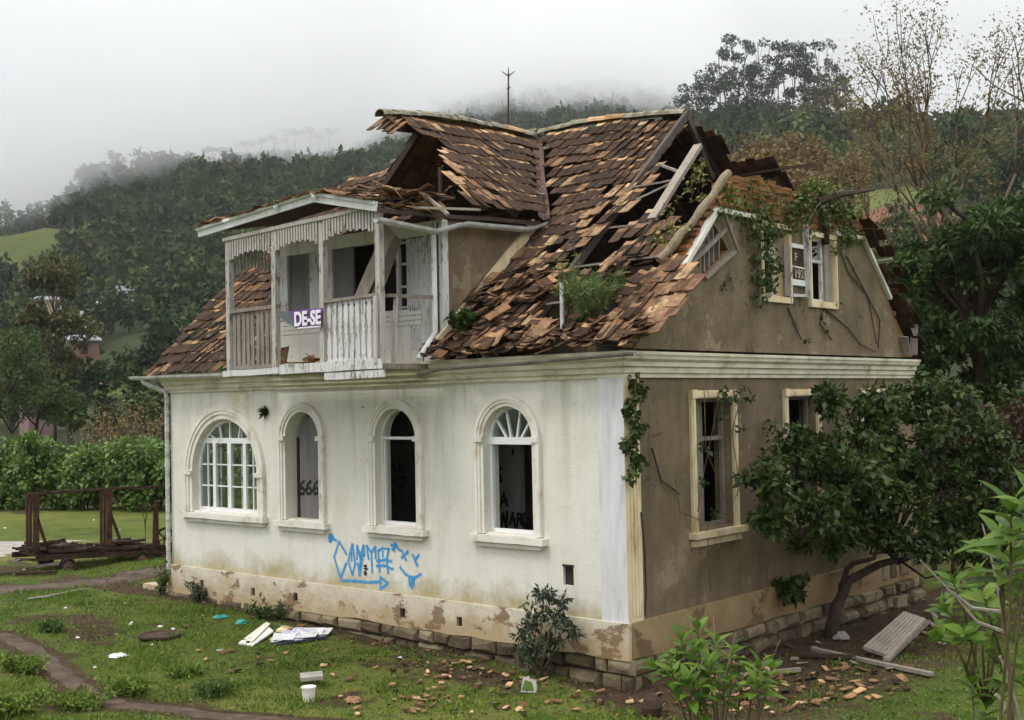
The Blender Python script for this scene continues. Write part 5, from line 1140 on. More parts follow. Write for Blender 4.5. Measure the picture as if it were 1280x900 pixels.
for k, (px, py, w, h, l) in enumerate([(12, 470, 2.6, 2.6, 'leafpine'), (46, 492, 2.2, 1.7, 'leafpine'), (-30, 455, 3., 3., 'leafpine')]):
    d = 74 + 3 * k; b = hp(px, d); c = fars(px, d, zat(px, py, d)); C, Rr = crown_clumps(np.random.default_rng(70 + k), c, (w, w, h), 20, .5, .95, .7)
    tree('pine_tree', ['soft bright green pine at the left edge', 'low spreading pine beside the tall slender tree', 'broad pine cut off by the left edge of the view'][k], 'tree', b, (b.x, b.y, c[2] + h * .6), (C, Rr), 150, .3, .1, l, 'bark', .16, droop=-.2)
hedge = [(-20, 546), (14, 538), (44, 540), (74, 548), (104, 552), (130, 545), (156, 552), (178, 548), (200, 543), (225, 548), (262, 545), (300, 548), (350, 548)]
for k, (px, py) in enumerate(hedge):
    d = 46.5 + rnd.uniform(-1.2, 1.2); b = far(px, d); b.z = float(gz(b.x, b.y)); h = zat(px, py, d) - b.z; c = (b.x, b.y, b.z + h * .47); C, Rr = crown_clumps(np.random.default_rng(400 + k), c, (.95, .95, h * .5), 34, .2, .45, .9, .1)
    tree('hedge_shrub', 'leafy green shrub in the hedge row behind the field', 'shrub', b, (b.x, b.y, b.z + h * .8), (C, Rr), 95, .2, .11, 'leafhedge', 'bark', .05, 'shrubs of the green hedge', up=.8)
def twiggy(name, label, base, H, spread, n, bark, r0, group=None, leaves=0, leaf=None, L=.1, cat='tree', lean=(0, 0), depth=4, split=(2, 3), ln=.36, up=.35, decay=(.5, .7)):
    e = empty(name, base, label=label, cat=cat, group=group); m = MB(); tips = []
    def grow(p, d, l, r, k):
        q = p + d * l; mid = p.lerp(q, .5) + Vector((rnd.gauss(0, .04), rnd.gauss(0, .04), rnd.gauss(0, .02))) * l; m.tube([p, mid, q], [r, r * .82, r * .66], 6 if k > 2 else 4)
        if k <= 0: tips.append(q); return
        if k <= 2: tips.append(mid)
        for i in range(rnd.randint(*split) + (1 if k == depth else 0)):
            nd = (d + Vector((rnd.gauss(0, spread), rnd.gauss(0, spread), rnd.gauss(up * .5, .22)))).normalized(); grow(q if i < 2 else p.lerp(q, rnd.uniform(.5, .95)), nd, l * rnd.uniform(.62, .92), r * rnd.uniform(*decay), k - 1)
    b = Vector(base); b.z -= .2; grow(b, Vector((lean[0], lean[1], 1)).normalized(), H * ln, r0, depth); m.build('trunk', M[bark], e, smooth=True)
    if leaves:
        T = np.array([list(t) for t in tips]); idx = rng.integers(0, len(T), leaves); Pp = T[idx] + rng.normal(size=(leaves, 3)) * L * 2.4; D = unit(rng.normal(size=(leaves, 3)) - np.array([0, 0, .4])); Nn = unit(rng.normal(size=(leaves, 3)) + np.array([0, 0, .6])); s = L * rng.uniform(.6, 1.3, leaves); V, F = leafquads(Pp, D, Nn, s, s * .5); build_np('crown', V, F, M[leaf], tone=rng.random(len(F)), parent=e)
    return e
for k, (px, d, h) in enumerate([(128, 62, 3.2), (150, 60, 3.8), (168, 58, 4.2), (190, 60, 4.), (205, 63, 3.6), (112, 66, 3.)]):
    twiggy('bare_shrub', 'brown leafless bush between the hedge and the house', hp(px, d), h, .55, 3, 'barkgrey', .05, 'brown bare bushes behind the hedge', 170, 'leafochre', .22, 'shrub', depth=4, ln=.3)
# ------------------------------------------------------------------ RIGHT SIDE TREES
def at3(px, py, d): return Vector(fars(px, d, zat(px, py, d)).tolist())
d = 33; r = np.random.default_rng(91); b = far(1230, d); b.z = float(gz(b.x, b.y)); CC = []; RRs = []
for px, py, a, bb_, n in [(1215, 290, 1.9, 1.3, 18), (1150, 330, 1.1, 1.2, 12), (1265, 330, 1.6, 1.6, 14), (1180, 400, 1.6, 1.4, 16), (1260, 430, 1.8, 1.5, 14), (1150, 440, 1.0, 1.1, 9), (1300, 260, 1.6, 1.2, 9), (1215, 500, 1.8, 1.0, 12), (1330, 400, 1.8, 2.2, 10)]:
    C, Rr = crown_clumps(r, at3(px, py, d + r.uniform(-1, 1)), (a, a, bb_), n, .35, .7, .7, .15); CC.append(C); RRs.append(Rr)
tree('broadleaf_tree', 'large dense dark green tree behind the right end of the house', 'tree', b, (b.x, b.y, zat(1230, 300, d)), (np.concatenate(CC), np.concatenate(RRs)), 250, .21, .1, 'leafbroad', 'bark', .32, limbn=30, shell=.35, up=.7)
for k, (px, py, a, h, n) in enumerate([(1185, 560, 1.0, 1.3, 16), (1240, 580, 1.1, 1.5, 18), (1290, 560, 1.1, 1.6, 14), (1160, 640, .8, .8, 9)]):
    d = 25.5 + k * .8; b = far(px, d); b.z = float(gz(b.x, b.y)); c = at3(px, py, d); C, Rr = crown_clumps(np.random.default_rng(130 + k), c, (a, a, h), n, .25, .5, .8, .1)
    tree('brown_shrub', ['reddish brown shrub right of the house corner', 'tall reddish shrub under the dark tree', 'reddish shrub at the right edge of the view', 'low dull shrub behind the fallen panel'][k], 'shrub', b, (b.x, b.y, c[2] + h * .5), (C, Rr), 130, .15, .08, 'leafred' if k < 3 else 'leafdark', 'bark', .06, limbn=16)
for k, (px, d, py, le) in enumerate([(1172, 60, 20, (-.05, 0)), (1222, 58, 65, (.04, .0)), (1275, 62, 50, (.05, 0)), (1140, 75, 190, (-.05, 0))]):
    b = hp(px, d); H = zat(px, py, d) - b.z
    twiggy('bare_tree', ['tallest half bare tree against the sky at the right', 'dark forked bare tree right of the tallest one', 'bare tree at the right edge of the view', 'smaller leaning bare tree above the red earth'][k], b, H, .3, 4, 'barkolive', .22 if k < 3 else .13, None, 4200 if k == 0 else 2600, 'leafochre', .17, depth=5, ln=.3, lean=le, split=(2, 2), up=.3, decay=(.58, .7))
for k, (px, py, d, w) in enumerate([(925, 195, 118, 2.6), (950, 200, 112, 2.8), (980, 190, 120, 2.8), (1005, 205, 110, 2.6), (1030, 200, 116, 2.4), (1062, 225, 108, 2.), (970, 225, 100, 2.2), (1020, 232, 98, 2.2), (1085, 215, 120, 1.8)]):
    b = hp(px, d); c = at3(px, py, d); C, Rr = crown_clumps(np.random.default_rng(160 + k), c, (w, w, 2.1), 16, .7, 1.2, .75, .1)
    tree('autumn_tree', 'ochre brown thinly leafed tree beyond the gable', 'tree', b, (b.x, b.y, c[2] + 1.2), (C, Rr), 60, .36, .24, 'leafochre', 'barkgrey', .14, 'ochre trees beyond the gable', limbn=14, shell=.2)
b = hp(1070, 150); C, Rr = crown_clumps(np.random.default_rng(180), at3(1070, 200, 150), (1.8, 1.8, 2.2), 8, .8, 1.2); tree('young_tree', 'small bright yellow green tree at the edge of the grass slope', 'tree', b, (b.x, b.y, zat(1070, 190, 150)), (C, Rr), 60, .4, .3, 'leafyel', 'barkgrey', .1)
# ------------------------------------------------------------------ THE TREE AGAINST THE SIDE WALL
tb = gp(1034, 797); tx = tb.x
e = empty('leaning_tree', tb, label='dark leafy tree with a forked leaning trunk hiding the side wall', cat='tree')
S = lambda px, py, x: side(px, py, x)
m = MB(); m.tube([tb - Vector((0, 0, .2)), S(1045, 760, tx + .02), S(1062, 725, tx + .1), S(1100, 705, tx + .2), S(1150, 692, tx + .4), S(1180, 660, tx + .5)], [.14, .1, .075, .065, .05, .03], 8)
m.tube([S(1052, 742, tx + .04), S(1058, 712, tx), S(1068, 704, tx), S(1092, 698, tx - .05), S(1110, 640, tx)], [.07, .05, .045, .04, .025], 7)
CC = []; RRs = []; r = np.random.default_rng(33)
for px, py, x, a, h, n in [(1040, 505, 1.0, .4, .3, 5), (960, 600, 1.1, .5, .45, 8), (1040, 570, 1.1, 1.0, .5, 16), (1110, 545, 1.2, 1.0, .55, 16), (1010, 630, 1.1, .85, .4, 13), (1080, 620, 1.3, 1.0, .5, 18), (1140, 600, 1.5, 1.0, .6, 18), (1085, 500, 1.0, .6, .3, 8), (1180, 560, 1.6, .9, .7, 12), (1110, 660, 1.3, .9, .3, 10), (1040, 670, 1., .7, .25, 8), (1190, 640, 1.8, .7, .5, 9), (960, 650, 1.1, .35, .25, 5), (1215, 600, 2., .8, .7, 12), (1150, 510, 1.4, .7, .5, 10), (1085, 580, 1.0, .9, .5, 14), (1160, 680, 1.7, .7, .3, 8), (985, 565, 1., .5, .4, 8), (1210, 690, 2.2, .7, .4, 8), (1240, 560, 2.3, .8, .6, 12), (1245, 640, 2.4, .8, .5, 12), (1200, 520, 1.8, .6, .5, 8)]:
    C, Rr = crown_clumps(r, side(px, py, x), (a * .8, a, h), n, .14, .3, .75, .1); CC.append(C); RRs.append(Rr)
C, Rr = np.concatenate(CC), np.concatenate(RRs)
for c in C[::6]: c = Vector(c); m.tube([S(1110, 690, tx + .2), Vector(((tx + c.x) / 2, (c.y + 6.5) / 2, c.z - .3)), c], [.03, .018, .006], 5)
m.build('trunk', M['bark'], e, smooth=True); V, F = clump_leaves(C, Rr, 72, .125, .07, .7, .3, .05); build_np('crown', V, F, M['leafdark2'], tone=rng.random(len(F)) * .7 + np.repeat(rng.random(len(C)), 72) * .3, parent=e)
# sapling before the front wall
_p = front(674, 846, -.42); b = Vector((_p.x, _p.y, float(gz(_p.x, _p.y)))); e = empty('sapling', b, label='dark green bushy sapling growing against the front wall', cat='sapling'); CC, RRs = [], []; r = np.random.default_rng(44); m = MB()
for px, py, rr, n in [(680, 745, .18, 6), (665, 775, .22, 8), (695, 770, .2, 7), (660, 805, .2, 7), (685, 800, .22, 7), (712, 793, .12, 4), (672, 828, .2, 6), (650, 790, .12, 3), (700, 752, .12, 3)]:
    C, Rr = crown_clumps(r, front(px, py, b.y + .05), (rr, rr * .9, rr), n, .06, .12, .9, .0); CC.append(C); RRs.append(Rr)
    m.tube([b + Vector((rnd.gauss(0, .03), 0, -.05)), front(px * .5 + 336, py * .5 + 419, b.y), front(px, py, b.y + .05)], [.018, .012, .005], 5)
m.build('stem', M['stem'], e, smooth=True); C, Rr = np.concatenate(CC), np.concatenate(RRs); V, F = clump_leaves(C, Rr, 26, .1, .03, .5, .2, .2); build_np('foliage', V, F, M['leafgrey2'], tone=rng.random(len(F)), parent=e)
# ------------------------------------------------------------------ VINES
def vine(name, label, stems, spots, n, L, W, leaf, cat='vine', bark='stem', rs=.012, up=.1, out=(0, 0, 0), group=None):
    base = Vector(stems[0][0]) if stems else Vector(spots[0][0]); e = empty(name, base, label=label, cat=cat, group=group); m = MB()
    for s in stems: m.tube([Vector(p) for p in s], [rs * (1 - .5 * i / len(s)) for i in range(len(s))], 5)
    if stems: m.build('stem', M[bark], e, smooth=True)
    if spots:
        C = np.array([list(p) for p, r in spots]); Rr = np.array([r if np.ndim(r) else [r] * 3 for p, r in spots]); V, F = clump_leaves(C, Rr, n, L, W, up, .5, .2); build_np('foliage', V, F, M[leaf], tone=rng.random(len(F)), parent=e)
    return e
sv = lambda px, py, x=.08: side(px, py, x)
vine('creeper', 'green leafy creeper hanging from the cornice at the corner', [[sv(797, 468, .3), sv(792, 500, .12), sv(796, 560, .1), sv(795, 606, .1)]], [(sv(793 + 8 * math.sin(k), 478 + k * 7, .12), (.06, .13 if k < 12 else .06, .1)) for k in range(18)], 22, .085, .07, 'leaf')
vine('creeper', 'sparse creeper trailing over the side window nearest the corner', [[sv(880, 484, .15), sv(882, 560), sv(905, 620), sv(884, 660), sv(888, 740)], [sv(930, 480, .15), sv(915, 540), sv(925, 610), sv(910, 640), sv(880, 655)], [sv(845, 600), sv(850, 640), sv(875, 650)], [sv(965, 520, .12), sv(938, 535), sv(925, 560), sv(922, 620)], [sv(900, 484, .16), sv(892, 530), sv(880, 590), sv(872, 640)]], [(sv(*p, .16), .07) for p in ((905, 488), (920, 492), (932, 486), (900, 500), (918, 505), (965, 528), (960, 540), (938, 500), (905, 520), (880, 600), (893, 640), (882, 560), (925, 535))], 12, .08, .055, 'leaf', rs=.008)
vine('creeper', 'dense creeper smothering the left upper gable window', [[sv(930, 240, .1), sv(950, 300), sv(952, 350), sv(960, 376)]], [(sv(rnd.uniform(942, 974), rnd.uniform(290, 372), .1), .13) for k in range(26)] + [(sv(rnd.uniform(938, 960), rnd.uniform(255, 300), .08), .1) for k in range(8)], 13, .09, .07, 'leaf')
vine('creeper', 'leafy creeper sprawling over the brick top of the gable', [[sv(1030, 300, .08), sv(1031, 262, .08), sv(1020, 245, .1), sv(960, 240, .1)], [sv(935, 250), sv(940, 230), sv(925, 225)]], [(side(rnd.uniform(905, 1070), rnd.uniform(232, 290), rnd.uniform(-.05, .16)), rnd.uniform(.08, .22)) for k in range(75)] + [(side(rnd.uniform(1040, 1075), rnd.uniform(260, 310), rnd.uniform(.03, .16)), .13) for k in range(14)] + [(sv(rnd.uniform(1000, 1060), rnd.uniform(236, 262), .1), .2) for k in range(14)], 24, .08, .055, 'leafvine', up=.6)
e = vine('dead_vine', 'thick dead vine trunk with a broken branch on the gable top', [[sv(1033, 306, .08), sv(1032, 270, .1), sv(1030, 247, .12)]], [], 1, .1, .1, 'leaf', 'vine', 'bark', .07)
m = MB(); m.tube([sv(1022, 252, .1), sv(1048, 243, .15), sv(1072, 240, .2), sv(1093, 237, .2)], [.06, .07, .035, .025], 6); m.build('branch', M['bark'], e)
m = MB()
for s in ([(1022, 256), (1012, 275), (1003, 290)], [(1028, 250), (1018, 262), (1024, 280)], [(1040, 246), (1052, 262), (1058, 280)]): m.tube([sv(*p, .14) for p in s], [.02, .015, .008], 5)
m.build('root', M['barkgrey'], e)
vine('dry_vine', 'leafless dry vine stems spreading over the gable plaster', [[sv(1046, 300, .05), sv(1060, 340, .05), sv(1085, 370, .05), sv(1096, 430, .05)], [sv(1058, 320, .05), sv(1100, 400, .05), sv(1098, 436, .05)], [sv(1030, 385, .05), sv(1060, 410, .05), sv(1075, 430, .05), sv(1095, 440, .05)], [sv(985, 385, .05), sv(995, 410, .05), sv(1002, 425, .05)], [sv(1030, 385, .05), sv(1025, 405, .05), sv(1040, 425, .05)]], [(sv(*p, .08), .05) for p in ((1030, 400), (1032, 412), (1010, 425), (1048, 380), (908, 350), (905, 358))], 7, .07, .05, 'leaf', bark='bark', rs=.014)
vine('creeper', 'creeper threading the broken roof edge beside the verge log', [], [(Vector(rz(rnd.uniform(-.75, .0), rnd.uniform(1.3, 3.), .05)), rnd.uniform(.06, .16)) for k in range(20)] + [(Vector(rz(rnd.uniform(-1.0, -.7), rnd.uniform(2.4, 3.6), -.1)), .09) for k in range(8)], 12, .06, .045, 'leafyel')
vine('dry_vine', 'dry brown vine clinging to the side wall next to the pilaster', [[sv(802, 640, .05), sv(806, 690, .05), sv(808, 740, .05), sv(806, 770, .09)], [sv(815, 560, .05), sv(826, 600, .04), sv(850, 618, .04)]], [], 1, .1, .1, 'leaf', bark='bark', rs=.016)
# weeds on the roof and the ground
def weed(name, label, base, H, R, n, leaf, L, W, cat='weed', group=None, ns=16):
    e = empty(name, base, label=label, cat=cat, group=group); m = MB(); base = Vector(base); C = []
    for k in range(ns):
        a = rnd.uniform(0, 6.28); r_ = R * rnd.random() ** .5; t = base + Vector((math.cos(a) * r_, math.sin(a) * r_ * .8, H * rnd.uniform(.5, 1))); mid = base.lerp(t, .5) + Vector((0, 0, H * .08)); m.tube([base + Vector((rnd.gauss(0, .05), rnd.gauss(0, .05), -.05)), mid, t], [.008, .006, .002], 4)
        for q in np.linspace(.25, 1, 7): C.append(list(base.lerp(mid, q * 2) if q < .5 else mid.lerp(t, q * 2 - 1)))
    m.build('stem', M['stem'], e); C = np.array(C); V, F = clump_leaves(C, np.full((len(C), 3), R * .13), n, L, W, .3, -.5, .1); build_np('foliage', V, F, M[leaf], tone=rng.random(len(F)), parent=e); return e
b = Vector(rz(-.72, .12, .02)); weed('roof_weed', 'bushy green weed growing out of the roof gap', b + Vector((.12, -.02, 0)), .8, .55, 9, 'leafweed', .1, .014, ns=34)
weed('roof_weed', 'thin yellowish weed standing left of the bushy roof weed', b + Vector((-.42, .15, 0)), 1.05, .22, 9, 'leafyel', .06, .014, ns=16)
weed('roof_weed', 'small dark green weed among slumped tiles near the downpipe', Vector(rz(-3.05, .0, .1)), .35, .25, 12, 'leaf', .09, .05, ns=10)
weed('roof_weed', 'tiny fern sprouting from the cracked front wall', front(331, 520, -.02), .14, .12, 5, 'leafdark', .08, .02, ns=6)
weed('wall_weed', 'scrubby green weed at the left foot of the house', Vector((-11.3, -.15, -.68)), .75, .25, 5, 'leafweed', .1, .03, ns=12)
weed('wall_weed', 'dark trailing weed at the foot of the plinth below the boarded window', Vector((-7.6, -.3, -.8)), .4, .5, 5, 'leaf', .1, .03, ns=18)
weed('wall_weed', 'pale weed standing against the left plinth', Vector((-9.9, -.25, -.72)), .5, .24, 5, 'leafgrey2', .1, .025, ns=9)
weed('wall_weed', 'broad leaved weed on the side wall plinth near the leaning trunk', side(990, 752, .3), .3, .3, 3, 'leafdark2', .15, .11, ns=9)
for k, (px, py, H, R) in enumerate([(64, 790, .3, .22), (25, 838, .35, .4), (160, 868, .25, .4), (265, 868, .28, .3), (100, 885, .3, .35), (230, 845, .16, .25), (20, 890, .45, .5), (330, 745, .3, .3)]):
    weed('grass_weed', ['round dark weed on the lawn near the left path', 'bright feathery weed clump beside the dirt path', 'weed clump at the bottom left beside the dirt path', 'weed clump on the lawn left of the white tub', 'low weed clump beyond the path at the bottom edge', 'small weed between the iron disc and the bottom path', 'large weed clump in the bottom left corner', 'tuft of weeds at the foot of the plinth by the dark bag'][k], gp(px, py), H * .5, R * 1.15, 8, ['leafweed', 'leafgrass', 'leafgrass', 'leafweed', 'leafgrass', 'leafgrass', 'leafgrass', 'leafdark'][k], .085, .03, ns=16)
# ------------------------------------------------------------------ BIG LEAFED PLANTS CLOSE TO THE CAMERA
def bigleaves(P, D, Nn, L, W):
    S_ = unit(np.cross(D, Nn)); Nn = np.cross(S_, D); VV = []; k = len(P); L = L.reshape(-1, 1); W = W.reshape(-1, 1)
    prof = [(0, .06), (.15, .5), (.38, 1.), (.62, .86), (.85, .4), (1., .02)]
    for t, w in prof:
        for s in (-1, 0, 1): VV.append(P + D * L * t + S_ * W * .5 * w * s + Nn * (abs(s) * .16 * W * w - L * .32 * t * t + .05 * W * np.sin(t * 9 + s * 2 + P[:, :1] * 40)))
    V = np.stack(VV, 1).reshape(-1, 3); F = []
    for r in range(5):
        for j in (0, 1): a = r * 3 + j; F.append([a, a + 1, a + 4, a + 3])
    F = (np.array(F)[None] + (np.arange(k) * 18)[:, None, None]).reshape(-1, 4); return V, F
def bigplant(label, base, stems, L, W, per, leaf, r0=.012):
    e = empty('broadleaf_shrub', base, label=label, cat='shrub'); m = MB(); P = []; D = []; Nn = []; Ls = []
    for st in stems:
        pts = [Vector(p) for p in st]; m.tube(pts, [r0 * (1.2 - .7 * i / (len(pts) - 1)) for i in range(len(pts))], 6); tip = pts[-1]; ax = (pts[-1] - pts[-2]).normalized(); n = per
        for i in range(n):
            t = i / n; a = i * 2.4 + rnd.random(); s = Vector((math.cos(a), math.sin(a), 0)); dd = (s * (.5 + .9 * t) + ax * (1.1 - 1.3 * t) ).normalized(); P.append(list(tip - ax * (t * .22 * L / .16))); D.append(list(dd)); Nn.append(list((ax * 1.0 - s * .35 + Vector((0, 0, .4))).normalized())); Ls.append(L * (.55 + .75 * math.sin(.4 + t * 2.2)) * rnd.uniform(.8, 1.15))
    m.build('stem', M['stem'], e, smooth=True); Ls = np.array(Ls); V, F = bigleaves(np.array(P), unit(np.array(D)), unit(np.array(Nn)), Ls, Ls * W / L); build_np('foliage', V, F, M[leaf], tone=np.repeat(rng.random(len(P)), 10), parent=e, smooth=True); return e
def ray(px, py, d): 
    v = wr(px, py); return Vector(CAM + v * (d / float(v @ FWD)))
def stem_to(base, px, py, d, ctrl=None):
    t = ray(px, py, d); b = Vector(base); m1 = b.lerp(t, .4) + Vector((rnd.gauss(0, .03), rnd.gauss(0, .03), .03)); m2 = b.lerp(t, .75) + Vector((rnd.gauss(0, .03), rnd.gauss(0, .03), .03)); return [b, m1, m2, t]
b = ray(1262, 960, 4.6); b.z = float(gz(b.x, b.y)); st = [stem_to(b, *q) for q in ((1264, 632, 4.3), (1248, 668, 4.6), (1292, 618, 4.2))]
trunk = [b, ray(1262, 840, 4.6), ray(1250, 740, 4.6), ray(1272, 690, 4.5)]
st.append(trunk); st += [[ray(1252, 748, 4.6), ray(1225, 735, 4.55), ray(1195, 712, 4.5), ray(1172, 700, 4.5)], [ray(1258, 790, 4.6), ray(1215, 775, 4.5), ray(1200, 752, 4.4)]]
bigplant('large bright green broad leaved shrub at the right foreground edge', b, st[:4], .145, .06, 12, 'leafbright', .007)
b2 = ray(1225, 980, 6.2); b2.z = float(gz(b2.x, b2.y)); hub = [ray(1232, 880, 6.2), ray(1255, 860, 6.3), ray(1215, 850, 6.1)]
bigplant('lower fresh green shrub with pale twigs beneath the large foreground leaves', b2, [[b2, h_] for h_ in hub] + [stem_to(rnd.choice(hub), px, py, d) for px, py, d in ((1190, 725, 6.), (1212, 735, 6.2), (1180, 760, 6.1), (1225, 715, 6.4), (1205, 790, 5.9), (1240, 770, 6.2), (1180, 790, 6.4), (1252, 820, 6.2), (1270, 740, 6.4), (1275, 850, 6.), (1230, 745, 5.9), (1268, 700, 6.3))], .1, .046, 12, 'leafbright', .007)
e = empty('bare_twigs', ray(1265, 960, 4.9), label='bare pale forked twigs in front of the right foreground shrub', cat='twigs'); m = MB()
for s in ([(1268, 930), (1258, 800), (1245, 720), (1228, 655)], [(1255, 790), (1222, 778), (1200, 752), (1150, 700)], [(1252, 765), (1215, 760), (1190, 740)], [(1280, 920), (1262, 850), (1250, 820)], [(1248, 905), (1256, 880), (1244, 868)]): m.tube([ray(*p, 4.9) for p in s], [.009, .007, .006, .003][:len(s)], 5)
m.build('twig', M['wpale'], e)
b3 = ray(905, 960, 8.2); b3.z = float(gz(b3.x, b3.y)); bigplant('fresh green broad leaved shrub at the bottom in front of the corner', b3, [stem_to(b3, px, py, d) for px, py, d in ((838, 838, 8.), (850, 795, 8.2), (872, 782, 8.3), (868, 812, 8.1), (885, 830, 8.), (893, 800, 8.4), (815, 830, 8.1), (905, 850, 8.2), (930, 835, 8.3), (950, 830, 8.1), (945, 850, 8.), (965, 832, 8.3), (860, 850, 7.9), (915, 812, 8.5), (880, 865, 8.), (845, 822, 8.2))], .13, .055, 12, 'leafbright', .01)
e = empty('dry_stalks', b3 + Vector((.1, .1, 0)), label='thin dry stalks poking out of the bottom shrub', cat='stalks'); m = MB()
for s in ([(905, 930), (893, 800), (892, 770)], [(870, 930), (866, 800), (862, 768)], [(925, 930), (905, 850), (920, 790)], [(955, 930), (945, 870), (975, 800)]): m.tube([ray(*p, 8.3) for p in s], [.007, .004, .002], 4)
m.build('stalk', M['wpale'], e)
# ------------------------------------------------------------------ GRASS
def grass():
    r = np.random.default_rng(3); n = 480000; x = r.uniform(-20, 4.5, n); y = r.uniform(-7.5, 8.5, n); d = np.hypot(x - CAM[0], y - CAM[1])
    k = (r.random(n) > bare(x, y) * 1.05) & ~((x > L0 - .1) & (x < .15) & (y > -.12)) & (r.random(n) < np.clip(1.35 - d / 34, .25, 1)) & (vnoise(x, y, 1.2, 3, 55) + r.random(n) * .5 > .52)
    x, y = x[k], y[k]; n = len(x); z = gz(x, y); P = np.stack([x, y, z - .01], 1); h = r.uniform(.02, .08, n) * (.3 + 2.6 * vnoise(x, y, 1.9, 3, 8) ** 2.2); D = unit(np.stack([r.normal(0, .55, n), r.normal(0, .55, n), np.ones(n)], 1)); S_ = unit(np.cross(D, unit(r.normal(size=(n, 3))))); w = (r.uniform(.006, .014, n))[:, None]
    t = P + D * h[:, None] + S_ * 0; V = np.stack([P - S_ * w, P + S_ * w, t + S_ * w * .35 + np.array([0, 0, -.1]) * h[:, None], t - S_ * w * .2], 1).reshape(-1, 3); F = np.arange(4 * n).reshape(-1, 4)
    tone = np.clip(vnoise(x, y, .7, 3, 21) * .9 + r.normal(0, .18, n), 0, 1); build_np('grass', V, F, M['leafgrass'], tone=tone, kind='stuff', label='short patchy green grass on the lawn', cat='grass')
    # broad creeping weeds between the grass
    n = 30000; x = r.uniform(-19, 4, n); y = r.uniform(-7.5, 8, n); k = (vnoise(x, y, 1.1, 3, 91) > .55) & (r.random(n) > bare(x, y)) & ~((x > L0 - .1) & (x < .2) & (y > -.15)); x, y = x[k], y[k]; n = len(x); P = np.stack([x, y, gz(x, y) + r.uniform(.0, .04, n)], 1)
    a = r.uniform(0, 6.28, n); D = unit(np.stack([np.cos(a), np.sin(a), r.uniform(-.1, .6, n)], 1)); Nn = unit(np.stack([r.normal(0, .4, n), r.normal(0, .4, n), np.ones(n)], 1)); L = r.uniform(.03, .075, n); V, F = leafquads(P, D, Nn, L, L * .7)
    build_np('ground_cover', V, F, M['leafweed'], tone=r.random(n), kind='stuff', label='low broad leaved ground cover among the grass', cat='ground cover')
grass()
M['leaflitter'] = leafmat('dead_leaf_litter', [(0., (.05, .03, .018)), (.5, (.13, .08, .04)), (1., (.28, .18, .09))], .8, .1, .05)
def litter():
    r = np.random.default_rng(12); n = 26000; x = r.uniform(-14, 4.5, n); y = r.uniform(-7, 8.5, n); k = (r.random(n) < .06 + .6 * bare(x, y) * (vnoise(x, y, 1.4, 3, 61) > .42)) & ~((x > L0 - .1) & (x < .15) & (y > -.12)) & (seg_dist(x, y, dirt_pts) > .25); x, y = x[k], y[k]; n = len(x)
    a = r.uniform(0, 6.28, n); D = unit(np.stack([np.cos(a), np.sin(a), r.uniform(-.1, .25, n)], 1)); Nn = unit(np.stack([r.normal(0, .35, n), r.normal(0, .35, n), np.ones(n)], 1)); L = r.uniform(.025, .08, n); V, F = leafquads(np.stack([x, y, gz(x, y) + r.uniform(.012, .04, n)], 1), D, Nn, L, L * r.uniform(.3, .8, n), .3)
    build_np('leaf_litter', V, F, M['leaflitter'], tone=r.random(n), kind='stuff', label='brown dead leaves and crumbs scattered on the ground', cat='leaf litter')
litter()
# ------------------------------------------------------------------ RUSTED TRAILER ON THE FIELD
TX = -17.1
tr = lambda px, py, x=TX: side(px, py, x)
w1, w2 = gp(85, 717), gp(178, 708)
tl_ = empty('trailer', gp(120, 716), label='rusty derelict farm trailer with two upright door shaped frames', cat='trailer')
def tpart(m, n, mat='iron', parent=tl_, **k): return m.build(n, M[mat], parent, **k)
def wheel(c, ax, r, parent):
    c = Vector(c); ax = Vector(ax).normalized(); u = ax.cross(Vector((0, 0, 1))).normalized(); v = ax.cross(u)
    m = MB(); n = 20; pr = [(-.06, r * .72), (-.075, r * .9), (-.05, r), (.05, r), (.075, r * .9), (.06, r * .72)]; k = len(pr); vs = []
    for i in range(n):
        t = 2 * math.pi * i / n; e = u * math.cos(t) + v * math.sin(t)
        for a, rr in pr: vs.append(c + ax * a + e * rr)
    m.add(vs, [(i * k + j, ((i + 1) % n) * k + j, ((i + 1) % n) * k + (j + 1) % k, i * k + (j + 1) % k) for i in range(n) for j in range(k)]); w = m.build('wheel', M['iron'], parent)
    m = MB(); m.tube([c - ax * .05, c + ax * .02, c + ax * .05], [r * .74, r * .74, r * .5], 16); m.tube([c + ax * .05, c + ax * .11], [r * .22, r * .16], 8); m.build('rim', M['rim'], w)
M['rim'] = simple('rusty_rim', [(.3, (.07, .045, .035)), (.7, (.2, .125, .09))], 8, .8, .3)
for px, py, r in ((84.5, 707, .19), (177.5, 698.5, .2)):
    c = tr(px, py); wheel(c, (1, -.15, 0), r, tl_); wheel(c + Vector((-1.25, .1, 0)), (1, -.15, 0), r, tl_)
m = MB()
for dx in (0, -1.15):
    m.beam(tr(45, 697, TX) + Vector((dx, 0, 0)), tr(208, 690, TX) + Vector((dx, 0, 0)), .08, .13, seg=6, wob=.01); m.beam(tr(60, 690, TX) + Vector((dx, 0, 0)), tr(205, 682, TX) + Vector((dx, 0, 0)), .1, .07, seg=6, wob=.02)
for px in (52, 78, 105, 130, 155, 178, 200): m.beam(tr(px, 694), tr(px, 694) + Vector((-1.15, .08, 0)), .07, .08)
tpart(m, 'chassis')
m = MB(); m.beam(tr(8, 701), tr(48, 708), .06, .06); m.beam(tr(48, 708), tr(73, 704), .06, .06); m.beam(tr(18, 699, TX - .7), tr(60, 700, TX - .7), .06, .06); m.beam(tr(20, 702), tr(25, 700, TX - .7), .05, .05); tpart(m, 'drawbar', 'wgrey2')
m = MB(); r = random.Random(5)
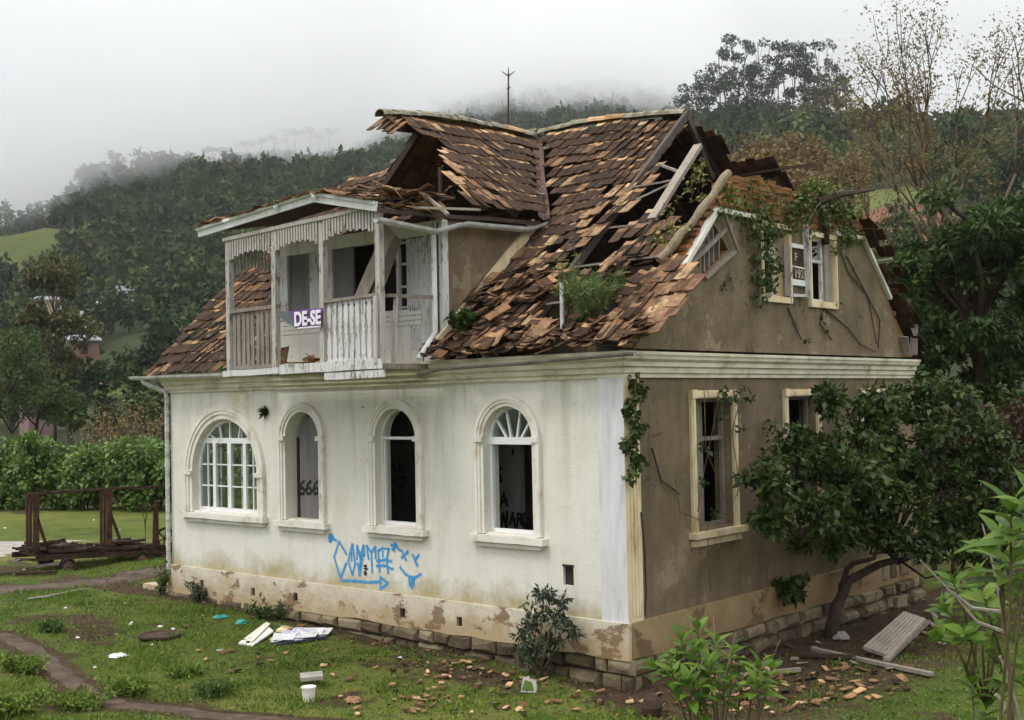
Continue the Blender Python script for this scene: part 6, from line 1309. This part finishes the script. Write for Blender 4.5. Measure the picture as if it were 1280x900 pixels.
for px in range(38, 208, 4):
    for q in range(3):
        py = 688 - 9 * math.exp(-((px - 62) / 26.) ** 2) - 11 * math.exp(-((px - 150) / 30.) ** 2) + r.uniform(-3, 6); p = tr(px, py, TX - r.uniform(0, 1.1)); d = Vector((r.gauss(0, .25), r.choice((.3, .5, .8)), r.gauss(0, .06))); m.beam(p - d * .5, p + d * .5, r.uniform(.03, .12), r.uniform(.02, .07), tone=r.random())
for k in range(16): p = tr(r.uniform(45, 200), r.uniform(683, 692), TX - r.uniform(.1, 1)); m.box(p, (r.uniform(.1, .3), r.uniform(.1, .3), r.uniform(.05, .15)), Matrix.Rotation(r.uniform(-1, 1), 3, 'Z') @ Matrix.Rotation(r.uniform(-.3, .3), 3, 'X'))
tpart(m, 'scrap_load')
for px0, px1, top, bot, dx in ((34, 45, 617, 692, 0), (126.5, 136.5, 611, 683, 0)):
    m = MB(); m.beam(tr(px1, bot), tr(px1, top), .13, .07, up=(1, 0, 0)); m.beam(tr(px0, bot), tr(px0, top + 1), .05, .05, up=(1, 0, 0)); m.beam(tr(px0 + 4, bot, TX - .35), tr(px0 + 4, top + 4, TX - .35), .05, .05, up=(1, 0, 0)); m.beam(tr(px0 - 1, top + 4), tr(px1 + 1, top + 3), .08, .14); tpart(m, 'upright_frame', 'ironred')
    m = MB(); m.beam(tr(px1 + 2, top + 32), tr(px1 + 13, bot - 10), .05, .07, up=(1, 0, 0)); tpart(m, 'brace', 'ironred')
m = MB(); m.beam(tr(40, 617.5), tr(128, 611.5), .05, .06, seg=5, wob=.006); m.beam(tr(128, 611.5), tr(212, 607.5), .05, .06, seg=5, wob=.006); tpart(m, 'top_rail')
m = MB(); m.beam(tr(192, 682), tr(193, 640), .05, .05, up=(1, 0, 0)); m.beam(tr(197, 682), tr(195.5, 625), .06, .06, up=(1, 0, 0)); m.beam(tr(190, 633), tr(197, 638), .03, .04); tpart(m, 'rear_post', 'ironred')
m = MB(); c = tr(206, 673, TX - .1)
for i in range(12):
    a, b = 2 * math.pi * i / 12, 2 * math.pi * (i + 1) / 12; m.beam(c + Vector((0, math.cos(a) * .26, math.sin(a) * .26)), c + Vector((0, math.cos(b) * .26, math.sin(b) * .26)), .06, .05, up=(1, 0, 0))
for a in (.3, 1.35, 2.4): m.beam(c - Vector((0, math.cos(a) * .26, math.sin(a) * .26)), c + Vector((0, math.cos(a) * .26, math.sin(a) * .26)), .03, .03, up=(1, 0, 0))
tpart(m, 'flywheel', 'ironred')
twiggy('bare_stalk', 'thin leafless stalk standing behind the trailer', Vector(gp(182, 690)), 1.5, .25, 2, 'bark', .012, cat='stalk', depth=2, ln=.5)
# ------------------------------------------------------------------ STEPS AND RUBBISH
st = gp(203, 727); e = empty('doorstep', st, label='two cream tiled steps at the left end of the house', cat='steps'); 
m = MB(); m.bb((-12.35, .1, -.72), (-11.2, 1.5, -.5)); m.build('lower_step', M['step'], e)
m = MB(); m.bb((-12.0, .45, -.5), (-11.2, 1.5, -.27)); m.build('upper_step', M['step'], e)
def thing1(name, m, mats, loc, label, cat, **k): return m.build(name, mats, None, loc=Vector(loc), label=label, cat=cat, **k)
def slab(m, P, up=Vector((0, 0, .03)), mi=0): m.add([Vector(p) for p in P] + [Vector(p) + up for p in P], [(3, 2, 1, 0), (4, 5, 6, 7), (0, 1, 5, 4), (1, 2, 6, 5), (2, 3, 7, 6), (3, 0, 4, 7)], mi)
g = lambda px, py, h=0.: gp(px, py) + Vector((0, 0, h))
m = MB(); slab(m, [g(298, 805, .0), g(316, 809, .01), g(342, 795, .06), g(331, 786, .08)], Vector((0, 0, .025))); slab(m, [g(312, 806, .05), g(316, 806, .05), g(338, 789, .12), g(333, 787, .12)], Vector((0, 0, .015)))
thing1('broken_door', m, M['trim'], gp(318, 805), 'broken white panelled board lying on the lawn by the wall', 'board')
m = MB(); 
for q in range(9):
    a0 = rnd.uniform(336, 380); b0 = a0 + rnd.uniform(14, 32); y0_ = 806 - (a0 - 336) * .15; slab(m, [g(a0, y0_, .02 + q * .006), g(b0, y0_ - 1 + rnd.uniform(-2, 2), .03 + rnd.random() * .07), g(b0 + 6, y0_ - 8 + rnd.uniform(-2, 2), .05 + rnd.random() * .1), g(a0 + 5, y0_ - 9 + rnd.uniform(-2, 2), .03 + rnd.random() * .1)], Vector((0, 0, .008)), rnd.choice((0, 0, 1)))
thing1('plastic_sheet', m, [M['plastic'], M['lilac']], gp(370, 802), 'crumpled white plastic sheet lying on the lawn', 'plastic sheet')
m = MB(); slab(m, [g(340, 806, .0), g(350, 808, .01), g(410, 799.5, .03), g(402, 797, .03)], Vector((0, 0, .03))); thing1('dark_board', m, M['navy'], gp(372, 804), 'long dark blue board under the crumpled white sheet', 'board')
def blob(name, px, py, rx, rz, mat, label, cat, seed=1, ry=None):
    r = random.Random(seed); c = gp(px, py); m = MB(); n, k = 10, 6; vs = [c + Vector((0, 0, -.01))]; ry = ry or rx
    for j in range(1, k):
        t = math.pi * .5 * j / (k - 1)
        for i in range(n): a = 2 * math.pi * i / n; q = 1 + r.uniform(-.25, .25); vs.append(c + Vector((math.cos(a) * rx * math.cos(t) * q, math.sin(a) * ry * math.cos(t) * q, rz * math.sin(t) * (1 + r.uniform(-.2, .2)) - .01)))
    F = []
    for j in range(k - 2):
        for i in range(n): F.append((1 + j * n + i, 1 + j * n + (i + 1) % n, 1 + (j + 1) * n + (i + 1) % n, 1 + (j + 1) * n + i))
    F.append(tuple(1 + (k - 2) * n + i for i in range(n))); m.add(vs, F); return thing1(name, m, M[mat], c, label, cat)
blob('plastic_bag', 302, 780, .11, .09, 'teal', 'turquoise plastic bag on the lawn near the plinth', 'bag', 2)
blob('plastic_bag', 277, 771, .16, .04, 'teal', 'flat faded teal plastic scrap beside the wall rubbish', 'bag', 3)
blob('plastic_bag', 351, 772, .12, .25, 'navy', 'dark blue bag leaning against the plinth', 'bag', 4)
blob('paper_scrap', 276, 812, .09, .02, 'concrete', 'pale flattened scrap left of the broken white board', 'scrap', 5)
blob('rag', 354, 791, .12, .12, 'cream', 'dirty beige rag bundle behind the white plastic sheet', 'rag', 6)
blob('plastic_sheet', 147, 820, .17, .05, 'plastic', 'crumpled white plastic sheet alone on the middle of the lawn', 'plastic sheet', 7)
for k, (px, py) in enumerate([(97, 797), (157, 754), (163, 780), (200, 783), (216, 786), (119, 834), (165, 778), (190, 806), (350, 762), (82, 760), (232, 772), (150, 662), (117, 650), (6, 660), (30, 712), (500, 822)]):
    blob('paper_scrap', px, py, rnd.uniform(.02, .05), .03, 'plastic', 'small white paper scrap littering the grass', 'scrap', 20 + k)['group'] = 'white paper scraps on the grass'
# white tub and the grey board above it
c = gp(386, 876); m = MB(); m.tube([c + Vector((0, 0, -.01)), c + Vector((0, 0, .19))], [.075, .095], 16); m.tube([c + Vector((0, 0, .175)), c + Vector((0, 0, .195))], [.102, .102], 16); thing1('plastic_tub', m, M['trim'], c, 'round white plastic tub standing on the lawn', 'tub')
m = MB(); slab(m, [g(375, 856, .12), g(376, 861, .1), g(404, 860, .12), g(403, 855, .14)], Vector((0, 0, .05))); thing1('grey_board', m, M['concrete'], gp(388, 860), 'short grey slab lying just behind the white tub', 'slab')
blob('clay_lump', 442, 878, .14, .09, 'clean', 'brown clay lump on the lawn right of the white tub', 'clay lump', 8)
c = gp(660, 862); m = MB(); a, b, c2, d2 = g(652, 866, .0), g(672, 867, .0), g(671, 857, .07), g(655, 855, .09); slab(m, [a, b, c2, d2], Vector((0, -.02, .015))); slab(m, [a, a + Vector((.04, .1, .02)), d2 + Vector((.04, .06, .01)), d2], Vector((.012, 0, .01))); cb = thing1('carton', m, M['concrete'], c, 'small white carton with a green front on the grass by the sapling', 'carton')
m = MB(); slab(m, [a.lerp(c2, .15) + Vector((0, -.035, .02)), b.lerp(d2, .15) + Vector((0, -.035, .02)), c2.lerp(a, .22) + Vector((0, -.035, .02)), d2.lerp(b, .22) + Vector((0, -.035, .02))], Vector((0, -.004, .004))); m.build('print', M['leafweed'], cb)
c = gp(201, 796); m = MB(); n = 24; vs = []
for r_, z in ((.37, .0), (.37, .03), (.33, .035), (.3, .015)):
    for i in range(n): a = 2 * math.pi * i / n; vs.append(c + Vector((math.cos(a) * r_, math.sin(a) * r_, z + .02)))
m.add(vs, [(j * n + i, j * n + (i + 1) % n, (j + 1) * n + (i + 1) % n, (j + 1) * n + i) for j in range(3) for i in range(n)] + [tuple(3 * n + i for i in range(n))]); thing1('iron_disc', m, M['iron'], c, 'rusty round iron lid lying flat in the grass', 'iron lid')
c = gp(815, 895); m = MB(); m.tube([c + Vector((0, 0, z)) for z in (-.03, .03, .12, .22, .28)], [.07, .12, .14, .1, .05], 12); thing1('clay_pot', m, M['iron'], c, 'dark reddish clay pot at the foot of the house corner', 'pot')
# the fallen panel, planks and rubble in the side yard
tz_ = lambda px, py, z: hor(px, py, z)
m = MB(); P = [tz_(1079, 812, -.85), tz_(1113, 824, -.93), tz_(1157, 777, -.5), tz_(1130, 768, -.42)]; slab(m, P, Vector((0, 0, .05)))
for k in range(1, 7): a, b = P[0].lerp(P[1], k / 7), P[3].lerp(P[2], k / 7); m.beam(a + Vector((0, 0, .055)), b + Vector((0, 0, .055)), .012, .012)
thing1('fallen_shutter', m, M['wpale'], gp(1110, 820), 'pale weathered plank shutter lying tilted in the side yard', 'shutter')
for k, (a, b, w, l) in enumerate([((1015, 815), (1165, 848), .1, 'long thin plank lying on the ground in front of the fallen shutter'), ((1000, 822), (1070, 826), .09, 'short dark plank near the foot of the leaning tree'), ((1108, 828), (1160, 780), .1, 'plank lying along the right edge of the fallen shutter'), ((905, 850), (1000, 842), .07, 'thin pole on the rubble beside the side wall')]):
    m = MB(); m.beam(g(*a, .05), g(*b, .06), w, .05, seg=4, wob=.006); thing1('fallen_plank', m, M['wgrey'] if k != 1 else M['wdark'], gp(*a), l, 'plank')
blob('stone_block', 1052, 800, .16, .14, 'concrete', 'pale stone lump beside the trunk of the leaning tree', 'stone', 9)
m = MB(); m.tube([g(35, 750, .03), g(62, 748, .05), g(95, 741, .05), g(115, 737, .04)], [.02, .022, .018, .01], 6); thing1('stick', m, M['wpale'], gp(60, 748), 'long bent dry stick lying on the lawn beside the road', 'stick')
m = MB(); m.beam(g(0, 720, .05), g(70, 718, .06), .1, .06, seg=4, wob=.01); thing1('fallen_pole', m, M['iron'], gp(30, 720), 'reddish pole lying on the ground in front of the trailer', 'pole')
# broken tiles on the ground
def shards(n, label, group, spots, s0, s1, mats=('clean', 'old')):
    for k in range(n):
        px, py, sx_, sy_ = spots[k % len(spots)]; x_, y_ = rnd.gauss(px, sx_), rnd.gauss(py, sy_)
        if y_ > 896: y_ = 896 - rnd.random() * 20
        p = gp(x_, y_)
        if p.y > -.18 and p.x < .25: continue
        s = rnd.uniform(s0, s1); a = rnd.uniform(0, 6.28); U = Vector((math.cos(a), math.sin(a), rnd.gauss(0, .18))).normalized(); V2 = Vector((-math.sin(a), math.cos(a), rnd.gauss(0, .22))).normalized(); t = .014; q = [(-.5, -.4), (.5, -.45), (.55, .3), (.1, .5), (-.5, .4)]; P = [p + Vector((0, 0, .02 + rnd.random() * .02)) + U * (x * s * rnd.uniform(.7, 1.1)) + V2 * (y * s * .7 * rnd.uniform(.6, 1.1)) for x, y in q]; m = MB(); N5 = 5
        m.add(P + [x + Vector((0, 0, t)) for x in P], [tuple(range(4, -1, -1)), tuple(range(5, 10))] + [(i, (i + 1) % 5, 5 + (i + 1) % 5, 5 + i) for i in range(5)], 0, rnd.random()); thing1('tile_shard', m, M[mats[0] if rnd.random() < .62 else mats[1]], p, label, 'tile shard', group=group)
shards(210, 'broken clay tile shard scattered on the lawn in front of the white wall', 'tile shards on the front lawn', [(545, 855, 45, 22), (575, 840, 25, 10), (480, 850, 60, 25), (610, 862, 40, 18), (280, 820, 50, 22), (540, 880, 70, 12), (400, 800, 70, 14), (720, 880, 60, 9), (560, 838, 70, 8), (620, 852, 50, 8), (470, 822, 60, 8)], .05, .15)
shards(120, 'broken clay tile shard in the rubble heap beside the side wall', 'tile shards by the side wall', [(930, 870, 50, 14), (980, 880, 45, 10), (900, 885, 50, 10), (1030, 862, 40, 12), (1000, 845, 40, 10), (880, 850, 30, 10), (1100, 850, 40, 12)], .07, .22)
shards(30, 'brown debris chip under the leaning tree', 'debris under the leaning tree', [(1020, 815, 25, 10), (1150, 790, 22, 10), (1140, 810, 25, 10), (1060, 830, 40, 8)], .08, .25, ('wgrey', 'wdark'))
# ------------------------------------------------------------------ HOUSES ON THE HILL
def cottage(label, px, py, d, w, h, dep, wall, roof, rz_=0., pitch=.35, flat=False, wn=2, floors=1):
    p = hp(px, d); p.z = zat(px, py, d); e = empty('hill_house', p, rz_, label=label, cat='house'); 
    def pb(m, n, mt, par=e):   # built in local coordinates
        o = m.build(n, M[mt], None); o.parent = par; return o
    m = MB(); m.bb((-w / 2, -dep / 2, -3), (w / 2, dep / 2, h))
    if not flat: m.add([(-w / 2, -dep / 2, h), (w / 2, -dep / 2, h), (w / 2, dep / 2, h), (-w / 2, dep / 2, h), (-w / 2, 0, h + dep / 2 * pitch), (w / 2, 0, h + dep / 2 * pitch)], [(0, 3, 4), (1, 5, 2), (0, 4, 5, 1), (3, 2, 5, 4)])
    pb(m, 'wall', wall); m = MB(); 
    if flat: m.bb((-w / 2 - .2, -dep / 2 - .2, h), (w / 2 + .2, dep / 2 + .2, h + .35))
    else:
        for s in (-1, 1): m.add([(-w / 2 - .3, s * (dep / 2 + .4), h - .15 * pitch + .05), (w / 2 + .3, s * (dep / 2 + .4), h - .15 * pitch + .05), (w / 2 + .3, 0, h + dep / 2 * pitch + .12), (-w / 2 - .3, 0, h + dep / 2 * pitch + .12), (-w / 2 - .3, s * (dep / 2 + .4), h + .2), (w / 2 + .3, s * (dep / 2 + .4), h + .2), (w / 2 + .3, 0, h + dep / 2 * pitch + .3), (-w / 2 - .3, 0, h + dep / 2 * pitch + .3)], [(0, 1, 2, 3), (4, 5, 6, 7), (0, 1, 5, 4), (1, 2, 6, 5), (3, 0, 4, 7)])
    pb(m, 'roof', roof)
    for fl in range(floors):
        for k in range(wn):
            x = (k + .5) / wn * w - w / 2; z = h * (fl + .5) / floors; m = MB(); m.bb((x - .5, -dep / 2 - .03, z - .55), (x + .5, -dep / 2 - .001, z + .55)); pb(m, 'window', 'dark')
    for s in (-1, 1):
        m = MB(); m.bb((s * (w / 2 + .001), -.6, h * .4), (s * (w / 2 + .03), .6, h * .75)); pb(m, 'window', 'dark')
    return e
M['bwhite'] = simple('far_white_wall', [(.3, (.62, .64, .66)), (.7, (.74, .75, .76))], .6, .9, 0); M['bcream'] = simple('far_cream_wall', [(.3, (.42, .33, .2)), (.7, (.52, .42, .28))], .6, .9, 0); M['bbrick'] = simple('far_brick_wall', [(.3, (.15, .085, .065)), (.7, (.22, .13, .1))], .6, .9, 0); M['bpink'] = simple('faded_pink_wall', [(.3, (.2, .13, .12)), (.7, (.3, .2, .18))], .6, .9, 0); M['bgreyroof'] = simple('far_grey_roof', [(.3, (.2, .21, .22)), (.7, (.3, .31, .32))], .6, .9, 0)
ang = math.atan2(FH[1], FH[0]) - math.pi / 2
cottage('tall white house half hidden by trees on the far left hillside', 152, 392, 300, 6, 6.2, 6, 'bwhite', 'bwhite', ang + .35, flat=True, wn=3, floors=2)
cottage('long white roofed building left of the tall white house', 120, 390, 290, 6.5, 1.8, 5, 'bwhite', 'bwhite', ang - .1, pitch=.5)
cottage('cream house among trees on the far left', 58, 390, 280, 8.5, 2.4, 5, 'bcream', 'bgreyroof', ang + .2, wn=3)
cottage('brick house with dark doorway below the white roofed building', 102, 450, 175, 4.2, 2.6, 4, 'bbrick', 'bgreyroof', ang + .5, wn=1)
cottage('grey roofed shed above the brick house', 86, 424, 200, 4.4, 1.6, 6, 'bwhite', 'bgreyroof', ang, pitch=.9, wn=1)
cottage('small pinkish hut with a turquoise side beside the hedge', 44, 516, 98, 1.9, 1.5, 2.2, 'bpink', 'bgreyroof', ang + .7, wn=1)
# ------------------------------------------------------------------ AIR: an even haze, and the mist lying on the hilltops
def volmat(name, dens, col, an=0.):
    m = bpy.data.materials.new(name); m.use_nodes = True; t = m.node_tree; t.nodes.clear(); o = t.nodes.new('ShaderNodeOutputMaterial'); v = t.nodes.new('ShaderNodeVolumePrincipled'); v.inputs['Color'].default_value = (*col, 1); v.inputs['Density'].default_value = dens; v.inputs['Anisotropy'].default_value = an; t.links.new(v.outputs[0], o.inputs['Volume']); return m
m = MB(); m.bb((-4200, -4200, -4.6), (4200, 4200, 352)); m.build('haze', volmat('valley_haze', HAZE, (.97, .985, 1.), .6), kind='stuff')
def cloud():
    cp = np.arange(-700, 2100, 50.); cd = np.concatenate([np.arange(300, 700, 25), np.arange(700, 1011, 62)])
    base = np.interp(cp, [-500, 0, 60, 130, 220, 300, 420, 480, 560, 640, 860, 900, 960, 1080, 1200, 2100], [78, 72, 76, 88, 106, 112, 116, 138, 172, 178, 178, 164, 134, 128, 140, 155])
    C, Dd = np.meshgrid(cp, cd); B = np.tile(base, (len(cd), 1)); P = fars(C, Dd, B); lump = (vnoise(P[..., 0], P[..., 1], .012, 3, 5) - .5) * 34; z0 = B + lump; top = z0 * 0 + 325 + lump
    near = np.clip((Dd - 300) / 120, 0, 1); z0 = z0 + (1 - near) * 90
    ny, nx = C.shape; i = np.arange(nx * ny).reshape(ny, nx); q = np.stack([i[:-1, :-1], i[:-1, 1:], i[1:, 1:], i[1:, :-1]], -1).reshape(-1, 4)
    V = np.concatenate([fars(C, Dd, z0).reshape(-1, 3), fars(C, Dd, top).reshape(-1, 3)]); n = nx * ny; F = [q[:, ::-1], q + n]
    for e in (i[0], i[-1][::-1], i[:, 0][::-1], i[:, -1]): F.append(np.stack([e[:-1], e[1:], e[1:] + n, e[:-1] + n], 1))
    return build_np('hill_mist', V, np.concatenate(F), volmat('hill_cloud', CLOUD, (.995, .997, 1.), .7), kind='stuff', label='white mist lying on the hilltops', cat='mist')
if CLOUD: cloud()
# ------------------------------------------------------------------ camera, sky, sun
cam = bpy.data.cameras.new('camera'); co_ = bpy.data.objects.new('camera', cam); COL.objects.link(co_); SC.camera = co_
cam.sensor_width = 36; cam.lens = f_ / 1280 * 36; cam.clip_end = 20000; cam.clip_start = .1
mw = Matrix.Identity(4)
for i in range(3): mw[i][0] = RGT[i]; mw[i][1] = UPV[i]; mw[i][2] = -FWD[i]; mw[i][3] = CAM[i]
co_.matrix_world = mw
SUN_EL, SUN_AZ = R_(58), R_(200)       # azimuth clockwise from +y
w = bpy.data.worlds.new('World'); SC.world = w; w.use_nodes = True; nt = w.node_tree; nt.nodes.clear()
N_ = nt.nodes.new; Lk = nt.links.new
out = N_('ShaderNodeOutputWorld'); bg = N_('ShaderNodeBackground'); sky = N_('ShaderNodeTexSky'); sky.sky_type = 'NISHITA'; sky.sun_disc = False
sky.sun_elevation = SUN_EL; sky.sun_rotation = SUN_AZ; sky.air_density = 1.; sky.dust_density = 6.; sky.ozone_density = 1.
tc = N_('ShaderNodeTexCoord'); sx = N_('ShaderNodeSeparateXYZ'); Lk(tc.outputs['Generated'], sx.inputs[0])
rp = N_('ShaderNodeValToRGB'); Lk(sx.outputs[2], rp.inputs[0]); e = rp.color_ramp.elements
e[0].position = 0.; e[0].color = (*SKY_LOW, 1); e[1].position = .9; e[1].color = (*SKY_HIGH, 1)
el = e.new(.3); el.color = (*SKY_MID, 1)
nz = N_('ShaderNodeTexNoise'); Lk(tc.outputs['Generated'], nz.inputs['Vector']); nz.inputs['Scale'].default_value = 2.2; nz.inputs['Detail'].default_value = 4
mr = N_('ShaderNodeMapRange'); Lk(nz.outputs['Fac'], mr.inputs[0]); mr.inputs[3].default_value = .9; mr.inputs[4].default_value = 1.1
ml = N_('ShaderNodeMix'); ml.data_type = 'RGBA'; ml.blend_type = 'MULTIPLY'; ml.inputs[0].default_value = 1; Lk(rp.outputs[0], ml.inputs[6]); Lk(mr.outputs[0], ml.inputs[7])
mx = N_('ShaderNodeMix'); mx.data_type = 'RGBA'; mx.inputs[0].default_value = .9; Lk(sky.outputs[0], mx.inputs[6]); Lk(ml.outputs[2], mx.inputs[7])
Lk(mx.outputs[2], bg.inputs[0]); bg.inputs[1].default_value = .1; Lk(bg.outputs[0], out.inputs[0])
sl = bpy.data.lights.new('sun', 'SUN'); sl.energy = SUN_E; sl.angle = R_(14); sl.color = (1, .97, .92); so = bpy.data.objects.new('sun', sl); COL.objects.link(so)
d = Vector((math.sin(SUN_AZ) * math.cos(SUN_EL), math.cos(SUN_AZ) * math.cos(SUN_EL), math.sin(SUN_EL)))
so.rotation_euler = (-d).to_track_quat('-Z', 'Y').to_euler(); so.location = (0, -20, 40)
vs = SC.view_settings; vs.view_transform = 'Standard'; vs.look = 'None'; vs.gamma = 1; vs.use_curve_mapping = False; vs.exposure = EXPOSURE
cy = SC.cycles; cy.max_bounces = max(8, VBOUNCE); cy.diffuse_bounces = 4; cy.glossy_bounces = 2; cy.transmission_bounces = 3; cy.transparent_max_bounces = 8; cy.volume_bounces = VBOUNCE; cy.use_denoising = True
try: cy.denoiser = 'OPENIMAGEDENOISE'
except Exception: pass
cy.caustics_reflective = False; cy.caustics_refractive = False
bpy.context.view_layer.update()
